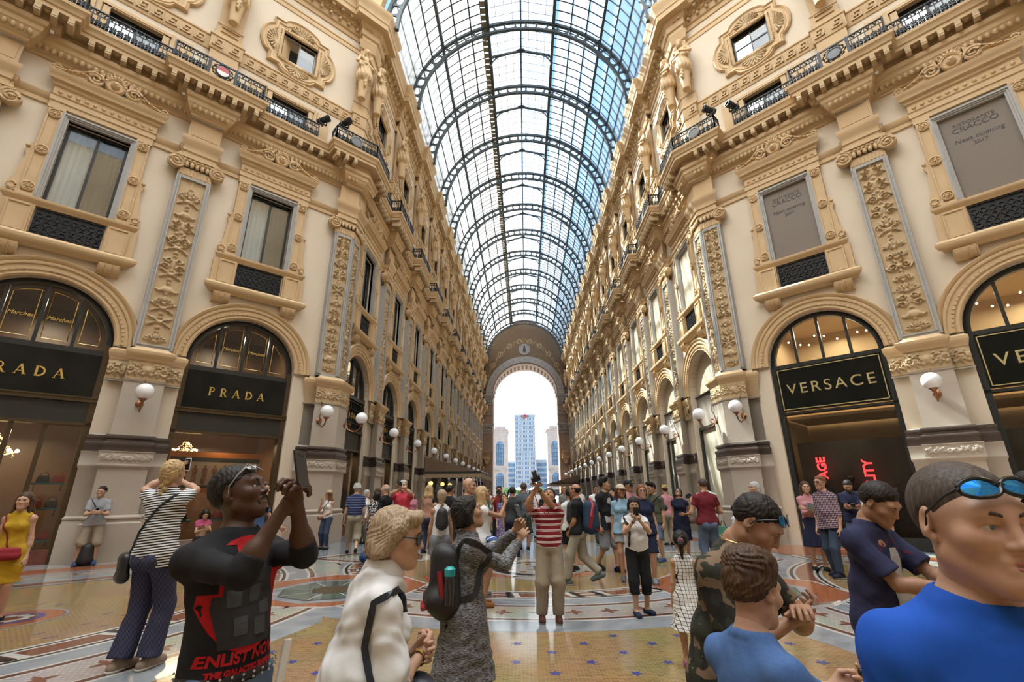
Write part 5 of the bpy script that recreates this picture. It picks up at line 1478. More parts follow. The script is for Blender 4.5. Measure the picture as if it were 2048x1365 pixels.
for cx, w_, h, lb in ((-10.0, 6.3, 20.5, 'low glass office block joined to the tower at left'), (10.2, 6.8, 21.5, 'low glass office block joined to the tower at right')):
    r = thing('office_block', lb, 'building', (cx, 306, 0)); b = MB(); b.box(-w_/2, w_/2, 0, 8, 0, h); b.obj('walls', M['towerwall'], r)
    for k in range(6):
        b = MB(); b.box(-w_/2+.2, w_/2-.2, -.12, 0, 1.4+3.2*k, 3.4+3.2*k); b.obj('window_band', M['skyglass'], r)
M['leaf'] = mat('tree_leaf', (.10, .22, .05), .7)
rnd = random.Random(2)
for k, (x, h) in enumerate(((-8.4, 3.4), (-3.6, 3.0), (6.5, 3.2))):
    r = thing('small_tree', ['small green tree before the left pavilion', 'small green tree below the tower', 'small green tree before the right pavilion'][k], 'tree', (x, 215, 0))
    b = MB(); b.tube([(0, 0, 0), (0, 0, h*.6)], .15, 6); b.obj('trunk', M['brown'], r)
    b = MB()
    for i in range(60): b.ball((rnd.gauss(0, .8), rnd.gauss(0, .8), h*.7+rnd.gauss(0, .6)), .35, 5, 4)
    b.obj('foliage', M['leaf'], r, 0)
# sunshades on the square
for k in range(2):
    r = thing('market_umbrella', ['white sunshade on the square, left one', 'white sunshade on the square, right one'][k], 'umbrella', (-3+6*k, 190, 0))
    b = MB(); b.lathe([(2.4, 2.6), (.02, 3.6)], (0, 0, 0), 8, False); b.obj('canopy', M['white'], r); b = MB(); b.tube([(0, 0, 0), (0, 0, 3.6)], .05, 5); b.obj('pole', M['iron'], r)
# ------------------------------------------------------------------ smooth bodies: distance fields turned into meshes
def axis(lo, hi, step, fine=()):
    v = [lo]
    while v[-1] < hi:
        s_ = step
        for a, b, f_ in fine:
            if a-step <= v[-1] <= b: s_ = min(s_, f_)
        v.append(v[-1]+s_)
    return np.array(v)
class Field:
    def __init__(s, xs, ys, zs):
        s.a = (xs, ys, zs); s.D = np.full((len(xs), len(ys), len(zs)), 9.0, np.float32)
    def win(s, lo, hi):
        sl = [];
        for ax, l, h in zip(s.a, lo, hi):
            i = max(0, int(np.searchsorted(ax, l))-1); j = min(len(ax), int(np.searchsorted(ax, h))+2)
            if i >= j: return None, None
            sl.append(slice(i, j))
        sl = tuple(sl)
        g = [ax[q] for ax, q in zip(s.a, sl)]
        return sl, (g[0][:, None, None], g[1][None, :, None], g[2][None, None, :])
    def put(s, pr, inf=0.0):
        kind = pr[0]; o = pr[-1] if isinstance(pr[-1], dict) else {}
        k = o.get('k', .03); sub = o.get('sub', False)
        if kind == 'c':
            p, q, r1, r2 = np.array(pr[1], float), np.array(pr[2], float), pr[3]+inf, pr[4]+inf
            m = max(r1, r2)+k+.03
            sl, g = s.win(np.minimum(p, q)-m, np.maximum(p, q)+m)
            if sl is None: return
            d = q-p; L = max(d@d, 1e-9)
            t = ((g[0]-p[0])*d[0]+(g[1]-p[1])*d[1]+(g[2]-p[2])*d[2])/L
            if 'cut' in o: tc_ = t
            t = np.clip(t, 0, 1)
            D = np.sqrt((g[0]-p[0]-t*d[0])**2+(g[1]-p[1]-t*d[1])**2+(g[2]-p[2]-t*d[2])**2)-(r1+(r2-r1)*t)
            if 'cut' in o: D = np.maximum(D, (tc_-o['cut'])*math.sqrt(L))
        else:
            c, r = np.array(pr[1], float), np.array(pr[2], float)+inf
            m = max(r)+k+.03
            sl, g = s.win(c-m, c+m)
            if sl is None: return
            x = [g[0]-c[0], g[1]-c[1], g[2]-c[2]]
            if o.get('R') is not None:
                Q = o['R']; x = [Q[0][i]*x[0]+Q[1][i]*x[1]+Q[2][i]*x[2] for i in range(3)]
            k0 = np.sqrt((x[0]/r[0])**2+(x[1]/r[1])**2+(x[2]/r[2])**2)
            k1 = np.sqrt((x[0]/r[0]**2)**2+(x[1]/r[1]**2)**2+(x[2]/r[2]**2)**2)
            D = k0*(k0-1)/np.maximum(k1, 1e-6)
        A = s.D[sl]
        if sub:
            h = np.clip(.5-.5*(A+D)/k, 0, 1); s.D[sl] = A*(1-h)-D*h+k*h*(1-h)
        else:
            h = np.clip(.5+.5*(A-D)/k, 0, 1); s.D[sl] = A*(1-h)+D*h-k*h*(1-h)
    def grid(s): return s.a[0][:, None, None], s.a[1][None, :, None], s.a[2][None, None, :]
    def mesh(s):
        D = s.D; S_ = D < 0
        nx, ny, nz = D.shape
        c = S_[:-1, :-1, :-1].astype(np.int8)
        tot = c*0
        for i in (0, 1):
            for j in (0, 1):
                for k in (0, 1): tot = tot + S_[i:nx-1+i, j:ny-1+j, k:nz-1+k]
        act = (tot > 0) & (tot < 8)
        I, J, K = np.nonzero(act)
        if len(I) == 0: return np.zeros((0, 3)), []
        idx = np.full(act.shape, -1, np.int64); idx[I, J, K] = np.arange(len(I))
        P = np.zeros((len(I), 3)); n = np.zeros(len(I))
        X = [s.a[0], s.a[1], s.a[2]]
        cor = [(a, b, d) for a in (0, 1) for b in (0, 1) for d in (0, 1)]
        for a in cor:
            for ax in range(3):
                if a[ax]: continue
                b = list(a); b[ax] = 1
                d0 = D[I+a[0], J+a[1], K+a[2]]; d1 = D[I+b[0], J+b[1], K+b[2]]
                m = (d0 < 0) != (d1 < 0)
                t = np.where(m, d0/np.where(m, d0-d1, 1), 0)
                for q, (base, arr) in enumerate(zip((I, J, K), X)):
                    p0 = arr[base+a[q]]; p1 = arr[base+b[q]]
                    P[:, q] += np.where(m, p0+(p1-p0)*t, 0)
                n += m
        P /= n[:, None]
        F = []
        e = S_[:-1, 1:-1, 1:-1] != S_[1:, 1:-1, 1:-1]
        i, j, k = np.nonzero(e); f = S_[i, j+1, k+1]
        q = np.stack([idx[i, j, k], idx[i, j+1, k], idx[i, j+1, k+1], idx[i, j, k+1]], 1); q[~f] = q[~f][:, ::-1]; F.append(q)
        e = S_[1:-1, :-1, 1:-1] != S_[1:-1, 1:, 1:-1]
        i, j, k = np.nonzero(e); f = S_[i+1, j, k+1]
        q = np.stack([idx[i, j, k], idx[i, j, k+1], idx[i+1, j, k+1], idx[i+1, j, k]], 1); q[~f] = q[~f][:, ::-1]; F.append(q)
        e = S_[1:-1, 1:-1, :-1] != S_[1:-1, 1:-1, 1:]
        i, j, k = np.nonzero(e); f = S_[i+1, j+1, k]
        q = np.stack([idx[i, j, k], idx[i+1, j, k], idx[i+1, j+1, k], idx[i, j+1, k]], 1); q[~f] = q[~f][:, ::-1]; F.append(q)
        F = np.concatenate(F)
        return P, F[(F >= 0).all(1)]
def blob(prims, step, inf=0.0, fine=None, post=None, pad=.03):
    # union of shapes -> vertices and quads
    lo = np.full(3, 9e9); hi = -lo
    for p in prims:
        o = p[-1] if isinstance(p[-1], dict) else {}
        if o.get('sub'): continue
        if p[0] == 'c': P = [np.array(p[1])-max(p[3], p[4]), np.array(p[2])-max(p[3], p[4]), np.array(p[1])+max(p[3], p[4]), np.array(p[2])+max(p[3], p[4])]
        else: m = max(p[2]); P = [np.array(p[1])-m, np.array(p[1])+m]
        for q in P: lo = np.minimum(lo, q); hi = np.maximum(hi, q)
    lo -= inf+pad; hi += inf+pad
    fine = fine or ((), (), ())
    F = Field(*[axis(lo[i], hi[i], step, fine[i]) for i in range(3)])
    for p in prims: F.put(p, inf)
    if post: post(F)
    return F.mesh()
def raw_mesh(name, V, F, mats, smooth=True):
    me = bpy.data.meshes.new(name)
    V = np.asarray(V, np.float32); F = np.asarray(F, np.int32)
    me.vertices.add(len(V)); me.vertices.foreach_set('co', V.ravel())
    if len(F):
        me.loops.add(F.size); me.polygons.add(len(F))
        me.loops.foreach_set('vertex_index', F.ravel())
        me.polygons.foreach_set('loop_start', np.arange(0, F.size, 4)); me.polygons.foreach_set('use_smooth', [smooth]*len(F))
    for m in (mats if isinstance(mats, (list, tuple)) else [mats]): me.materials.append(m)
    me.update(calc_edges=True); me.validate()
    return me
def join(parts):
    V, F, n = [], [], 0
    for v, f in parts:
        if len(v) == 0: continue
        V.append(v); F.append(np.asarray(f)+n); n += len(v)
    return np.concatenate(V), np.concatenate(F)
def xf(P, Mx):
    Mx = np.array(Mx); return P@Mx[:3, :3].T + Mx[:3, 3]
def rotm(axis_, a): return np.array(Matrix.Rotation(a, 3, axis_))
# ------------------------------------------------------------------ herm statues between the attic windows
def statue(male):
    e = dict
    Pm = [('c', (0, .05, .0), (0, .05, 1.2), .17, .25, e(k=.05)), ('c', (0, .02, 1.25), (0, .02, 1.85), .37, .27, e(k=.06)), ('e', (0, 0, 2.08), (.27, .19, .34), e(k=.08)),
          ('c', (-.27, 0, 2.30), (.27, 0, 2.30), .11, .11, e(k=.06)), ('c', (0, 0, 2.35), (0, -.04, 2.6), .085, .08, e(k=.05)),
          ('e', (0, -.06, 2.74), (.13, .155, .19), e(k=.04)), ('e', (0, -.205, 2.72), (.025, .03, .06), e(k=.02)), ('e', (0, .0, 2.80), (.165, .175, .16), e(k=.03)),
          ('c', (-.30, 0, 2.28), (-.42, -.05, 1.98), .09, .075, e(k=.04)), ('c', (-.42, -.05, 1.98), (-.05, -.27, 1.93 if male else 1.85), .075, .05, e(k=.04)),
          ('c', (.30, 0, 2.28), (.43, -.05, 1.96), .09, .075, e(k=.04)), ('c', (.43, -.05, 1.96), (.05, -.28, 2.06 if male else 2.16), .075, .05, e(k=.04)),
          ('c', (-.26, -.14, 2.22), (.24, -.2, 1.76), .07, .09, e(k=.04)), ('c', (-.3, -.12, 1.78), (.3, -.12, 1.78), .1, .1, e(k=.05)),
          ('c', (0, -.2, .55), (0, -.2, 1.05), .05, .09, e(k=.03))]
    for i in range(5): Pm.append(('e', ((.05 if i % 2 else -.05), -.24, .6+.1*i), (.05, .05, .06), e(k=.02)))
    for s_ in (-1, 1): Pm += [('e', (s_*.055, -.155, 2.765), (.03, .03, .022), e(k=.02, sub=True)), ('c', (s_*.13, .02, 2.78), (s_*.17, .0, 2.42), .06, .05, e(k=.04))]
    if male: Pm += [('e', (0, -.16, 2.56), (.10, .08, .14), e(k=.04))]
    else:
        for s_ in (-1, 1): Pm.append(('e', (s_*.11, -.15, 2.16), (.10, .09, .10), e(k=.04)))
    def post(F):
        X, Y, Z = F.grid(); a = np.arctan2(Y, X); w = np.clip((1.9-Z)/.2, 0, 1)*np.clip((Z-.95)/.1, 0, 1)
        F.D = F.D+.028*w*np.sin(a*13+3*np.sin(4*Z)); F.D = F.D+.012*np.sin(22*X+8*Z)*np.sin(19*Z+7*X)*np.clip((Z-1.8)*3, 0, 1)*np.clip((2.25-Z)*5, 0, 1)
        F.D = F.D+.012*np.sin(60*X+30*Z)*np.clip((Z-2.66)*20, 0, 1)*np.clip((Y+.1)*20, 0, 1); F.D = np.maximum(F.D, -Z)
    v, f = blob(Pm, .034, 0, None, post)
    return raw_mesh('statue', v, f, M['ochre'])
SM = {'L': statue(False), 'R': statue(True)}
for sd_ in 'LR':
    for t in PIERS + [-.36, .42]:
        p, a = place(sd_, t, .50)
        o = link('statue', SM[sd_]); o.location = (p[0], p[1], 19.06); o.rotation_euler = (0, 0, a)
        w = {-.36: f'on the octagon face of the {LR[sd_]} corner', .42: f'on the long-wall face of the {LR[sd_]} corner'}.get(t) or where(sd_, t)
        tag(o, ('draped bearded' if sd_ == 'R' else 'draped female') + ' stone figure on upper pilaster, ' + w, 'statue', 'stone figures under the top cornice')
# ------------------------------------------------------------------ people
def cloth(name, col, rough=.85, noise=None): return mat(name, col, rough, spec=.25, noise=noise, bump=(140, .12, .002))
_cl = {}
def C_(col, rough=.85):
    key = (tuple(col), rough)
    if key not in _cl: _cl[key] = cloth('cloth', col, rough, noise=(7, tuple(c*.82 for c in col), .3))
    return _cl[key]
SKIN = {k: mat('skin_'+k, c, .48, spec=.35, noise=(9, tuple(a*b for a, b in zip(c, (.88, .80, .76))), .35), bump=(220, .06, .001)) for k, c in
        dict(dark=(.085, .040, .024), tan=(.40, .215, .13), fair=(.52, .32, .225), asian=(.46, .285, .185), brown=(.26, .135, .08), olive=(.36, .20, .125)).items()}
for k, m in SKIN.items():
    p = m.node_tree.nodes['Principled BSDF']; p.inputs['Subsurface Weight'].default_value = .08; p.inputs['Subsurface Radius'].default_value = (.01, .004, .002)
def hairmat(name, c, c2):
    m = mat(name, c, .55, spec=.25); n = m.node_tree.nodes; l = m.node_tree.links
    t = n.new('ShaderNodeTexCoord'); mp = n.new('ShaderNodeMapping'); mp.inputs['Scale'].default_value = (70, 70, 7)
    q = n.new('ShaderNodeTexNoise'); q.inputs['Scale'].default_value = 2; q.inputs['Detail'].default_value = 3
    r = n.new('ShaderNodeValToRGB'); r.color_ramp.elements[0].color = (*c, 1); r.color_ramp.elements[1].color = (*c2, 1); r.color_ramp.elements[0].position = .38; r.color_ramp.elements[1].position = .66
    b = n.new('ShaderNodeBump'); b.inputs['Strength'].default_value = .5; b.inputs['Distance'].default_value = .006
    l.new(t.outputs['Object'], mp.inputs[0]); l.new(mp.outputs[0], q.inputs['Vector']); l.new(q.outputs[0], r.inputs[0]); l.new(r.outputs[0], n['Principled BSDF'].inputs['Base Color']); l.new(q.outputs[0], b.inputs['Height']); l.new(b.outputs[0], n['Principled BSDF'].inputs['Normal'])
    return m
HAIR = dict(black=hairmat('black_hair', (.010, .008, .007), (.03, .024, .02)), brown=hairmat('brown_hair', (.045, .022, .012), (.10, .055, .03)), blond=hairmat('blond_hair', (.34, .22, .10), (.58, .42, .22)),
            ash=hairmat('ash_blond_hair', (.25, .17, .10), (.46, .35, .24)), grey=hairmat('grey_hair', (.30, .30, .29), (.52, .51, .49)), auburn=hairmat('auburn_hair', (.13, .045, .02), (.24, .09, .04)), stub=hairmat('cropped_hair', (.05, .037, .03), (.10, .075, .06)))
EYEW = mat('eye_white', (.55, .50, .47), .25); EYEI = mat('eye_iris', (.10, .16, .20), .2); EYED = mat('eye_dark', (.02, .013, .01), .25)
LIP = {k: mat('lips_'+k, c, .4) for k, c in dict(dark=(.10, .038, .03), tan=(.33, .12, .09), fair=(.42, .16, .13), asian=(.36, .15, .115), brown=(.18, .075, .055), olive=(.29, .11, .085)).items()}
def U(v): v = np.array(v, float); return v/max(np.linalg.norm(v), 1e-9)
def ik(a, t, l1, l2, pole):
    a, t = np.array(a, float), np.array(t, float); d = t-a; L = np.linalg.norm(d); m = (l1+l2)*.995
    if L > m: t = a+d/L*m; d = t-a; L = m
    q = (l1*l1-l2*l2+L*L)/(2*L); h = math.sqrt(max(l1*l1-q*q, 0)); u = d/L
    p = np.array(pole, float); p = U(p-(p@u)*u)
    return a+u*q+p*h, t
def head_prims(sex='m', age=1.0, jaw=1.0):
    e = dict
    P = [('e', (0, .018, .03), (.076, .095, .088), e(k=.02)), ('e', (0, -.028, -.03), (.060*jaw, .068, .085), e(k=.04)),
         ('e', (0, -.07, -.098), (.026*jaw, .024, .022), e(k=.035)),
         ('c', (.052*jaw, .0, -.062), (.012, -.066, -.1), .020, .018, e(k=.03)), ('c', (-.052*jaw, .0, -.062), (-.012, -.066, -.1), .020, .018, e(k=.03)),
         ('e', (.043, -.058, -.022), (.026, .024, .022), e(k=.025)), ('e', (-.043, -.058, -.022), (.026, .024, .022), e(k=.025)),
         ('c', (-.036, -.074, .026), (.036, -.074, .026), .017 if sex == 'm' else .014, .017 if sex == 'm' else .014, e(k=.02)),
         ('e', (.031, -.093, .002), (.019, .016, .0135), e(k=.012, sub=True)), ('e', (-.031, -.093, .002), (.019, .016, .0135), e(k=.012, sub=True)),
         ('c', (0, -.086, .016), (0, -.104, -.026), .0078, .0105, e(k=.012)), ('e', (0, -.106, -.03), (.0105, .010, .009), e(k=.008)), ('e', (.0125, -.096, -.033), (.0085, .010, .007), e(k=.007)), ('e', (-.0125, -.096, -.033), (.0085, .010, .007), e(k=.007)), ('e', (.007, -.103, -.041), (.0035, .005, .004), e(k=.003, sub=True)), ('e', (-.007, -.103, -.041), (.0035, .005, .004), e(k=.003, sub=True)),
         ('c', (-.02, -.085, -.058), (.02, -.085, -.058), .0085, .0085, e(k=.012)), ('c', (-.016, -.084, -.072), (.016, -.084, -.072), .009, .009, e(k=.012)),
         ('c', (-.024, -.098, -.0645), (.024, -.098, -.0645), .003, .003, e(k=.006, sub=True)),
         ('c', (.020, -.0825, .0095), (.034, -.084, .0115), .0045, .0055, e(k=.005)), ('c', (.034, -.084, .0115), (.045, -.077, .006), .0055, .004, e(k=.005)), ('c', (-.020, -.0825, .0095), (-.034, -.084, .0115), .0045, .0055, e(k=.005)), ('c', (-.034, -.084, .0115), (-.045, -.077, .006), .0055, .004, e(k=.005)),
         ('c', (.022, -.082, -.0085), (.041, -.077, -.007), .005, .0045, e(k=.006)), ('c', (-.022, -.082, -.0085), (-.041, -.077, -.007), .005, .0045, e(k=.006))]
    for s_ in (-1, 1):
        P += [('e', (s_*.079, .012, .002), (.008, .021, .033), e(k=.006, R=rotm('X', .25)@rotm('Z', s_*.35))), ('e', (s_*.090, .006, .006), (.009, .012, .019), e(k=.006, sub=True)), ('e', (s_*.077, .002, -.028), (.006, .009, .010), e(k=.006))]
    return P
NECK = lambda sex, g: ('c', (0, .02, -.07), (0, .03, -.185), (.054 if sex == 'm' else .045)*g, (.056 if sex == 'm' else .047)*g, dict(k=.03))
_hd = {}
def head_mesh(sex, lod, g=1.0, jaw=1.0):
    key = (sex, lod, g, jaw)
    if key not in _hd:
        st = {'hero': .0032, 'near': .0045, 'mid': .008, 'far': .016}[lod]
        _hd[key] = blob(head_prims(sex, 1, jaw)+[NECK(sex, g)], st)
    return _hd[key]
_hn = {}
def hand_mesh(pose, lod):
    key = (pose, lod)
    if key in _hn: return _hn[key]
    st = {'hero': .0035, 'near': .004, 'mid': .0065, 'far': .011}[lod]
    b1, b2, spread = {'relax': (22, 30, .06), 'grip': (48, 52, .02), 'hold': (30, 38, .05), 'open': (6, 8, .14), 'fist': (80, 85, 0)}[pose]
    P = [('c', (0, -.03, 0), (0, .02, 0), .025, .026, dict(k=.02))]
    for i, (x, L) in enumerate(((.031, .072), (.010, .080), (-.011, .074), (-.030, .058))):
        kn = np.array((x, .088-.006*abs(i-1), 0.0))
        P.append(('c', (x*.55, .01, 0), tuple(kn), .016, .0125, dict(k=.012)))
        a = R(b1+4*i); dr = np.array((spread*(1.2-.8*i), math.cos(a), -math.sin(a))); p = kn
        for q, (fr, rr) in enumerate(((.45, .0092), (.32, .0084), (.25, .0076))):
            n_ = p+dr*L*fr; P.append(('c', tuple(p), tuple(n_), rr+.0006, rr, dict(k=.004))); p = n_
            a += R(b2*(1 if q == 0 else .7)); dr = np.array((spread*(1.2-.8*i)*.6, math.cos(a), -math.sin(a)))
    p = np.array((.024, .022, -.006)); P.append(('c', tuple(p), (.046, .052, -.018), .016, .012, dict(k=.012)))
    t2 = np.array((.05, .088, -.03 if pose != 'open' else -.016)) + (np.array((-.012, 0, -.012)) if pose in ('grip', 'fist') else np.array((.012, 0, 0)))
    P.append(('c', (.046, .052, -.018), tuple(t2), .0112, .0088, dict(k=.005)))
    _hn[key] = blob(P, st); return _hn[key]
def basis(d, palm, side):
    d = U(d); z = -np.array(palm, float); z = U(z-(z@d)*d); x = np.cross(d, z)*(1 if side > 0 else -1)
    return x, d, z
FOLD = lambda F, amp, sc=1.0, ph=0.0: F.D.__iadd__((amp*np.sin(26*sc*F.grid()[0]+9*np.sin(7*sc*F.grid()[2]+ph)+14*sc*F.grid()[2])*np.sin(19*sc*F.grid()[1]+11*sc*F.grid()[2]+ph)+.45*amp*np.sin(61*sc*F.grid()[0]+38*sc*F.grid()[2]+2.5*np.sin(23*F.grid()[2]+ph))*np.sin(47*sc*F.grid()[1]-29*sc*F.grid()[2]+2*np.sin(17*F.grid()[0]))).astype(np.float32))
PEOPLE = {}
def person(key, label, x, y, rz, h, sex='m', g=1.0, lean=0, twist=0, head=(0, 0, 0), ra=None, la=None, rl=(0, .1, 0), ll=(0, .1, 0), skin='tan', hair=('short', 'brown'), wear=(), lod='mid', hands=('relax', 'relax'), palms=(None, None), group=None, jaw=1.0, face=True, brow='black', lower=True, drop=0.0, hk=1.05):
    k = h/1.75; root = thing('person', label, 'person', (x, y, 0), R(rz), group)
    st = {'hero': .0085, 'near': .010, 'mid': .017, 'far': .03}[lod]
    f_ = np.array((0, -1.0, 0)); m_ = sex == 'm'
    J = {}
    P0 = np.array((0, 0, .95-drop)); Rl = rotm('X', R(lean)); 
    up = Rl@np.array((0, 0, 1.0)); fw = Rl@f_; Tz = rotm('Z', R(twist))
    J['pel'] = P0; J['abd'] = P0+up*.16; J['chest'] = P0+up*.36; J['neck'] = P0+up*.53
    sw = .172 if m_ else .146; sw *= (.6+.4*g); af = 1.0 if m_ else .86
    for s_, n_ in ((-1, 'R'), (1, 'L')):
        J['sh'+n_] = P0+up*.452+Rl@(Tz@np.array((s_*sw, .01, 0)))
        J['hip'+n_] = P0+np.array((s_*.092, 0, -.03))
    for s_, n_, tgt in ((-1, 'R', ra), (1, 'L', la)):
        S0 = J['sh'+n_]
        if tgt is None: T = S0+np.array((s_*.07, -.05, -.54)); pole = (s_*.3, 1, 0)
        else:
            T = np.array((s_*tgt[1], -tgt[0], tgt[2])); pole = tgt[3] if len(tgt) > 3 else (s_*.7, .5, -1)
            if len(tgt) > 3: pole = (s_*tgt[3][1], -tgt[3][0], tgt[3][2])
        J['el'+n_], J['wr'+n_] = ik(S0, T, .295, .255, pole)
    for s_, n_, tgt in ((-1, 'R', rl), (1, 'L', ll)):
        A = np.array((s_*tgt[1], -tgt[0], .085+tgt[2])); J['kn'+n_], J['an'+n_] = ik(J['hip'+n_], A, .435, .42, (s_*.12, -1, 0))
        J['ft'+n_] = tgt[3] if len(tgt) > 3 else 0.0
    body = []
    c = lambda a, b, r1, r2, kk=.03, **o: body.append(('c', tuple(a), tuple(b), r1, r2, dict(k=kk, **o)))
    e_ = lambda p, r, Q=None, kk=.05, **o: body.append(('e', tuple(p), r, dict(k=kk, R=Q, **o)))
    RT = Rl@Tz
    e_(P0+np.array((0, .0, .0)), (.158*g, .112*g, .125), None, .06)
    e_(J['abd'], (.142*g, .102*g, .15), Rl, .06); e_(J['chest']+up*.0, (.165*g if m_ else .148*g, .108*g, .19), RT, .06)
    if not m_:
        for s_ in (-1, 1): e_(J['chest']+up*.0+fw*.085+RT@np.array((s_*.068, 0, -.01)), (.062, .055, .06), None, .03)
    for s_ in (-1, 1): e_(P0+np.array((s_*.07, .055, -.06)), (.085*g, .085*g, .09), None, .04)
    c(J['shR'], J['shL'], .055*(.5+.5*g)*af, .055*(.5+.5*g)*af, .05); c(J['neck']+up*.06, J['chest']+up*.08, .06, .1, .06)
    for n_ in 'RL':
        c(J['sh'+n_]+up*.005, J['neck']+up*.005, .043*af, .043, .05)
        e_(J['sh'+n_], (.054*(.4+.6*g)*af,)*3, None, .03)
        c(J['sh'+n_], J['el'+n_], .047*(.3+.7*g)*af, .039*(.4+.6*g)*af); c(J['el'+n_], J['wr'+n_], .040*(.4+.6*g)*af, .026*af)
        e_(J['el'+n_]*.7+J['wr'+n_]*.3, (.042*(.4+.6*g)*af,)*3, None, .04)
        if lower:
            c(J['hip'+n_], J['kn'+n_], .088*(.4+.6*g), .058, .04); c(J['kn'+n_], J['an'+n_], .058, .036)
            e_(J['kn'+n_]*.72+J['an'+n_]*.28+np.array((0, .018, 0)), (.05, .052, .09), None, .03)
            yw = rotm('Z', R(J['ft'+n_])); d = yw@f_
            an = J['an'+n_]; lift = an[2]-.085
            pitch = np.array((0, 0, -min(lift, .25)*.5)) if lift > .02 else np.zeros(3)
            J['toe'+n_] = an+d*.15+np.array((0, 0, -.05))+pitch; J['heel'+n_] = an-d*.05+np.array((0, 0, -.045))-pitch*.2
            c(J['heel'+n_], J['toe'+n_], .036, .026, .02); c(an, an+d*.07+np.array((0, 0, -.03)), .036, .03, .02)
    J['up'], J['fw'] = up, fw
    # head
    hy, hp, hr = head
    Hm = np.eye(4); hR = rotm('Z', R(hy))@rotm('X', R(lean*.5+hp))@rotm('Y', R(hr))
    Hm[:3, :3] = hR*hk; Hm[:3, 3] = J['neck']+up*.055+hR@np.array((0, -.03, .125*hk)); J['H'] = Hm
    Vh, Fh = head_mesh(sex, lod, round(.9+.1*g, 2), jaw)
    parts = [blob(body, st), (xf(Vh, Hm), Fh)]
    for s_, n_, hp_, pl in ((-1, 'R', hands[0], palms[0]), (1, 'L', hands[1], palms[1])):
        V, F = hand_mesh(hp_, lod); d = U(J['wr'+n_]-J['el'+n_])
        if pl is None: pl = (-s_, .25, 0)
        else:
            pl = np.array((s_*pl[1], -pl[0], pl[2]))
        X, Y, Z = basis(d, pl, s_); Q = np.eye(4); Q[:3, 0], Q[:3, 1], Q[:3, 2] = X, Y, Z; Q[:3, 3] = J['wr'+n_]+d*.012
        J['hand'+n_] = J['wr'+n_]+d*.09; J['Q'+n_] = Q
        if np.linalg.det(Q[:3, :3]) < 0: F = F[:, ::-1]
        parts.append((xf(V, Q), F))
    V, F = join(parts)
    body_o = link('body', raw_mesh('body', V*k, F, SKIN[skin]), root)
    def local(o): o.parent = root; return o
    def shape(name, prims, m, step=None, inf=0.0, post=None, head_space=False, fine=None):
        v, f = blob(prims, step or st, inf, fine, post)
        if len(v) == 0: return None
        if head_space: v = xf(v, Hm)
        return link(name, raw_mesh(name, v*k, f, m), root)
    # face
    if face:
        big = lod in ('hero', 'near')
        for s_ in (-1, 1):
            b = MB(); b.T = Matrix(Hm.tolist()); 
            if big:
                b.ball((s_*.032, -.0735, .0015), .0125, 14, 10); n0 = len(b.f)
                gx = .0016 if hy >= 0 else -.0016
                b.mi = 1; b.ball((s_*.032+gx, -.0815, .0018), .0062, 10, 6, (1, .8, 1)); b.mi = 2; b.ball((s_*.032+gx, -.0847, .0018), .0031, 8, 5)
            else: b.ball((s_*.031, -.0805, .002), .009, 6, 4, (1.3, 1, .7)); 
            b.v = [tuple(q*k for q in v) for v in b.v]; b.obj('eye', [EYEW, EYEI, EYED] if big else EYED, root, 90)
            b = MB(); b.T = Matrix(Hm.tolist()); b.tube([(s_*.014, -.0925, .022), (s_*.03, -.092, .0275), (s_*.046, -.082, .022)], [.0034, .0042, .002], 6); b.v = [tuple(q*k for q in v) for v in b.v]; b.obj('eyebrow', HAIR[brow], root, 60)
        if lod != 'far':
            b = MB(); b.T = Matrix(Hm.tolist()); b.tube([(-.025, -.0845, -.0635), (-.011, -.0935, -.0592), (0, -.0945, -.0605), (.011, -.0935, -.0592), (.025, -.0845, -.0635)], [.002, .0048, .0045, .0048, .002], 8); b.tube([(-.022, -.0845, -.0665), (-.01, -.0925, -.0705), (0, -.0945, -.0715), (.01, -.0925, -.0705), (.022, -.0845, -.0665)], [.002, .0052, .006, .0052, .002], 8)
            b.v = [tuple(q*k for q in v) for v in b.v]; b.obj('lips', LIP[skin], root, 60)
    hs = {'hero': .004, 'near': .005, 'mid': .010, 'far': .018}[lod]
    if hair[0]: make_hair(shape, hair[0], HAIR[hair[1]], hs, J)
    S_ = dict(root=root, J=J, k=k, shape=shape, st=st, hs=hs, Hm=Hm, lod=lod, body=body, g=g, sex=sex)
    for w in wear: wear_it(S_, *w)
    PEOPLE[key] = S_
    return S_
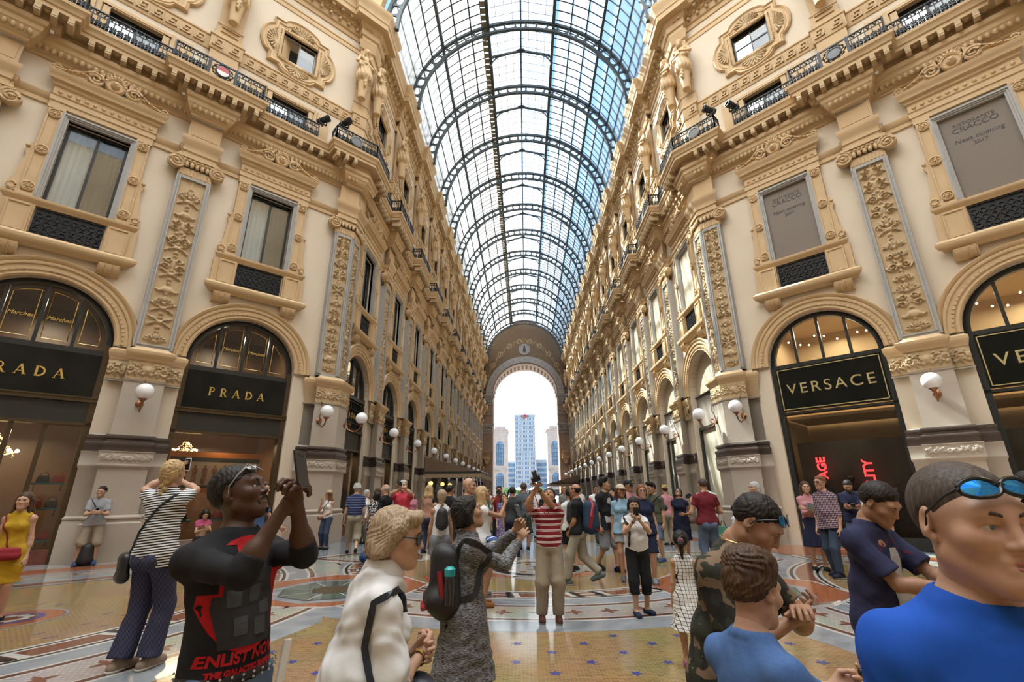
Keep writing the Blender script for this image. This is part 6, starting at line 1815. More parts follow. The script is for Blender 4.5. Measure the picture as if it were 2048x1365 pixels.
def make_hair(shape, style, m, hs, J):
    t = {'short': .014, 'buzz': .006, 'quiff': .015, 'crop': .009, 'messy': .02}.get(style, .008)
    sk = ('e', (0, .018, .03), (.076, .095, .088), dict(k=.02))
    def line(F, a=.060, b=-.85, side=True, amp=.0):
        X, Y, Z = F.grid()
        h = a+(Y+.085)*b
        if side: h = np.where(Y > -.035, np.maximum(h, -.10), h)
        F.D = F.D+t*.95*(1-np.clip((Z-h)/.045, 0, 1))
        F.D = np.maximum(F.D, (h-Z)*.8)
        # leave the ears bare
        d = np.sqrt(((np.abs(X)-.082)/.022)**2+((Y-.006)/.026)**2+((Z+.004)/.034)**2)-1
        F.D = np.maximum(F.D, -d*.02)
    def strands(F, amp=.003, q=150):
        X, Y, Z = F.grid(); F.D = F.D+amp*(np.sin(q*X+22*np.sin(9*Z+13*Y)+9*np.sin(31*Z))*np.sin(q*.8*Y+17*Z+5*np.sin(40*X))+.6*np.sin(2.1*q*X+40*Z)*np.sin(1.7*q*Y-30*Z+8*np.sin(25*X)))
    if style in ('short', 'buzz', 'quiff', 'crop', 'messy'):
        P = [sk]
        if style == 'quiff': P += [('c', (-.04, -.06, .115), (.045, -.055, .12), .026, .022, dict(k=.03)), ('e', (0, .0, .1), (.07, .07, .035), dict(k=.03))]
        if style == 'messy': P += [('e', (.02, -.05, .105), (.05, .045, .03), dict(k=.03)), ('e', (0, .03, .1), (.075, .075, .045), dict(k=.03))]
        shape('hair', P, m, hs, t, lambda F: (line(F, .064, -.78), strands(F, .0022 if style != 'messy' else .0035, 170 if style != 'messy' else 150) if style != 'buzz' else None), True)
    elif style == 'fringe':
        shape('hair', [sk], m, hs, .006, lambda F: (line(F, .035, -.9), F.D.__imul__(1), F.__setattr__('D', np.maximum(F.D, F.grid()[2]-.045))), True)
    else:
        cap_ = [('e', (0, .022, .035), (.088, .105, .092), dict(k=.02))]
        if style in ('bob', 'bobfringe'): cap_ += [('c', (.072, .02, .0), (.078, .015, -.075), .032, .03, dict(k=.03)), ('c', (-.072, .02, .0), (-.078, .015, -.075), .032, .03, dict(k=.03)), ('e', (0, .075, -.04), (.085, .05, .085), dict(k=.04))]
        if style == 'swept': cap_ = [('e', (0, .028, .03), (.086, .105, .094), dict(k=.02)), ('c', (-.045, -.07, .082), (.045, -.066, .09), .029, .026, dict(k=.03)), ('c', (.08, .0, .03), (.082, .045, -.075), .034, .03, dict(k=.03)), ('c', (-.08, .0, .03), (-.082, .045, -.075), .034, .03, dict(k=.03)), ('e', (0, .085, -.05), (.085, .045, .07), dict(k=.04))]
        if style == 'long':
            for s_ in (-1, 0, 1): cap_ += [('c', (s_*.06, .06, 0), (s_*.075, .085, -.16), .045, .045, dict(k=.04)), ('c', (s_*.075, .085, -.16), (s_*.06, .10, -.32), .045, .02, dict(k=.04))]
            for s_ in (-1, 1): cap_ += [('c', (s_*.078, .01, .0), (s_*.09, .0, -.2), .026, .02, dict(k=.03))]
        if style == 'pony': cap_ += [('e', (0, .118, .03), (.025, .025, .025), dict(k=.01)), ('c', (0, .125, .03), (0, .165, -.02), .026, .032, dict(k=.015)), ('c', (0, .165, -.02), (0, .165, -.17), .032, .012, dict(k=.02))]
        if style == 'bun': cap_ += [('e', (0, .11, .06), (.045, .04, .045), dict(k=.01))]
        if style == 'braid':
            cap_ += [('e', (0, .08, -.03), (.075, .045, .06), dict(k=.04))]
            for i in range(11):
                cap_ += [('e', ((.012 if i % 2 else -.012), .105+.006*math.sin(i*.5), -.075-.033*i), (.027-.0012*i, .02, .026), dict(k=.008, R=rotm('Y', .6 if i % 2 else -.6)))]
            cap_ += [('c', (0, .105, -.43), (0, .10, -.50), .012, .018, dict(k=.008))]
        lo = {'bob': -.085, 'bobfringe': -.085, 'swept': -.085}.get(style)
        fr = .03 if style == 'bobfringe' else .066
        def post(F):
            X, Y, Z = F.grid()
            d = np.sqrt((X/.058)**2+((Y+.095)/.072)**2+((Z+.05)/(fr+.05))**2)-1
            if style == 'swept': d = np.sqrt(((X)/.058)**2+((Y+.105)/.088)**2+((Z+.045)/.115)**2)-1
            F.D = np.maximum(F.D, -d*.05)
            if lo: F.D = np.maximum(F.D, lo-Z+.012*np.sin(60*X+40*Y))
            if style in ('pony', 'bun', 'braid'):
                d = np.maximum(.0+(Y+.02)*-.75-Z-.0, -9); F.D = np.where(Y < .06, np.maximum(F.D, (-.02-(Y+.02)*.8-Z)*.8), F.D)
                e2 = np.sqrt(((np.abs(X)-.088)/.024)**2+((Y-.006)/.026)**2+((Z+.004)/.034)**2)-1; F.D = np.maximum(F.D, -e2*.02)
            strands(F, .0035 if style != 'swept' else .002, 120)
        shape('hair', cap_, m, hs, 0, post, True)
def seg(J, a, b, f0, f1): A, B = J[a], J[b]; return tuple(A+(B-A)*f0), tuple(A+(B-A)*f1)
def torso(J, g, sex, loose=0.0):
    up = J['up']; Rl = np.array([[1, 0, 0], [0, up[2], up[1]], [0, -up[1], up[2]]]).T
    B = [('e', tuple(J['pel']+up*.02), (.160*g, .115*g, .13), dict(k=.06)), ('e', tuple(J['abd']), (.146*g+loose, .108*g+loose, .16), dict(k=.06)), ('e', tuple(J['chest']), (.168*g if sex == 'm' else .15*g, .112*g, .19), dict(k=.06)),
         ('c', tuple(J['shR']), tuple(J['shL']), .056*(.5+.5*g)*(1 if sex == 'm' else .88), .056*(.5+.5*g)*(1 if sex == 'm' else .88), dict(k=.05)), ('c', tuple(J['neck']-up*.01), tuple(J['chest']), .07, .1, dict(k=.05))]
    for n_ in 'RL': B.append(('c', tuple(J['sh'+n_]), tuple(J['neck']+up*.015), .052, .047, dict(k=.04)))
    if sex == 'f':
        for s_ in (-1, 1): B.append(('e', tuple(J['chest']+J['fw']*.088+np.array((s_*.066, 0, 0))-up*.012), (.064, .056, .062), dict(k=.04)))
    return B
def wear_it(S_, kind, m, *a):
    J, k, shape, st, g, sex, Hm = S_['J'], S_['k'], S_['shape'], S_['st'], S_['g'], S_['sex'], S_['Hm']
    o = a[0] if a else {}
    m = m if not isinstance(m, tuple) else C_(m)
    st = o.get('st', st)
    up = J['up']; amp = {'hero': .004, 'near': .004, 'mid': .004, 'far': 0}[S_['lod']]*o.get('fold', 1)
    if kind in ('tee', 'dress', 'tank'):
        sl = o.get('sleeve', .62 if kind != 'tank' else 0); lo = o.get('loose', .0); hem = o.get('hem', .86)
        B = torso(J, g, sex, lo); af = 1 if sex == 'm' else .88
        for n_ in 'RL':
            if sl <= 0: continue
            A, Bq = J['sh'+n_], J['el'+n_]
            if sl <= 1: B.append(('c', tuple(A), tuple(Bq), .051*(.4+.6*g)*af, (.048*af+o.get('flare', .006))*(.4+.6*g), dict(k=.03, cut=sl)))
            else:
                B.append(('c', tuple(A), tuple(Bq), .049*(.4+.6*g)*af, .043*(.4+.6*g)*af, dict(k=.03))); B.append(('c', tuple(Bq), tuple(J['wr'+n_]), .046*(.4+.6*g)*af, .034*af, dict(k=.02, cut=sl-1)))
        if hem < .9:
            for n_ in 'RL': B.append(('c', tuple(J['hip'+n_]), tuple(J['hip'+n_]*.55+J['kn'+n_]*.45), .112*(.4+.6*g), .108*(.4+.6*g)+lo, dict(k=.08)))
        if kind == 'dress' or o.get('skirt'):
            z1 = o.get('skirt', .5); w_ = o.get('width', .2); top = J['pel']+up*.08
            B = [b for b in B]; B.append(('c', tuple(top), (top[0], top[1]-.0, z1-.2), .12*g, w_+.06, dict(k=.06)))
        n0 = J['neck']+up*.022+J['fw']*.006; r = o.get('neck', .072 if sex == 'm' else .066)
        if o.get('collar', True) and S_['lod'] != 'far':
            for i in range(12):
                q = [n0+np.array((r*math.cos(u), 0, 0))+(-J['fw'])*(r*math.sin(u))+up*(.022*math.sin(u)-.012-.03*max(0, -math.sin(u))*o.get('scoop', .3)) for u in (2*PI*i/12, 2*PI*(i+1)/12)]
                B.append(('c', tuple(q[0]), tuple(q[1]), .008, .008, dict(k=.012)))
        fine = None
        if S_['lod'] in ('hero', 'near'): fine = tuple(((n0[q]-.11, n0[q]+.11, .0048),) if q < 2 else ((n0[2]-.05, n0[2]+.07, .0048),) for q in range(3))
        def post(F):
            X, Y, Z = F.grid()
            FOLD(F, amp, 1.0, o.get('ph', 1.3))
            if kind == 'dress' or o.get('skirt'):
                ang = np.arctan2(Y, X); w2 = np.clip((.95-Z)/.5, 0, 1); F.D += (.012*w2*np.sin(ang*o.get('pleats', 9))).astype(np.float32)
                F.D = np.maximum(F.D, o.get('skirt', .5)-Z)
            else: F.D = np.maximum(F.D, (hem+o.get('wave', .012)*np.sin(9*X+4*Y))-Z)
            n1 = n0+up*.05; d = np.sqrt((X-n1[0])**2+(Y-n1[1])**2+((Z-n1[2])/1.15)**2)-r-.003
            h = np.clip(.5+.5*(F.D+d)/.008, 0, 1); F.D = F.D*h-d*(1-h)+.008*h*(1-h)
            if o.get('v'):
                q = n0+J['fw']*.09-up*.05; d = np.sqrt(((X-q[0])/.5)**2+(Y-q[1])**2+(Z-q[2])**2)-.07; F.D = np.maximum(F.D, -d)
            if kind == 'tank' or o.get('bare'):
                for n_ in 'RL':
                    q = J['sh'+n_]; s2 = -1 if n_ == 'R' else 1
                    d = np.sqrt((X-q[0]-s2*.035)**2+(Y-q[1])**2+(Z-q[2]+.01)**2)-.085; F.D = np.maximum(F.D, -d)
        S_[o.get('id', 'top')] = shape(o.get('name', {'tee': 'shirt', 'dress': 'dress', 'tank': 'top'}[kind]), B, m, st, o.get('inf', .011), post, fine=fine)
    elif kind in ('trousers', 'shorts', 'capri'):
        end = {'trousers': .97, 'shorts': -.0, 'capri': .45}[kind] if 'end' not in o else o['end']
        lo = o.get('loose', .012); B = [('e', tuple(J['pel']), (.16*g, .115*g, .125), dict(k=.06))]
        for s_, n_ in ((-1, 'R'), (1, 'L')):
            B.append(('e', tuple(J['pel']+np.array((s_*.07, .055, -.06))), (.088*g, .086*g, .09), dict(k=.04)))
            e2 = end if end > 0 else 0
            B.append(('c', tuple(J['hip'+n_]), tuple(J['kn'+n_]), .092*(.4+.6*g), (.064+lo+(.02 if kind == 'shorts' else 0))*(.5+.5*g), dict(k=.04, **({'cut': 1+end} if end <= 0 else {}))))
            if end > 0: B.append(('c', tuple(J['kn'+n_]), tuple(J['an'+n_]), (.062+lo)*(.5+.5*g), (.046+lo+o.get('flare', 0)), dict(k=.03, cut=end)))
        def post(F):
            X, Y, Z = F.grid(); FOLD(F, amp*.9, .8, .4); F.D = np.maximum(F.D, Z-o.get('waist', 1.04))
        S_['legs'] = shape(o.get('name', 'trousers' if kind != 'shorts' else 'shorts'), B, m, st, .008, post)
    elif kind == 'skirt':
        z1, z0, w_ = o.get('hem', .5), o.get('waist', 1.05), o.get('width', .22)
        def post(F):
            X, Y, Z = F.grid(); ang = np.arctan2(Y, X); w2 = np.clip((z0-Z)/.5, 0, 1); F.D += (.014*w2*np.sin(ang*o.get('pleats', 14))).astype(np.float32)
            F.D = np.maximum(np.maximum(F.D, z1-Z), Z-z0)
        shape('skirt', [('c', (0, J['pel'][1], z0+.02), (0, J['pel'][1], z1-.12), .13*g, w_, dict(k=.03)), ('e', tuple(J['pel']), (.165*g, .13*g, .12), dict(k=.05))], m, st, .01, post)
    elif kind == 'shoes':
        for n_ in 'RL':
            h_, t_ = J['heel'+n_], J['toe'+n_]; an = J['an'+n_]
            B = [('c', tuple(h_), tuple(t_), .043, .037, dict(k=.02)), ('c', tuple((h_+t_)/2), tuple(t_), .04, .036, dict(k=.02))]
            if not o.get('low'): B.append(('c', tuple(an+np.array((0, 0, .0))), tuple(an*.4+t_*.6), .042, .036, dict(k=.02)))
            flat = an[2] < .1
            def post(F):
                X, Y, Z = F.grid()
                if flat: F.D = np.maximum(F.D, .004-Z)
            s2 = shape('shoe', B, m, min(st, .012), .002, post)
            if o.get('sole') is not None and flat:
                def p2(F):
                    X, Y, Z = F.grid(); F.D = np.maximum(np.maximum(F.D, .002-Z), Z-.026)
                so = shape('sole', [('c', tuple(h_-np.array((0, 0, .01))), tuple(t_-np.array((0, 0, .0))), .047, .042, dict(k=.02))], o['sole'] if not isinstance(o['sole'], tuple) else C_(o['sole']), min(st, .012), .002, p2)
                if so and s2: so.parent = s2
    elif kind in ('cap', 'hat', 'bucket'):
        if kind == 'cap':
            B = [('e', (0, .018, .045), (.088, .105, .085), dict(k=.01)), ('e', (0, -.115, .045), (.07, .075, .012), dict(k=.01))]
            post = lambda F: F.__setattr__('D', np.maximum(F.D, .035-F.grid()[2]))
        elif kind == 'hat':
            B = [('c', (0, .018, .05), (0, .018, .12), .088, .08, dict(k=.02)), ('e', (0, .018, .055), (.145, .155, .012), dict(k=.012))]
            post = lambda F: F.__setattr__('D', np.maximum(np.maximum(F.D, .042-F.grid()[2]), F.grid()[2]-.15))
        else:
            B = [('c', (0, .018, .04), (0, .018, .11), .093, .082, dict(k=.02)), ('c', (0, .018, .06), (0, .018, .0), .095, .125, dict(k=.02, cut=.75))]
            post = lambda F: F.__setattr__('D', np.maximum(np.maximum(F.D, .01-F.grid()[2]), F.grid()[2]-.145))
        ho = shape('hat' if kind != 'cap' else 'cap', B, m, S_['hs'], 0, post, True)
        if kind == 'hat' and o.get('band'):
            b2 = shape('hat_band', [('c', (0, .018, .05), (0, .018, .09), .092, .09, dict(k=.01))], o['band'], S_['hs'], 0, lambda F: F.__setattr__('D', np.maximum(np.maximum(F.D, .062-F.grid()[2]), F.grid()[2]-.085)), True)
            if b2 and ho: b2.parent = ho
    elif kind == 'beard':
        def post(F):
            X, Y, Z = F.grid(); d = np.sqrt((X/.045)**2+((Y+.1)/.06)**2+((Z-.01)/.058)**2)-1; F.D = np.maximum(np.maximum(F.D, -d*.05), Z+.03-.25*np.abs(X)); F.D = np.maximum(F.D, Y-.012)
        P = [q for q in head_prims(sex)[:5]]
        shape('beard', P, m, S_['hs'], o.get('t', .004), post, True)
    elif kind == 'moustache':
        b = MB(); b.T = Matrix(Hm.tolist()); b.tube([(-.03, -.082, -.066), (-.018, -.095, -.05), (0, -.1, -.046), (.018, -.095, -.05), (.03, -.082, -.066)], [.004, .0065, .006, .0065, .004], 7); b.tube([(0, -.094, -.082), (0, -.097, -.1), (0, -.088, -.118)], [.008, .012, .008], 7); b.tube([(-.03, -.082, -.066), (-.027, -.083, -.09), (-.012, -.09, -.108)], .005, 6); b.tube([(.03, -.082, -.066), (.027, -.083, -.09), (.012, -.09, -.108)], .005, 6)
        b.v = [tuple(q*k for q in v) for v in b.v]; b.obj('beard', m, S_['root'], 60)
    elif kind == 'glasses':
        dz, dy, tilt = (o.get('up', 0), 0, 0); b = MB(); T = Matrix(Hm.tolist())
        if o.get('up'): T = T @ Matrix.Translation((0, .02, .015)) @ Matrix.Rotation(R(o.get('tilt', -45)), 4, 'X') @ Matrix.Scale(1.03, 4) @ Matrix.Translation((0, -.02, -.012))
        w_, h_ = o.get('w', .024), o.get('h', .019)
        b.T = T
        for s_ in (-1, 1):
            b.tube([(s_*.034+w_*math.cos(q), -.100+.010*abs(math.cos(q))*(1 if s_*math.cos(q) > 0 else 0), h_*math.sin(q)) for q in [2*PI*i/16 for i in range(17)]], o.get('rim', .0022), 6)
            b.tube([(s_*.058, -.09, .006), (s_*.074, -.06, .006), (s_*.082, -.005, .004), (s_*.08, .02, -.012)], [.004, .0035, .0025, .0025], 6)
        b.tube([(-.011, -.1, .006), (0, -.103, .008), (.011, -.1, .006)], .002, 5)
        b.v = [tuple(q*k for q in v) for v in b.v]; fr = b.obj(o.get('name', 'sunglasses'), m, S_['root'], 60)
        l = MB(); l.T = T
        for s_ in (-1, 1): l.rings([[(s_*.034+q*w_*math.cos(2*PI*i/16), -.100+.010*abs(math.cos(2*PI*i/16))*q*(1 if s_*math.cos(2*PI*i/16) > 0 else 0)-.002*(1-q), q*h_*math.sin(2*PI*i/16)) for i in range(16)] for q in (.98, .5, .01)], True)
        l.v = [tuple(q*k for q in v) for v in l.v]; l.obj('lens', o.get('lens', M['lens']), fr, 90)
    elif kind == 'watch':
        n_ = o.get('arm', 'L'); d = U(J['el'+n_]-J['wr'+n_]); b = MB(); p = J['wr'+n_]+d*.03
        x = U(np.cross(d, (0.3, .2, 1))); y = np.cross(d, x)
        b.rings([[tuple(p+d*q+(x*math.cos(2*PI*i/12)+y*math.sin(2*PI*i/12))*rr) for i in range(12)] for q, rr in ((-.008, .030), (-.008, .034), (.008, .035), (.008, .031))], True)
        b.v = [tuple(q*k for q in v) for v in b.v]; b.obj(o.get('name', 'wristwatch'), m, S_['root'], 40)
    elif kind == 'belt':
        z = o.get('z', 1.0)
        shape('belt', [('e', tuple(J['pel']), (.172*g, .128*g, .128), dict(k=.05)), ('e', tuple(J['pel']+np.array((0, .03, -.02))), (.165*g, .11*g, .12), dict(k=.05))], m, min(st, .01), .006, lambda F: F.__setattr__('D', np.maximum(np.maximum(F.D, z-F.grid()[2]), F.grid()[2]-z-.04)))
M['lens'] = mat('dark_lens', (.02, .02, .025), .06, spec=.8)
M['bluelens'] = mat('blue_mirror_lens', (.03, .22, .55), .06, .9)
def wpt(S_, p):
    # person space -> world
    return S_['root'].matrix_basis @ Vector([float(q)*S_['k'] for q in p])
def wdir(S_, d): return (S_['root'].matrix_basis.to_3x3() @ Vector([float(q) for q in d])).normalized()
def frame(o, p, xd, yd):
    # place an object with its x and y axes along two directions
    x = Vector(xd).normalized(); y = Vector(yd); y = (y-x*(y.dot(x))).normalized(); z = x.cross(y)
    o.matrix_world = Matrix(((x.x, y.x, z.x, p[0]), (x.y, y.y, z.y, p[1]), (x.z, y.z, z.z, p[2]), (0, 0, 0, 1))); return o
def phone(label, p, xd, yd, case='blackcase', size=(.074, .15, .009)):
    # screen faces +z of its own frame
    o = thing('phone', label, 'phone', group=None); w_, h_, t = size
    b = MB(); P = []
    for cx, cyy, a0 in ((w_/2-.01, h_/2-.01, 0), (-w_/2+.01, h_/2-.01, PI/2), (-w_/2+.01, -h_/2+.01, PI), (w_/2-.01, -h_/2+.01, 3*PI/2)):
        for i in range(5): P.append((cx+.01*math.cos(a0+PI/2*i/4), cyy+.01*math.sin(a0+PI/2*i/4)))
    b.slab(P, -t/2, t/2); b.obj('case', M[case], o, 30)
    b = MB(); b.slab([(q*.92, s_*.86) for q, s_ in P], t/2-.0005, t/2+.0008); b.obj('screen', M['phonescreen'], o, 30)
    b = MB(); b.lathe([(.008, -t/2-.002), (.008, -t/2)], (-w_*.25, h_*.38, 0), 10); b.box(-w_*.05, w_*.2, h_*.34, h_*.42, -t/2-.0012, -t/2); b.obj('camera_lens', M['lens'], o, 30)
    return frame(o, p, xd, yd)
M['blackcase'] = mat('black_case', (.012, .012, .014), .35); M['whitecase'] = mat('white_case', (.8, .8, .8), .3); M['bluecase'] = mat('slate_case', (.07, .10, .13), .4)
M['phonescreen'] = mat('phone_screen', (.02, .022, .03), .08, spec=.6)
def camera_obj(label, p, xd, yd, s_=1.0):
    # lens points along -z of its own frame
    o = thing('camera', label, 'camera')
    b = MB(); b.box(-.07*s_, .07*s_, -.045*s_, .045*s_, -.03*s_, .03*s_); b.box(-.03*s_, .03*s_, .045*s_, .075*s_, -.025*s_, .03*s_); b.box(-.07*s_, -.04*s_, -.045*s_, .045*s_, -.055*s_, .0); b.obj('body', M['blackcase'], o, 30)
    b = MB(); b.lathe([(.034*s_, -.03*s_), (.036*s_, -.06*s_), (.034*s_, -.07*s_), (.04*s_, -.1*s_), (.04*s_, -.125*s_), (.03*s_, -.12*s_)], (0, 0, 0), 16); b.obj('lens', M['lens'], o, 40)
    return frame(o, p, xd, yd)
def strap(name, pts, w_, m, parent):
    # flat band through world points
    b = MB()
    rg = []
    pts = [Vector(p) for p in pts]
    for i, p in enumerate(pts):
        t = (pts[min(i+1, len(pts)-1)]-pts[max(i-1, 0)]).normalized(); a = t.cross(Vector((0, 1, 0)) if abs(t.y) < .8 else Vector((1, 0, 0))).normalized(); c = t.cross(a)
        rg.append([p+a*w_/2+c*.003, p-a*w_/2+c*.003, p-a*w_/2-c*.003, p+a*w_/2-c*.003])
    b.rings(rg, True, True); o = b.obj(name, m, None, 40)
    if parent: inv = parent.matrix_world.inverted() if False else None; o.parent = parent; o.matrix_parent_inverse = parent.matrix_basis.inverted()
    return o
def bodybag(label, cat, name, prims, m, loc, rz=0, step=.012, group=None, post=None):
    r = thing(name, label, cat, loc, rz, group)
    v, f = blob(prims, step, 0, None, post); link('bag_body', raw_mesh('bag_body', v, f, m), r); return r
def over(S_, pts, lift=.012, n=10):
    # band across the clothed body: sample a path in person space, push out to the clothes
    top = S_.get('top'); J = S_['J']; out = []
    bv = BVHTree.FromPolygons([v.co for v in top.data.vertices], [p.vertices for p in top.data.polygons]) if top else None
    for a, b in zip(pts, pts[1:]):
        for i in range(n):
            p = Vector(a).lerp(Vector(b), i/n)*S_['k']
            if bv:
                c = Vector(J['chest']*.6+J['abd']*.4)*S_['k']; c.z = p.z*.75+c.z*.25
                d = (p-c).normalized(); h = bv.ray_cast(c+d*1.0, -d)
                if h[0] is not None and (h[0]-p).length < .14: p = h[0]+d*lift
            out.append(S_['root'].matrix_basis @ p)
    out.append(S_['root'].matrix_basis @ (Vector(pts[-1])*S_['k']))
    return out
def decal(S_, V, F, origin, xd, zd, direction, m, name, lift=.003, on='top'):
    # lettering wrapped on to the clothes: plane at origin (person space), cast along direction
    o = S_.get(on)
    bv = BVHTree.FromPolygons([v.co for v in o.data.vertices], [p.vertices for p in o.data.polygons])
    o0 = Vector(origin)*S_['k']; xd, zd, d = Vector(xd).normalized(), Vector(zd).normalized(), Vector(direction).normalized()
    b = MB(); W_ = []
    for a, c, e_ in V:
        p = o0+xd*a+zd*c; h = bv.ray_cast(p-d*.5, d)
        W_.append(h[0]-d*lift if h[0] is not None and abs(h[1].dot(d)) > .08 and h[0].y > -.205*S_['k'] else None)
    F = [f for f in F if all(W_[i] is not None for i in f)]; b.add([w or (0, 0, 0) for w in W_], F); r = b.obj(name, m, o, 0); return r
def grid_poly(P, n=10):
    # split a flat outline into small faces so that it can follow cloth
    xs = [p[0] for p in P]; ys = [p[1] for p in P]; V, F = [], []
    x0, x1, y0, y1 = min(xs), max(xs), min(ys), max(ys)
    for i in range(n):
        for j in range(n):
            c = clip(P, [(1, 0, x0+(x1-x0)*(i+1)/n), (-1, 0, -(x0+(x1-x0)*i/n)), (0, 1, y0+(y1-y0)*(j+1)/n), (0, -1, -(y0+(y1-y0)*j/n))])
            if len(c) > 2: b = len(V); V += [(x, y, 0) for x, y in c]; F.append([b+q for q in range(len(c))])
    return V, F
# ------------------------------------------------------------------ patterned cloth
def pat(name, build, rough=.85):
    m = mat(name, (.5, .5, .5), rough, spec=.25, bump=(140, .12, .002)); n = m.node_tree.nodes; l = m.node_tree.links
    t = n.new('ShaderNodeTexCoord'); s_ = n.new('ShaderNodeSeparateXYZ'); l.new(t.outputs['Object'], s_.inputs[0])
    def math_(op, a, b=None):
        q = n.new('ShaderNodeMath'); q.operation = op
        for i, v in enumerate((a, b)):
            if v is None: continue
            if isinstance(v, (int, float)): q.inputs[i].default_value = v
            else: l.new(v, q.inputs[i])
        return q.outputs[0]
    def mix(f, a, b):
        q = n.new('ShaderNodeMixRGB'); l.new(f, q.inputs[0])
        for i, v in ((1, a), (2, b)):
            if isinstance(v, tuple): q.inputs[i].default_value = (*v, 1)
            else: l.new(v, q.inputs[i])
        return q.outputs[0]
    def noise(scale, det=3, vec=None):
        q = n.new('ShaderNodeTexNoise'); q.inputs['Scale'].default_value = scale; q.inputs['Detail'].default_value = det; l.new(vec or t.outputs['Object'], q.inputs['Vector']); return q.outputs[0]
    def scaled(sc):
        q = n.new('ShaderNodeMapping'); q.inputs['Scale'].default_value = sc; l.new(t.outputs['Object'], q.inputs[0]); return q.outputs[0]
    def band(v, period, duty, ph=0.0): return math_('LESS_THAN', math_('FRACT', math_('ADD', math_('MULTIPLY', v, 1/period), ph+20)), duty)
    col = build(s_.outputs, math_, mix, noise, band, scaled)
    l.new(col, n['Principled BSDF'].inputs['Base Color']); return m
BK, WH, NV = (.013, .013, .015), (.74, .74, .73), (.018, .022, .055)
STRIPE = pat('black_white_stripes', lambda s, ma, mx, no, bd, sc: mx(bd(ma('ADD', s['Z'], ma('MULTIPLY', s['X'], .12)), .026, .5), WH, BK))
PIN = pat('navy_pinstripe', lambda s, ma, mx, no, bd, sc: mx(bd(ma('ADD', s['X'], s['Y']), .016, .22), (.022, .024, .055), (.11, .11, .17)))
REDST = pat('red_white_stripes', lambda s, ma, mx, no, bd, sc: mx(ma('MAXIMUM', bd(s['Z'], .075, .12), bd(s['Z'], .075, .12, -.22)), (.20, .012, .018), WH))
MEL = pat('grey_melange', lambda s, ma, mx, no, bd, sc: mx(ma('GREATER_THAN', no(14, 4, sc((3, 3, 26))), .5), (.055, .056, .06), (.24, .24, .25)))
GRIDP = pat('white_black_check', lambda s, ma, mx, no, bd, sc: mx(ma('MAXIMUM', bd(s['Z'], .033, .13), bd(ma('ADD', s['X'], ma('MULTIPLY', s['Y'], .6)), .033, .13)), WH, BK))
CAMO = pat('camouflage', lambda s, ma, mx, no, bd, sc: mx(ma('GREATER_THAN', no(11, 2, sc((1, 1, 1.4))), .56), mx(ma('GREATER_THAN', no(8, 2), .54), mx(ma('GREATER_THAN', no(15, 1), .55), (.030, .032, .022), (.018, .017, .014)), (.022, .02, .016)), (.17, .115, .07)))
PLAID = pat('red_navy_check', lambda s, ma, mx, no, bd, sc: mx(bd(s['Z'], .034, .5), mx(bd(ma('ADD', s['X'], s['Y']), .034, .5), (.55, .52, .52), (.09, .03, .06)), mx(bd(ma('ADD', s['X'], s['Y']), .034, .5), (.14, .03, .045), (.03, .03, .09))))
NVST = pat('navy_stripe_polo', lambda s, ma, mx, no, bd, sc: mx(bd(s['Z'], .07, .25), (.02, .03, .09), (.16, .19, .30)))
FLOR = pat('floral_print', lambda s, ma, mx, no, bd, sc: mx(ma('GREATER_THAN', no(38, 1), .58), (.10, .08, .20), (.5, .38, .40)))
DOTS = pat('black_white_spots', lambda s, ma, mx, no, bd, sc: mx(ma('GREATER_THAN', no(45, 0), .56), BK, WH))
BAGST = pat('blue_white_bag', lambda s, ma, mx, no, bd, sc: mx(bd(ma('ADD', s['Z'], ma('MULTIPLY', s['X'], .35)), .085, .22), (.05, .10, .28), WH))
JEAN = pat('blue_denim', lambda s, ma, mx, no, bd, sc: mx(no(5, 3), (.035, .065, .135), (.16, .23, .34)))
JEAND = pat('dark_denim', lambda s, ma, mx, no, bd, sc: mx(no(6, 3), (.02, .03, .055), (.055, .08, .13)))
WLIN = pat('white_linen', lambda s, ma, mx, no, bd, sc: mx(no(60, 3, sc((1, 1, 6))), (.60, .60, .60), (.70, .69, .68)))
BLUEM = pat('mottled_blue_jersey', lambda s, ma, mx, no, bd, sc: mx(no(90, 2, sc((1, 1, 4))), (.045, .10, .26), (.085, .17, .36)))
ACID = pat('washed_navy', lambda s, ma, mx, no, bd, sc: mx(no(7, 4), (.012, .014, .05), (.035, .037, .085)))
ROYAL = C_((.012, .085, .46)); BLACKC = C_(BK); WHITEC = C_(WH); KHAKI = C_((.30, .25, .18)); TANC = C_((.36, .29, .20)); NAVYC = C_(NV)
GREYC = C_((.32, .33, .35)); DKGREY = C_((.045, .05, .055)); REDC = C_((.26, .022, .03)); PINKC = C_((.62, .06, .10)); OLIVE = C_((.075, .08, .055)); MUST = C_((.48, .29, .02)); SHORTG = C_((.24, .25, .28)); SKYB = C_((.26, .42, .56))
LEATHER = mat('navy_leather', (.012, .016, .028), .38, bump=(60, .3, .004)); GOLDM = M['gold']; SILV = mat('steel_stud', (.6, .6, .6), .3, .9)
GF = mat('black_acetate', (.012, .012, .013), .25); WF = mat('wire_frame', (.5, .5, .5), .3, .8)
def at3(S_, p): return tuple(wpt(S_, p))
def fz(o, p, zd, yd):
    z = Vector(zd).normalized(); y = Vector(yd); y = (y-z*y.dot(z)).normalized(); return frame(o, p, y.cross(z), y)
def phone_at(label, S_, p, zd, yd, case='blackcase', size=(.074, .15, .009)):
    o = phone(label, (0, 0, 0), (1, 0, 0), (0, 1, 0), case, size); return fz(o, wpt(S_, p), wdir(S_, zd), wdir(S_, yd))
def hmid(S_): return (S_['J']['handR']+S_['J']['handL'])/2

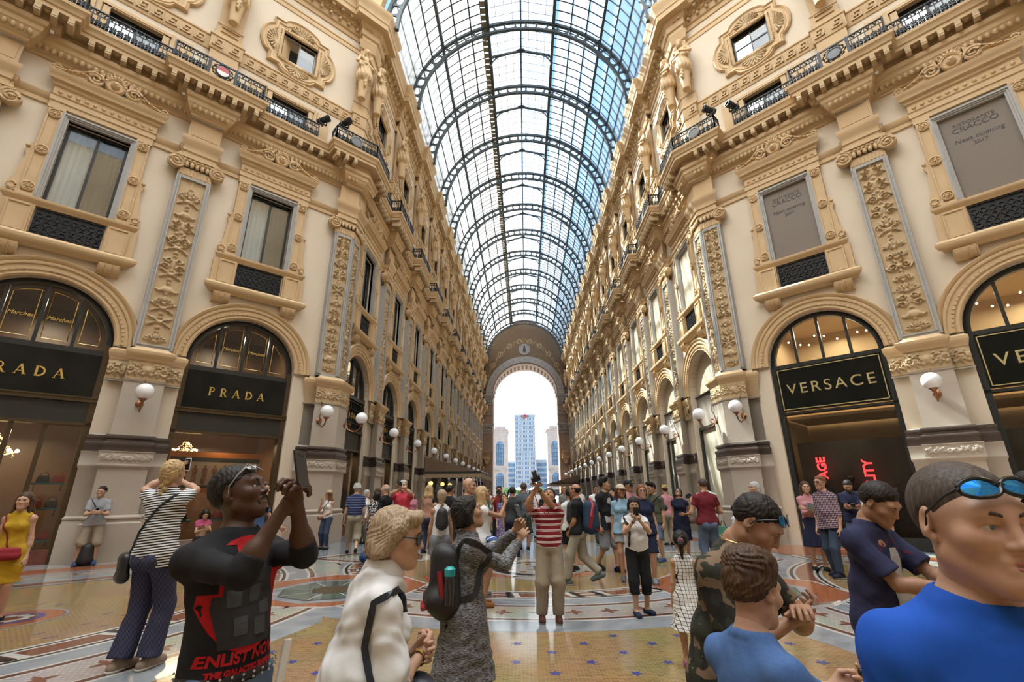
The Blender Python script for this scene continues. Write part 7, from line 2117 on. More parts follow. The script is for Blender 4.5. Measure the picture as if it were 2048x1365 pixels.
# ------------------------------------------------------------------ the people nearest the viewer
# man photographing upwards
A = person('upshot', 'dark-skinned man in black printed shirt and jeans raising a phone overhead', -1.36, 2.12, 62, 1.745, g=1.0, lean=-8, head=(32, -16, 0), ra=(.27, .035, 1.60, (.45, .35, -1)), la=(.30, .0, 1.62, (.5, .5, -1)), hands=('grip', 'grip'), palms=((.2, -1, .1), (.2, -1, .1)), skin='dark', hair=('crop', 'black'), lod='hero', jaw=1.05,
           wear=[('tee', BLACKC, dict(sleeve=1.25, hem=.965, loose=.01, inf=.010)), ('trousers', JEAN, dict(waist=1.03, loose=.02)), ('belt', M['blackleather'], dict(z=.975)), ('moustache', HAIR['black']), ('glasses', WF, dict(up=1, tilt=-40, lens=M['lens'], name='sunglasses'))])
RED = C_((.42, .012, .016)); PRG = C_((.035, .036, .04))
def flat_decal(S_, P, m, name, z, n=10, x=0.0):
    V, F = grid_poly([(a+x, b) for a, b in P], n); decal(S_, V, F, (0, -.3, z), (1, 0, 0), (0, 0, 1), (0, 1, 0), m, name)
flat_decal(A, [(.165*math.cos(q), .21*math.sin(q)) for q in [2*PI*i/28 for i in range(28)]], RED, 'red_disc', 1.28, 12)
def decal2(S_, P, m, name, z, lift=.006, n=8):
    V, F = grid_poly(P, n); decal(S_, V, F, (0, -.3, z), (1, 0, 0), (0, 0, 1), (0, 1, 0), m, name, lift)
decal2(A, [(-.10, -.2), (.10, -.2), (.13, -.05), (.10, .02), (.13, .10), (.03, .16), (-.06, .13), (-.12, .08), (-.13, -.06)], PRG, 'grey_print', 1.29)
for i, (x, z) in enumerate(((-.06, 1.26), (0.02, 1.27), (.07, 1.22), (-.03, 1.16), (.05, 1.15))): decal2(A, [(x-.025, -.03), (x+.025, -.03), (x+.022, .035), (x-.028, .03)], C_((.07, .072, .08)), 'grey_patch', z, .008, 3)
for tx, sz, z, sh in (('ENLIST NOW', .053, 1.04, .15), ('THE GALACTIC EMPIRE', .0255, 1.005, .1)):
    V, F = text_geo(tx, sz, 0, shear=sh, bold=.002); decal(A, V, F, (0, -.3, z), (1, 0, 0), (0, 0, 1), (0, 1, 0), RED, 'red_lettering', .005)
decal2(A, [(-.26, -.06), (-.225, -.06), (-.20, .06), (-.215, .13)], RED, 'red_flash', 1.06, .006, 4)
st = MB()
for i in range(26):
    a = -PI*.95+PI*.9*2*i/26
    for z in (.985, 1.003):
        p = Vector((.19*math.cos(a), .15*math.sin(a), z)); st.ball(tuple(p*A['k']), .005, 6, 4)
st.obj('stud_pattern', SILV, A['root'])
phone_at('phone in black case held up by the man in black printed shirt', A, hmid(A)+np.array((0, -.02, .07)), (-.35, .9, -.35), (0, .35, .9))
o = thing('booklet', 'white folded booklet tucked at the waist of the man in black', 'booklet'); b = MB(); b.box(-.016, .016, -.006, .006, -.11, .11); b.obj('cover', M['white'], o); p = wpt(A, (.165, -.12, .96)); o.location = p; o.rotation_euler = (0, .1, R(60))

# woman in stripes seen from behind
B_ = person('stripes', 'tall blond woman in black and white striped top photographing, seen from behind', -4.10, 5.25, 172, 1.98, sex='f', g=1.0, head=(12, -6, 0), la=(.26, .27, 1.68, (0, 1, -.1)), ra=(.30, -.17, 1.60, (.1, 1, -.3)), hands=('grip', 'open'), palms=((.0, -1, .3), (.2, -1, -.3)), skin='fair', hair=('braid', 'blond'), lod='near',
            rl=(.05, .10, 0), ll=(-.04, .10, 0), wear=[('tee', STRIPE, dict(sleeve=.62, hem=.84, loose=.02, flare=.02)), ('trousers', PIN, dict(flare=.03, loose=.014, waist=1.03)), ('shoes', C_((.30, .22, .16)), dict(sole=(.6, .57, .5)))])
phone_at('white phone held up by the woman in black and white stripes', B_, B_['J']['handL']+np.array((-.05, -.03, .03)), (0, 1, 0), (0, 0, 1), 'whitecase')
pts = over(B_, [(-.10, .03, 1.44), (-.06, .11, 1.36), (.10, .12, 1.12), (.20, .06, .92)])
bg_ = bodybag('small black crossbody bag hanging at the hip of the striped woman', 'bag', 'crossbody_bag', [('c', (-.07, 0, -.10), (.07, 0, -.10), .055, .055, dict(k=.03)), ('c', (-.06, 0, .08), (.06, 0, .08), .05, .05, dict(k=.05)), ('e', (0, 0, 0), (.12, .055, .14), dict(k=.04))], M['blackleather'], tuple(wpt(B_, (.24, .07, .83))), R(140), .010)
strap('strap', pts, .022, M['blackleather'], bg_)
b = MB(); b.ball((.0, -.066, .07), .008, 6, 4, (2, .5, 1)); b.obj('badge', SILV, bg_)

# elderly woman in the white shirt
Cw = person('whiteshirt', 'elderly woman in white linen shirt and sunglasses clasping her hands', -.82, 1.98, 120, 1.575, sex='f', g=1.0, lean=12, head=(-24, 2, 0), ra=(.30, .03, 1.17, (-.5, .8, -1)), la=(.27, .03, 1.16, (-.8, 1, -.2)), hands=('grip', 'hold'), palms=((.3, -1, .2), (.0, -1, .2)), skin='fair', hair=('swept', 'ash'), lod='hero',
            wear=[('tee', WLIN, dict(sleeve=.98, hem=.93, loose=.03, flare=.02, fold=2.0, inf=.016, neck=.08, name='shirt')), ('trousers', TANC, dict(waist=1.02)), ('belt', M['blackleather'], dict(z=.955)), ('glasses', GF, dict(h=.023, w=.027, rim=.0035))])
J = Cw['J']
for n_ in 'RL':
    d = U(J['el'+n_]-J['sh'+n_]); q0 = J['el'+n_]-d*.05
    x_ = U(np.cross(d, (.2, .3, 1))); y_ = np.cross(d, x_); b = MB()
    b.rings([[tuple((q0+d*e0+(x_*math.cos(2*PI*i/20)+y_*math.sin(2*PI*i/20))*(rr+.003*math.sin(i*2.3)))*Cw['k']) for i in range(20)] for e0, rr in ((-.03, .05), (-.03, .066), (-.005, .071), (.02, .070), (.032, .065), (.032, .045))], True); b.obj('rolled_cuff', WLIN, Cw['root'], 60)
cl = MB(); n0 = J['neck']+J['up']*.03
for s_ in (-1, 1):
    cl.rings([[tuple((n0+np.array((r*math.cos(a), r*math.sin(a)*.95+.008, z)))*Cw['k']) for a in [PI/2+s_*i*PI*.86/14 for i in range(15)]] for r, z in ((.068, .050), (.075, .060), (.104, .0), (.098, -.016))], False)
cl.obj('collar', WLIN, Cw['root'], 60)
bb = bodybag('navy leather drawstring shoulder bag of the woman in white shirt', 'bag', 'shoulder_bag', [('c', (-.12, 0, -.16), (.12, 0, -.16), .085, .085, dict(k=.05)), ('c', (-.07, 0, .10), (.07, 0, .10), .06, .06, dict(k=.08)), ('e', (0, 0, -.05), (.17, .10, .2), dict(k=.05))], LEATHER, tuple(wpt(Cw, (-.14, -.26, .93))), R(110), .009,
              post=lambda F: F.D.__iadd__((.006*np.sin(70*F.grid()[0])*np.clip((F.grid()[2]+.02)*8, 0, 1)).astype(np.float32)))
strap('strap', over(Cw, [(-.125, -.19, 1.36), (-.13, -.12, 1.44), (-.14, -.04, 1.40), (-.165, -.02, 1.26), (-.18, -.06, 1.1)], .014, 5)[:-1]+[wpt(Cw, (-.16, -.24, 1.05))], .024, LEATHER, bb)
b = MB(); b.tube([(.02, -.10, .08), (.12, -.13, .06), (.17, -.14, -.02), (.2, -.14, -.1)], .006, 6); b.tube([(-.03, -.10, .08), (.06, -.15, .02), (.16, -.15, -.06)], .006, 6); b.obj('drawstring', LEATHER, bb)
wear_it(Cw, 'watch', GOLDM, dict(arm='R', name='gold_bangle'))

# woman in the grey cardigan
D_ = person('cardigan', 'dark-haired woman in long grey melange cardigan raising a phone', -.59, 3.55, 112, 1.59, sex='f', g=1.08, lean=2, head=(-4, -16, 0), ra=(.44, .02, 1.45, (.2, .4, -1)), la=(.42, .0, 1.53, (.3, .7, -1)), hands=('open', 'grip'), palms=((.6, -.8, .3), (-.2, -1, 0)), skin='asian', hair=('bob', 'black'), lod='near',
            rl=(-.12, .10, 0), ll=(.10, .10, 0), wear=[('dress', MEL, dict(skirt=.56, sleeve=1.88, width=.22, pleats=6, name='cardigan', fold=1.4)), ('capri', BLACKC, dict(end=.25)), ('shoes', C_((.2, .12, .07)), dict(low=1))])
phone_at('phone in slate case held up by the woman in grey cardigan', D_, D_['J']['handL']+np.array((.0, .015, .05)), (0, .8, -.4), (0, .4, .9), 'bluecase', (.08, .16, .01))
bk = bodybag('black and red backpack on the woman in grey cardigan', 'backpack', 'backpack', [('c', (0, 0, -.16), (0, .02, .12), .115, .085, dict(k=.05)), ('c', (-.07, -.02, -.16), (-.06, -.02, .12), .07, .05, dict(k=.05)), ('c', (.07, -.02, -.16), (.06, -.02, .12), .07, .05, dict(k=.05)), ('c', (-.06, .07, -.14), (.06, .07, -.14), .07, .07, dict(k=.04))], M['backpack'] if 'backpack' in M else M['blackleather'], tuple(wpt(D_, (-.03, .155, 1.23))), R(112), .010)
BPR = mat('red_nylon', (.28, .012, .016), .6); BPK = mat('black_nylon', (.014, .014, .016), .6, bump=(200, .2, .002)); bk.children[0].data.materials[0] = BPK
def patch(root, pts, r, m, name): b = MB(); b.tube(pts, r, 6); return b.obj(name, m, root, 60)
patch(bk, [(-.105, .02, -.2), (-.115, .05, -.08), (-.10, .06, .04)], .022, BPR, 'red_side_panel'); patch(bk, [(-.06, .135, -.17), (0, .145, -.19), (.06, .135, -.17)], .018, BPR, 'red_trim'); patch(bk, [(-.07, .12, -.02), (0, .14, 0), (.07, .12, -.02)], .006, BPR, 'red_zip')
strap('shoulder_strap', over(D_, [(-.10, .12, 1.30), (-.10, .03, 1.44), (-.11, -.08, 1.36), (-.13, -.03, 1.12), (-.11, .14, 1.06)]), .04, BPK, bk)
bt = thing('water_bottle', 'turquoise-lidded bottle in the side pocket of the black red backpack', 'bottle', tuple(wpt(D_, (-.185, .16, 1.17)))); b = MB(); b.lathe([(.036, -.1), (.038, 0), (.036, .07)], (0, 0, 0), 14); b.obj('bottle_body', M['lens'], bt, 40); b = MB(); b.lathe([(.036, .07), (.037, .11), (.02, .125)], (0, 0, 0), 14); b.obj('lid', mat('turquoise_lid', (.02, .32, .34), .4), bt, 40)

# man in the striped polo
E_ = person('polo', 'man in red white striped polo aiming a camera upwards', .16, 7.1, 2, 1.68, g=1.08, lean=-5, head=(-8, -32, 10), ra=(.24, .20, 1.76, (.4, .9, -.5)), la=(.22, -.16, 1.78, (.6, .5, -1)), hands=('grip', 'hold'), palms=((.2, -1, .3), (.2, -1, .3)), skin='tan', hair=('short', 'black'), lod='near',
            rl=(.04, .13, 0), ll=(.08, .10, 0), wear=[('tee', REDST, dict(sleeve=.6, hem=.90, loose=.02, flare=.015)), ('trousers', KHAKI, dict(loose=.024, waist=1.0)), ('shoes', C_((.085, .03, .018)), dict(sole=(.45, .42, .36))), ('watch', M['blackleather'], dict(arm='L'))])
cm = camera_obj('black camera held aloft by the man in red striped polo', (0, 0, 0), (1, 0, 0), (0, 1, 0), .95); fz(cm, wpt(E_, hmid(E_)+np.array((-.01, -.01, .075))), (.25, .3, -.9), (0, 1, .3))
strap('neck_strap', [wpt(E_, p) for p in ((-.24, -.24, 1.78), (-.16, -.20, 1.55), (-.04, -.16, 1.40), (.02, -.12, 1.46), (.07, -.03, 1.50))], .012, BPR, cm)
# woman in the white blouse
G_ = person('blouse', 'dark-haired woman in white blouse and black cropped trousers photographing the viewer', 1.46, 7.42, -6, 1.54, sex='f', g=1.08, head=(0, 8, 0), ra=(.30, .04, 1.42, (-.1, .8, -1)), la=(.30, .03, 1.44, (-.1, .8, -1)), hands=('grip', 'grip'), palms=((-.3, -1, .1), (-.3, -1, .1)), skin='asian', hair=('bobfringe', 'black'), lod='near',
            rl=(.12, .10, 0, 10), ll=(-.06, .09, 0, 30), wear=[('tee', WLIN, dict(sleeve=.42, hem=.93, loose=.03, flare=.03)), ('capri', BLACKC, dict(end=.45)), ('shoes', C_((.02, .03, .06)), dict(low=1)), ('watch', M['blackleather'], dict(arm='R'))])
phone_at('black phone held before the face of the woman in white blouse', G_, hmid(G_)+np.array((0, -.01, .05)), (0, 1, .1), (0, -.1, 1))
bk = bodybag('black backpack worn by the woman in white blouse', 'backpack', 'backpack', [('c', (0, 0, -.14), (0, 0, .12), .12, .1, dict(k=.04))], BPK, tuple(wpt(G_, (0, .23, 1.25))), 0, .015)
strap('shoulder_strap', over(G_, [(-.10, .10, 1.42), (-.105, .0, 1.45), (-.10, -.12, 1.33), (-.12, -.13, 1.12), (-.12, -.1, 1.02)], .014), .035, BPK, bk)
# little girl
H_ = person('girl', 'little girl in white checked dress with black ponytail seen from behind', 1.47, 5.33, 168, 1.18, sex='f', g=.88, hk=1.32, head=(-6, 0, 0), ra=None, la=None, skin='asian', hair=('pony', 'black'), lod='near', wear=[('dress', GRIDP, dict(skirt=.50, sleeve=0, bare=1, width=.25, pleats=8)), ('shoes', C_((.28, .06, .20)), dict(low=1))])
b = MB(); b.T = Matrix(H_['Hm'].tolist()); b.tube([(.028*math.cos(q), .145+.01*math.sin(q), .012+.028*math.sin(q)) for q in [2*PI*i/10 for i in range(11)]], .006, 5); b.v = [tuple(q*H_['k'] for q in v) for v in b.v]; b.obj('hair_tie', C_((.7, .2, .3)), H_['root'], 60)

# man in camouflage
I_ = person('camo', 'stocky man in camouflage T-shirt bent over his white phone', .72, 2.38, 40, 1.65, g=1.18, lean=12, head=(8, 34, 0), ra=(.32, .02, 1.22, (-.4, .7, -1)), la=(.34, .04, 1.25, (-.3, 1, -.6)), hands=('hold', 'relax'), palms=((-.1, -.3, 1), (.2, -.2, -1)), skin='olive', hair=('crop', 'black'), lod='hero', jaw=1.06,
            wear=[('tee', CAMO, dict(sleeve=.72, hem=.86, loose=.03, flare=.015)), ('trousers', DKGREY, {}), ('glasses', GF, dict(up=1, tilt=-40, lens=M['bluelens'], w=.027, h=.024))])
phone_at('white phone held low by the man in camouflage shirt', I_, hmid(I_)+np.array((.02, -.05, .02)), (0, .25, .95), (0, -1, .2), 'whitecase', (.075, .15, .01))
b = MB(); n0 = I_['J']['neck']+I_['J']['up']*.06; b.tube([tuple((n0+np.array((.07*math.cos(q), .07*math.sin(q), .02*math.sin(q))))*I_['k']) for q in [2*PI*i/24 for i in range(25)]], .0022, 5); b.obj('neck_chain', GOLDM, I_['root'])
# boy in blue
K_ = person('boy', 'brown-haired boy in blue T-shirt standing before the camouflage man', .55, 1.75, 112, 1.395, g=.92, hk=1.1, lean=4, head=(4, 8, 0), ra=(.50, .08, 1.27, (-.4, .5, -1)), la=(.42, .0, 1.27, (-.2, .9, -1)), hands=('hold', 'grip'), palms=((0, -.4, .9), (0, -.8, .5)), skin='fair', hair=('messy', 'brown'), lod='hero', jaw=.92, wear=[('tee', BLUEM, dict(sleeve=.72, hem=.86, loose=.03, flare=.02)), ('trousers', JEAND, {})])
o = thing('toy', 'small dark gadget in the hand of the boy in blue', 'gadget'); v, f = blob([('c', (-.02, 0, 0), (.02, 0, 0), .014, .012, dict(k=.01)), ('e', (0, 0, .005), (.03, .016, .012), dict(k=.01))], .004); link('gadget_body', raw_mesh('gadget_body', v, f, M['lens']), o); o.location = wpt(K_, K_['J']['handR']+np.array((0, -.02, .035)))
# teenager in navy
L_ = person('teen', 'dark-haired teenager in navy print T-shirt looking down at a phone', 2.0, 3.25, 26, 1.685, g=.95, lean=5, head=(-2, 30, 0), ra=(.42, -.02, 1.18, (-.5, .6, -1)), la=(.44, -.0, 1.2, (-.3, 1, -.6)), hands=('hold', 'hold'), palms=((0, -.3, 1), (0, -.3, .9)), skin='olive', hair=('short', 'black'), lod='near', jaw=.95, wear=[('tee', ACID, dict(sleeve=.78, hem=.78, loose=.035, flare=.025)), ('trousers', DKGREY, {})])
phone_at('pale phone held by the teenager in navy T-shirt', L_, hmid(L_)+np.array((.0, -.04, .03)), (0, .5, .85), (0, -1, .5), 'whitecase')
WPR = C_((.45, .45, .47))
decal2(L_, [(-.05, -.2), (.03, -.22), (.09, -.16), (.10, -.05), (.04, .02), (.05, .10), (.02, .16), (-.03, .16), (-.05, .09), (-.02, .0), (-.07, -.08)], WPR, 'white_print', 1.20, .005, 8)
for i in range(9):
    a = PI*(.15+.7*i/8); decal2(L_, [(.12*math.cos(a)-.006, .12*math.sin(a)-.01), (.12*math.cos(a)+.006, .12*math.sin(a)-.01), (.12*math.cos(a), .12*math.sin(a)+.012)], C_((.25, .02, .03)), 'red_print', 1.28, .005, 2)
# man in the blue T-shirt, closest of all
N_ = person('bluetee', 'close-cropped man in plain royal blue T-shirt with sunglasses on his head', .765, 1.10, -6, 1.665, g=1.06, lean=2, head=(2, 2, 0), skin='fair', hair=('buzz', 'stub'), lod='hero', brow='stub', jaw=1.02, lower=False, wear=[('tee', ROYAL, dict(sleeve=.7, hem=.85, loose=.01)), ('glasses', GF, dict(up=1, tilt=-34, lens=M['bluelens'], w=.033, h=.020, rim=.004))])
STUB = mat('stubble_skin', (.30, .19, .145), .6); 
# man cut by the right picture edge
person('edge', 'dark-haired bearded man in pale shirt cut off by the right picture edge', 4.42, 4.55, 70, 1.76, head=(0, 10, 0), ra=(.45, .05, 1.25), skin='tan', hair=('short', 'black'), lod='mid', wear=[('tee', C_((.5, .55, .62)), dict(sleeve=1.5)), ('trousers', NAVYC), ('beard', HAIR['black']), ('shoes', BLACKC)])
# ------------------------------------------------------------------ people a little farther off
PH = ((.32, .06, 1.50, (-.1, .7, -1)),)*2          # both hands raised to the face
CH = ((.30, .02, 1.18, (-.4, .9, -1)),)*2          # hands joined before the waist
def W_(S_): return S_
SNK = lambda c=BK: ('shoes', C_(c), dict(sole=(.5, .5, .48)))
LOW = ('shoes', BLACKC, dict(low=1))
def P(key, label, x, y, rz, h, top, legs, hair, skin='tan', sex='m', shoes=SNK(), extra=(), **k):
    w = [top, legs, shoes]+list(extra)
    return person(key, label, x, y, rz, h, sex=sex, skin=skin, hair=hair, wear=[q for q in w if q], lod=k.pop('lod', 'mid'), **k)
T = lambda m, **k: ('tee', m, k)
sh = P('yellow', 'smiling woman in sleeveless mustard dress standing at the picture edge', -7.55, 7.0, 28, 1.67, ('dress', MUST, dict(skirt=.52, sleeve=0, bare=1, width=.17, pleats=4)), None, ('long', 'brown'), 'fair', 'f', LOW)
b = bodybag('small red crossbody bag on the woman in mustard dress', 'bag', 'crossbody_bag', [('c', (-.08, 0, -.03), (.08, 0, -.03), .06, .06, dict(k=.03)), ('c', (-.08, 0, .04), (.08, 0, .04), .04, .04, dict(k=.03))], REDC, tuple(wpt(sh, (.06, -.20, .93))), R(28), .012)
strap('strap', over(sh, [(-.09, -.02, 1.44), (-.08, -.12, 1.3), (.0, -.14, 1.05), (.03, -.17, .97)]), .02, REDC, b)
sh = P('greytee', 'man in grey T-shirt and khaki shorts leaning on the pier with camera', -11.2, 12.35, 40, 1.84, T(GREYC, sleeve=.7, hem=.88), ('shorts', KHAKI, dict(end=.12)), ('short', 'black'), 'asian', shoes=('shoes', C_((.03, .06, .14)), {}), extra=[('glasses', WF, dict(name='eyeglasses', lens=M['pane'], rim=.0015))], ra=CH[0], la=CH[0], head=(-25, 0, 0), rl=(.1, .17, 0), ll=(.1, .17, 0))
c = camera_obj('black camera hanging on the chest of the man in grey T-shirt', (0, 0, 0), (1, 0, 0), (0, 1, 0)); fz(c, wpt(sh, (0, -.19, 1.25)), wdir(sh, (0, .5, .5)), wdir(sh, (0, -.5, .6)))
strap('neck_strap', over(sh, [(-.04, -.17, 1.29), (-.11, -.08, 1.42), (-.08, .03, 1.47)], .014, 4), .02, M['blackleather'], c)
b = bodybag('black backpack standing between the feet of the man in grey', 'backpack', 'backpack', [('c', (0, 0, .16), (0, 0, .40), .16, .13, dict(k=.05)), ('c', (-.1, 0, .08), (.1, 0, .08), .08, .08, dict(k=.05))], BPK, tuple(wpt(sh, (0, -.12, 0))), .7, .015, post=lambda F: F.__setattr__('D', np.maximum(F.D, .004-F.grid()[2])))
sh = P('yellowtee', 'long-haired person in yellow printed T-shirt and jeans leaning on the pier', -9.95, 12.7, 50, 1.62, T(C_((.60, .34, .02)), sleeve=.6, hem=.95), ('trousers', JEAND, {}), ('long', 'black'), 'asian', 'f', ('shoes', WHITEC, {}), head=(15, 25, 0))
ii = [decal2(sh, [(.06*math.cos(q)+dx, .045*math.sin(q)) for q in [2*PI*i/12 for i in range(12)]], BLACKC, 'black_emblem', 1.26, .006, 4) for dx in (0,)]
for i, (x, y, c, lb, hr) in enumerate(((-9.2, 13.6, (.45, .08, .16), 'seated person in pink patterned clothes below the poster window', 'black'), (-8.7, 14.1, (.03, .03, .03), 'seated person in black below the poster window', 'brown'))):
    q = P(f'sit{i}', lb, x, y, 48, 1.62, T(C_(c), sleeve=.6, hem=.9), ('trousers', BLACKC, {}), ('long', hr), 'asian', 'f', drop=.42, rl=(.42, .1, 0), ll=(.45, .1, 0), head=(0, 25, 0), ra=(.35, .05, .8), la=(.35, .05, .85))
o = thing('stone_step', 'low stone ledge below the poster window', 'ledge', (-9.25, 14.25, 0), R(45)); b = MB(); b.box(-.9, .9, -.02, .3, 0, .44); b.obj('slab', M['base'], o)
P('bluewalk', 'man in blue T-shirt and khaki shorts striding past the poster window', -5.2, 9.1, 96, 1.84, T(C_((.07, .12, .27)), sleeve=.65), ('shorts', TANC, dict(end=.05)), ('short', 'brown'), 'fair', shoes=SNK((.03, .03, .02)), rl=(.30, .1, 0), ll=(-.35, .08, .14), la=(.35, .2, 1.0), ra=(-.25, .25, .95))
sh = P('strawhat', 'woman in straw hat, white tank top and jeans leaning on the corner pier', -6.5, 15.55, -20, 1.70, ('tank', WHITEC, dict(hem=.92)), ('trousers', JEAND, {}), ('long', 'auburn'), 'fair', 'f', LOW, extra=[('hat', C_((.62, .52, .32)), dict(band=BLACKC))], ra=(.22, .10, 1.38, (-.2, .6, -1)), head=(-35, 0, 0), la=(.22, .0, 1.02))
o = thing('ice_cream', 'ice cream cone held by the woman in straw hat', 'ice cream'); b = MB(); b.lathe([(.005, -.07), (.022, .03)], (0, 0, 0), 10); b.obj('cone', KHAKI, o, 40); b = MB(); b.ball((0, 0, .045), .03, 10, 7); b.obj('scoop', C_((.6, .35, .03)), o, 90); o.location = wpt(sh, sh['J']['handR']+np.array((0, -.03, .06)))
b = bodybag('small brown crossbody bag on the woman in straw hat', 'bag', 'crossbody_bag', [('c', (-.05, 0, 0), (.05, 0, 0), .07, .07, dict(k=.03))], C_((.25, .09, .03)), tuple(wpt(sh, (-.20, -.06, .95))), 0, .015)
strap('strap', over(sh, [(-.16, -.08, 1.0), (-.04, -.13, 1.25), (.09, -.04, 1.44)], .014, 5), .015, C_((.25, .09, .03)), b)
P('bucket', 'elderly man in striped navy polo and bucket hat walking away', -5.15, 14.2, 200, 1.88, T(NVST, sleeve=.7, hem=.90, loose=.03), ('trousers', KHAKI, dict(end=.5, loose=.03)), ('short', 'grey'), 'fair', shoes=LOW, extra=[('bucket', C_((.48, .50, .42)), {})], rl=(-.32, .1, .1), ll=(.25, .1, 0), head=(-30, 0, 0), g=1.08)
P('whitewalk', 'older woman in white shirt and olive trousers beyond the bucket hat man', -5.75, 16.9, 70, 1.74, T(WHITEC, sleeve=1.3), ('trousers', OLIVE, {}), ('bob', 'grey'), 'fair', 'f', SNK(), rl=(.2, .1, 0), ll=(-.2, .1, 0))
P('whitetop', 'long-haired woman in white top and dark green skirt seen from behind', -5.05, 15.9, 190, 1.78, ('tank', WHITEC, dict(hem=.9)), ('skirt', C_((.02, .03, .018)), dict(hem=.55, width=.17)), ('long', 'brown'), 'tan', 'f', ('shoes', WHITEC, {}))
P('spots', 'short-haired woman in black and white spotted top', -4.2, 13.1, 200, 1.66, T(DOTS, sleeve=.6, hem=.8), ('shorts', NAVYC, dict(end=.1)), ('bob', 'black'), 'tan', 'f', ('shoes', WHITEC, {}))
P('blackold', 'grey-haired man with glasses in black shirt and brown trousers', -3.9, 12.9, 250, 1.84, T(BLACKC, sleeve=.8), ('trousers', C_((.06, .03, .02)), {}), ('fringe', 'grey'), 'fair', shoes=SNK((.4, .4, .4)), extra=[('glasses', WF, dict(name='eyeglasses', lens=M['pane']))])
sh = P('pink', 'man in coral pink polo and white shorts photographing', -3.45, 12.9, 8, 1.94, T(PINKC, sleeve=.7, loose=.02), ('shorts', WHITEC, dict(end=.0)), ('short', 'grey'), 'fair', ra=(.34, .0, 1.60, (-.1, 1, -.4)), la=(.34, .02, 1.64, (-.1, .9, -.6)), hands=('grip', 'grip'), palms=((0, -1, 0), (0, -1, 0)), g=1.1, extra=[('watch', BLACKC, dict(arm='L'))])
c = camera_obj('small black camera raised by the man in coral pink', (0, 0, 0), (1, 0, 0), (0, 1, 0), .8); fz(c, wpt(sh, hmid(sh)+np.array((-.04, -.05, .03))), wdir(sh, (0, 1, 0)), (0, 0, 1))
b = bodybag('dark blue cloth bag beside the pink polo man', 'bag', 'cloth_bag', [('c', (-.12, 0, .16), (.12, 0, .16), .13, .13, dict(k=.04)), ('c', (-.05, 0, .42), (.05, 0, .42), .1, .08, dict(k=.12))], C_((.03, .07, .18)), (-4.05, 12.4, 0), 0, .02, post=lambda F: F.__setattr__('D', np.maximum(F.D, .004-F.grid()[2])))
sh = P('braid', 'blond woman with braid in white tank top and grey shorts seen from behind', -1.70, 8.9, 196, 1.67, ('tank', WHITEC, dict(hem=.9)), ('shorts', SHORTG, dict(end=-.35)), ('braid', 'ash'), 'tan', 'f', ('shoes', WHITEC, {}))
b = bodybag('small black backpack on the braided woman in white', 'backpack', 'backpack', [('c', (0, 0, -.08), (0, 0, .08), .12, .1, dict(k=.04))], BPK, tuple(wpt(sh, (0, .20, 1.28))), 0, .015); strap('shoulder_strap', over(sh, [(-.1, .12, 1.3), (-.1, .02, 1.45), (-.1, -.1, 1.3)], .014, 5), .03, BPK, b)
P('bald', 'bald man in navy shirt with sunglasses pushed up', -1.15, 8.3, 76, 1.85, T(NAVYC, sleeve=.7), ('trousers', DKGREY, {}), (None, None), 'fair', extra=[('glasses', WF, dict(up=1, lens=M['lens']))], g=1.08)
sh = P('blonde', 'long-haired blond woman in white dress raising a phone', -.86, 7.9, 105, 1.71, ('dress', WHITEC, dict(skirt=.68, sleeve=.25, width=.19, pleats=6)), None, ('long', 'blond'), 'tan', 'f', ('shoes', C_((.3, .12, .04)), dict(low=1)), ra=(.38, .03, 1.52, (.1, .5, -1)), head=(0, -10, 0), hands=('grip', 'relax'))
phone_at('dark phone held up by the blond woman in white dress', sh, sh['J']['handR']+np.array((0, -.02, .07)), (0, .9, .2), (0, -.25, 1), 'bluecase')
bodybag('blue and white striped beach bag of the blond woman', 'bag', 'beach_bag', [('c', (-.12, 0, -.07), (.12, 0, -.07), .09, .09, dict(k=.03)), ('c', (-.14, 0, .07), (.14, 0, .07), .07, .07, dict(k=.04))], BAGST, tuple(wpt(sh, (-.30, -.10, .90))), R(110), .012)
sh = P('redcam', 'man in red T-shirt holding a camera to his face', -.98, 15.0, 0, 1.80, T(REDC, sleeve=.6), ('trousers', BLACKC, {}), ('short', 'black'), 'tan', ra=PH[0], la=PH[0], hands=('grip', 'grip'), palms=((0, -1, 0), (0, -1, 0)))
c = camera_obj('camera before the face of the man in red T-shirt', (0, 0, 0), (1, 0, 0), (0, 1, 0)); fz(c, wpt(sh, hmid(sh)+np.array((0, -.06, .04))), wdir(sh, (0, 1, 0)), (0, 0, 1))
P('floral', 'woman in lilac floral dress behind the man with black bag', -.82, 14.4, 10, 1.60, ('dress', FLOR, dict(skirt=.3, sleeve=.4, width=.26)), None, ('long', 'brown'), 'fair', 'f', LOW)
sh = P('darkgrey', 'man in dark grey T-shirt and navy trousers seen from behind', -.52, 13.3, 184, 1.75, T(DKGREY, sleeve=.75), ('trousers', NAVYC, dict(loose=.004)), ('short', 'black'), 'asian', rl=(.05, .15, 0), ll=(.0, .16, 0))
b = bodybag('black messenger bag on the man in dark grey T-shirt', 'bag', 'messenger_bag', [('c', (-.08, 0, -.06), (.08, 0, -.06), .09, .09, dict(k=.03)), ('c', (-.08, 0, .06), (.08, 0, .06), .07, .07, dict(k=.03))], BPK, tuple(wpt(sh, (-.22, .09, 1.0))), R(20), .015); strap('strap', over(sh, [(.10, .02, 1.45), (.05, .12, 1.34), (-.12, .12, 1.1), (-.18, .1, 1.03)], .014, 5), .03, BPK, b)
P('greyman', 'man in blue-grey T-shirt and olive shorts seen from behind, hands low', -.22, 14.9, 178, 1.88, T(C_((.10, .115, .13)), sleeve=.7, loose=.03), ('shorts', OLIVE, dict(end=.05)), ('short', 'brown'), 'tan', rl=(.1, .1, 0), ll=(-.15, .1, .06), g=1.1)
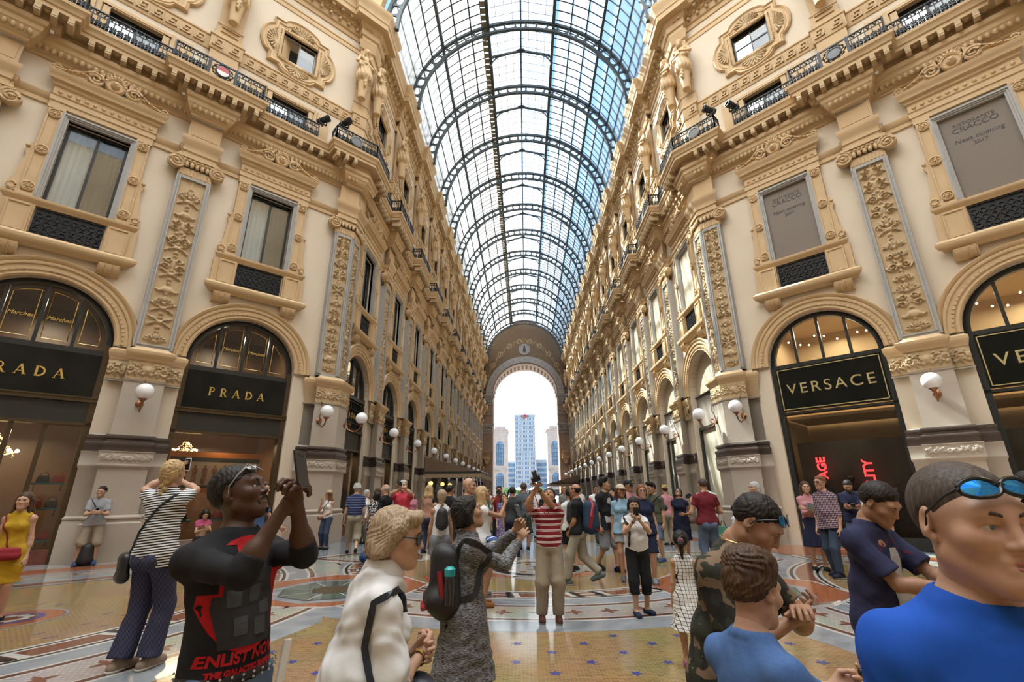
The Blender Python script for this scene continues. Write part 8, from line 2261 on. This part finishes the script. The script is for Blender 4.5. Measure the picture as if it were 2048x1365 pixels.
sh = P('wbp', 'woman in white T-shirt and black backpack behind the striped polo man', .84, 11.2, 190, 1.68, T(WHITEC, sleeve=.8, loose=.03), ('shorts', BLACKC, dict(end=-.2)), ('pony', 'black'), 'fair', 'f', SNK())
bodybag('black backpack on the woman in white T-shirt', 'backpack', 'backpack', [('c', (0, 0, -.12), (0, 0, .14), .14, .12, dict(k=.04))], BPK, tuple(wpt(sh, (0, .21, 1.25))), 0, .018)
sh = P('khakiwalk', 'man in black T-shirt and stone trousers walking with blue red backpack', .84, 9.6, 248, 1.76, T(BLACKC, sleeve=.75), ('trousers', C_((.34, .31, .24)), dict(loose=.02)), ('fringe', 'black'), 'tan', shoes=SNK((.12, .16, .16)), rl=(-.36, .08, .13), ll=(.22, .1, 0), la=(.15, .08, .92), head=(-8, 0, 0))
b = bodybag('blue and red rucksack on the man in black T-shirt', 'backpack', 'backpack', [('c', (0, 0, -.16), (0, 0, .16), .17, .14, dict(k=.05))], C_((.03, .055, .10)), tuple(wpt(sh, (0, .26, 1.2))), R(248), .015); patch(b, [(.15, .02, -.2), (.17, .07, 0), (.1, .08, .2), (0, .0, .3)], .04, BPR, 'red_panel'); patch(b, [(-.1, .1, -.22), (0, .14, -.24), (.1, .1, -.22)], .03, BPR, 'red_base')
sh = P('youth', 'tall youth in black printed T-shirt and grey shorts', 1.62, 11.1, 40, 1.90, T(BLACKC, sleeve=.9, loose=.035, hem=.80), ('shorts', SHORTG, dict(end=.02)), ('quiff', 'black'), 'asian', shoes=('shoes', BLACKC, {}), rl=(-.2, .1, .05), ll=(.15, .1, 0), head=(40, -5, 0))
decal2(sh, [(-.07, -.03), (.02, -.07), (.07, .02), (.03, .09), (-.05, .06)], C_((.4, .4, .42)), 'grey_print', 1.33, .008, 4); decal2(sh, [(-.15, -.08), (.12, -.08), (.13, .02), (.05, .08), (-.06, .03), (-.15, .06)], C_((.5, .5, .5)), 'white_print', 1.0, .008, 6)
P('girlcap', 'girl in beige cap, light blue T-shirt and grey shorts', 1.80, 10.1, -12, 1.75, T(SKYB, sleeve=.7, loose=.02), ('shorts', C_((.30, .31, .30)), dict(end=-.4)), ('long', 'brown'), 'tan', 'f', SNK((.1, .1, .11)), extra=[('cap', C_((.55, .47, .36)), {})], rl=(.15, .06, 0), head=(20, 0, 0))
P('capman', 'man in black cap, sunglasses and pink shirt behind the girl in cap', 2.50, 12.7, 10, 1.88, T(C_((.5, .24, .26)), sleeve=.7), ('trousers', DKGREY, {}), ('short', 'black'), 'tan', extra=[('cap', BLACKC, {}), ('glasses', GF, {})], head=(25, 0, 0), g=1.1)
P('auburn', 'auburn-haired woman with glasses in navy T-shirt', 2.14, 9.7, -4, 1.74, T(NAVYC, sleeve=.45, loose=.03), ('shorts', NAVYC, dict(end=-.1)), ('bobfringe', 'auburn'), 'fair', 'f', SNK((.22, .27, .33)), extra=[('glasses', GF, dict(name='eyeglasses', lens=M['pane']))], g=1.1)
sh = P('olive', 'young man in olive T-shirt and denim shorts looking aside', 3.1, 12.5, -50, 1.82, T(OLIVE, sleeve=.8, loose=.03), ('shorts', JEAN, dict(end=-.02)), ('quiff', 'black'), 'asian', shoes=SNK((.05, .08, .16)), head=(-15, 10, 0))
o = bodybag('dark sling bag on the man in olive T-shirt', 'bag', 'sling_bag', [('c', (-.06, 0, 0), (.06, 0, 0), .08, .08, dict(k=.03))], BPK, tuple(wpt(sh, (.1, .16, 1.2))), 0, .018); strap('strap', over(sh, [(.1, .02, 1.45), (.06, -.12, 1.34), (-.12, -.12, 1.12)], .014, 5), .03, BPK, o)
P('hatpink', 'person in straw hat and pale pink shirt standing by the panelled shops', 4.4, 16.0, 190, 1.78, T(C_((.55, .25, .28)), sleeve=.7), ('trousers', KHAKI, {}), ('short', 'brown'), 'fair', extra=[('hat', C_((.6, .47, .2)), dict(band=BLACKC))])
sh = P('navydress', 'woman in navy dress and sunglasses gazing upwards', 3.85, 12.9, -22, 1.70, ('dress', C_((.012, .014, .035)), dict(skirt=.48, sleeve=.3, width=.2, pleats=5)), None, ('bob', 'black'), 'tan', 'f', LOW, extra=[('glasses', GF, {})], head=(0, -30, 0), la=(.18, .12, 1.12), g=1.1)
b = bodybag('brown shoulder bag of the woman in navy dress', 'bag', 'shoulder_bag', [('c', (0, -.08, -.03), (0, .08, -.03), .09, .09, dict(k=.04))], C_((.2, .13, .1)), tuple(wpt(sh, (.27, .0, 1.0))), 0, .018); strap('strap', over(sh, [(.15, -.02, 1.45), (.2, .0, 1.25), (.24, 0, 1.08)], .016, 4), .02, C_((.2, .13, .1)), b)
P('redback', 'shaven-headed man in dark red T-shirt and jeans seen from behind', 3.8, 10.9, 184, 1.87, T(C_((.16, .018, .028)), sleeve=.55, hem=.88), ('trousers', JEAN, {}), ('buzz', 'stub'), 'fair', ra=(.25, .2, 1.15), la=(.25, .2, 1.15), g=1.16)
sh = P('bwshirt', 'man in black and white patterned shirt holding a video camera', 4.45, 12.6, 190, 1.90, T(pat('black_white_blocks', lambda s, ma, mx, no, bd, sc: mx(ma('GREATER_THAN', no(6, 1), .55), WH, BK)), sleeve=.8, loose=.03), ('trousers', C_((.5, .5, .5)), {}), ('fringe', 'black'), 'tan', la=(.2, .28, 1.3), g=1.1)
c = camera_obj('black video camera beside the man in patterned shirt', (0, 0, 0), (1, 0, 0), (0, 1, 0)); fz(c, wpt(sh, sh['J']['handL']+np.array((.02, 0, .05))), (0, -1, 0), (0, 0, 1))
P('kid', 'small dark-haired boy in pale printed T-shirt', 4.85, 11.9, 40, 1.26, T(pat('blue_print', lambda s, ma, mx, no, bd, sc: mx(ma('GREATER_THAN', no(16, 1), .56), (.6, .62, .64), (.12, .25, .45))), sleeve=.8, loose=.02), ('shorts', NAVYC, dict(end=.0)), ('short', 'black'), 'asian', g=.9, hk=1.25, la=(.25, -.05, 1.55))
o = thing('paper_bag', 'green paper carrier bag beside the small boy', 'bag', (4.55, 12.0, .52)); b = MB(); b.box(-.12, .12, -.05, .05, 0, .32); b.obj('bag_body', C_((.10, .30, .22)), o); b = MB(); b.tube([(-.06, 0, .32), (-.03, 0, .44), (.03, 0, .44), (.06, 0, .32)], .008, 5); b.obj('handle', BLACKC, o)
P('greyhair', 'grey-haired person in white collared shirt behind the camouflage man', 4.8, 10.6, -70, 1.79, T(WHITEC, sleeve=.8), ('trousers', KHAKI, {}), ('bob', 'grey'), 'fair')
sh = P('pinktop', 'long-haired woman in pink top and navy midi skirt with arms folded', 6.2, 11.2, -18, 1.80, T(C_((.50, .23, .25)), sleeve=1.4, hem=1.0, scoop=.6), ('skirt', NAVYC, dict(hem=.46, width=.24)), ('long', 'brown'), 'fair', 'f', LOW, ra=(.2, -.10, 1.2, (-.2, 1, -.6)), la=(.23, -.10, 1.22, (-.2, 1, -.6)), hands=('hold', 'hold'))
o = thing('booklet', 'grey folded booklet held by the woman in pink top', 'booklet'); b = MB(); b.box(-.1, .1, -.01, .01, -.07, .07); b.obj('cover', C_((.3, .32, .36)), o); o.location = wpt(sh, (.0, -.27, 1.27)); o.rotation_euler = (.3, .2, 0)
P('plaid', 'red-haired man with glasses in checked shirt and dark jeans', 6.04, 10.3, -72, 1.89, T(PLAID, sleeve=1.3, hem=.84, loose=.03), ('trousers', JEAND, {}), ('short', 'auburn'), 'fair', shoes=SNK((.015, .018, .035)), extra=[('glasses', GF, dict(name='eyeglasses', lens=M['pane']))], rl=(-.1, .14, 0), ll=(.12, .12, 0))
sh = P('navyphone', 'bearded man in navy T-shirt and blue shorts reading a phone', 7.95, 12.4, -34, 1.86, T(NAVYC, sleeve=.75, loose=.02), ('shorts', C_((.08, .11, .17)), dict(end=.02)), ('short', 'black'), 'tan', extra=[('beard', HAIR['black'], {})], ra=(.35, -.06, 1.18), la=(.35, -.02, 1.18), head=(0, 28, 0), hands=('hold', 'hold'), palms=((0, -.3, 1), (0, -.3, 1)), g=1.12)
phone_at('phone read by the bearded man in navy T-shirt', sh, hmid(sh)+np.array((0, -.03, .03)), (0, .5, .8), (0, -1, .5))
P('whiteman', 'grey-haired man in pale T-shirt beside the bearded man', 7.85, 11.5, -40, 1.78, T(C_((.45, .47, .45)), sleeve=.7), ('shorts', KHAKI, {}), ('short', 'grey'), 'tan', head=(0, 25, 0), ra=(.35, 0, 1.15))
P('whiteshades', 'man in white shirt and sunglasses walking towards the viewer', 2.28, 17.0, 10, 1.82, T(WHITEC, sleeve=.9), ('trousers', DKGREY, {}), ('short', 'black'), 'tan', extra=[('glasses', GF, {})], rl=(.2, .1, 0), ll=(-.2, .1, .05))
P('blondback', 'long-haired blond woman with bare shoulders seen from behind', -3.0, 14.2, 170, 1.84, ('tank', C_((.45, .25, .18)), {}), ('trousers', JEAND, {}), ('long', 'blond'), 'tan', 'f')
P('darkhair', 'dark-haired woman in black tank top looking aside', -2.05, 10.6, 70, 1.74, ('tank', BLACKC, {}), ('shorts', JEAN, dict(end=-.3)), ('long', 'black'), 'tan', 'f')
P('blackcap', 'man in black T-shirt with cropped black hair, back turned', -2.15, 12.6, 150, 1.80, T(BLACKC, sleeve=.7), ('trousers', DKGREY, {}), ('short', 'black'), 'tan')
P('croptop', 'woman in black crop top and pale jeans walking up the middle', .42, 16.8, 2, 1.64, ('tank', BLACKC, dict(hem=1.18)), ('trousers', C_((.3, .36, .45)), {}), ('pony', 'black'), 'fair', 'f', rl=(.15, .1, 0), ll=(-.15, .1, .04))
P('whitehat', 'person in white shirt and white hat behind the raised camera', .28, 18.6, 186, 1.78, T(WHITEC, sleeve=.8), ('trousers', C_((.3, .36, .45)), {}), ('short', 'grey'), 'fair', extra=[('bucket', WHITEC, {})])
# mannequins in the right shop window
for i, (x, w_) in enumerate(((-.85, ''), (-.1, 'UNITY'))):
    r = thing('mannequin', ['black mannequin in cap beside the short neon word', 'black mannequin in shirt lettered UNITY between the neon words'][i], 'mannequin', group='mannequins in the right shop window')
    Pm = [('e', (0, 0, 1.32), (.17, .11, .22), dict(k=.05)), ('e', (0, 0, 1.0), (.15, .11, .18), dict(k=.06)), ('c', (-.17, 0, 1.45), (.17, 0, 1.45), .06, .06, dict(k=.05)), ('c', (0, 0, 1.48), (0, 0, 1.62), .05, .05, dict(k=.03)), ('e', (0, -.01, 1.72), (.075, .09, .115), dict(k=.02))]
    for s_ in (-1, 1): Pm += [('c', (s_*.19, 0, 1.44), (s_*.24, .02, 1.14), .05, .04, dict(k=.03)), ('c', (s_*.24, .02, 1.14), (s_*.24, -.06, .9), .04, .03, dict(k=.03)), ('c', (s_*.09, 0, .95), (s_*.1, 0, .1), .09, .05, dict(k=.05))]
    v, f = blob(Pm, .02); link('figure', raw_mesh('figure', v, f, BLACKC), r)
    v, f = blob([('e', (0, 0, 1.77), (.085, .1, .07), dict(k=.01)), ('e', (0, -.12, 1.76), (.06, .06, .012), dict(k=.01))], .015); link('cap', raw_mesh('cap', v, f, BLACKC), r)
    b = MB()
    if w_: text_wall(b, w_, .13, 0, -.125, 1.26, .01)
    text_wall(b, 'VERSACE', .035, 0, -.105, 1.79, .006); b.obj('lettering', M['white'], r)
    at('R', DIAG[0], r, (x, .72, .25))
    b = MB(); b.box(-.35, .35, -.3, .14, .02, .24); o = b.obj('plinth', M['dark']); tag(o, ['black plinth under the mannequin in cap', 'black plinth under the lettered mannequin'][i], 'plinth'); at('R', DIAG[0], o, (x, .72, .02))
# distant visitors, each with his or her own clothes
rnd = random.Random(11)
tops = dict(white=WH, red=(.3, .03, .03), blue=(.06, .12, .3), black=BK, grey=(.2, .21, .22), teal=(.03, .2, .2), yellow=(.55, .38, .05), pink=(.5, .2, .24), green=(.07, .16, .06), beige=(.42, .34, .24))
lows = dict(navy=NV, khaki=(.3, .25, .18), black=BK, white=WH)
used_ = set()
spots = [(-4.6, 19), (-3.6, 20.5), (-2.6, 19.5), (-1.9, 22), (-1.2, 20), (-.2, 21), (.9, 20.3), (1.6, 22.5), (3.2, 19.4), (3.9, 21.5), (-3.9, 25), (-2.2, 27), (-.9, 26), (.5, 28), (1.9, 27), (3.1, 29), (-3.1, 33), (-1.2, 35), (.2, 38), (1.4, 36), (2.8, 40), (-2.4, 44), (-.6, 47), (1.0, 50), (2.6, 54), (-1.6, 58), (.3, 63), (1.9, 66), (-2.9, 62), (-.5, 72), (1.2, 76), (4.4, 25.5), (4.6, 33), (-4.8, 29)]
for i, (x, y) in enumerate(spots):
    while 1:
        a, b = rnd.choice(list(tops)), rnd.choice(list(lows)); s_ = rnd.choice('mf'); hr = rnd.choice(['black', 'brown', 'blond', 'grey'] if s_ == 'm' else ['black', 'brown', 'blond', 'auburn'])
        if (a, b, s_, hr) not in used_: break
    used_.add((a, b, s_, hr))
    w = 'man' if s_ == 'm' else 'woman'
    st = rnd.choice(('short', 'quiff')) if s_ == 'm' else rnd.choice(('long', 'bob', 'pony')); q = rnd.uniform(-.2, .3)
    P(f'far{i}', f'distant {hr}-haired {w} in {a} top and {b} {"trousers" if i % 2 else "shorts"}', x, y, rnd.choice((0, 180, 175, 20, -30, 90, -80)), rnd.uniform(1.68, 1.84) if s_ == 'm' else rnd.uniform(1.58, 1.72), T(C_(tops[a]), sleeve=.7), ('trousers' if i % 2 else 'shorts', C_(lows[b]), {}), (st, hr), rnd.choice(('tan', 'fair', 'olive', 'asian')), s_, ('shoes', BLACKC, {}), lod='far', rl=(q, .1, 0), ll=(-q, .1, 0), group=None, face=y < 24)
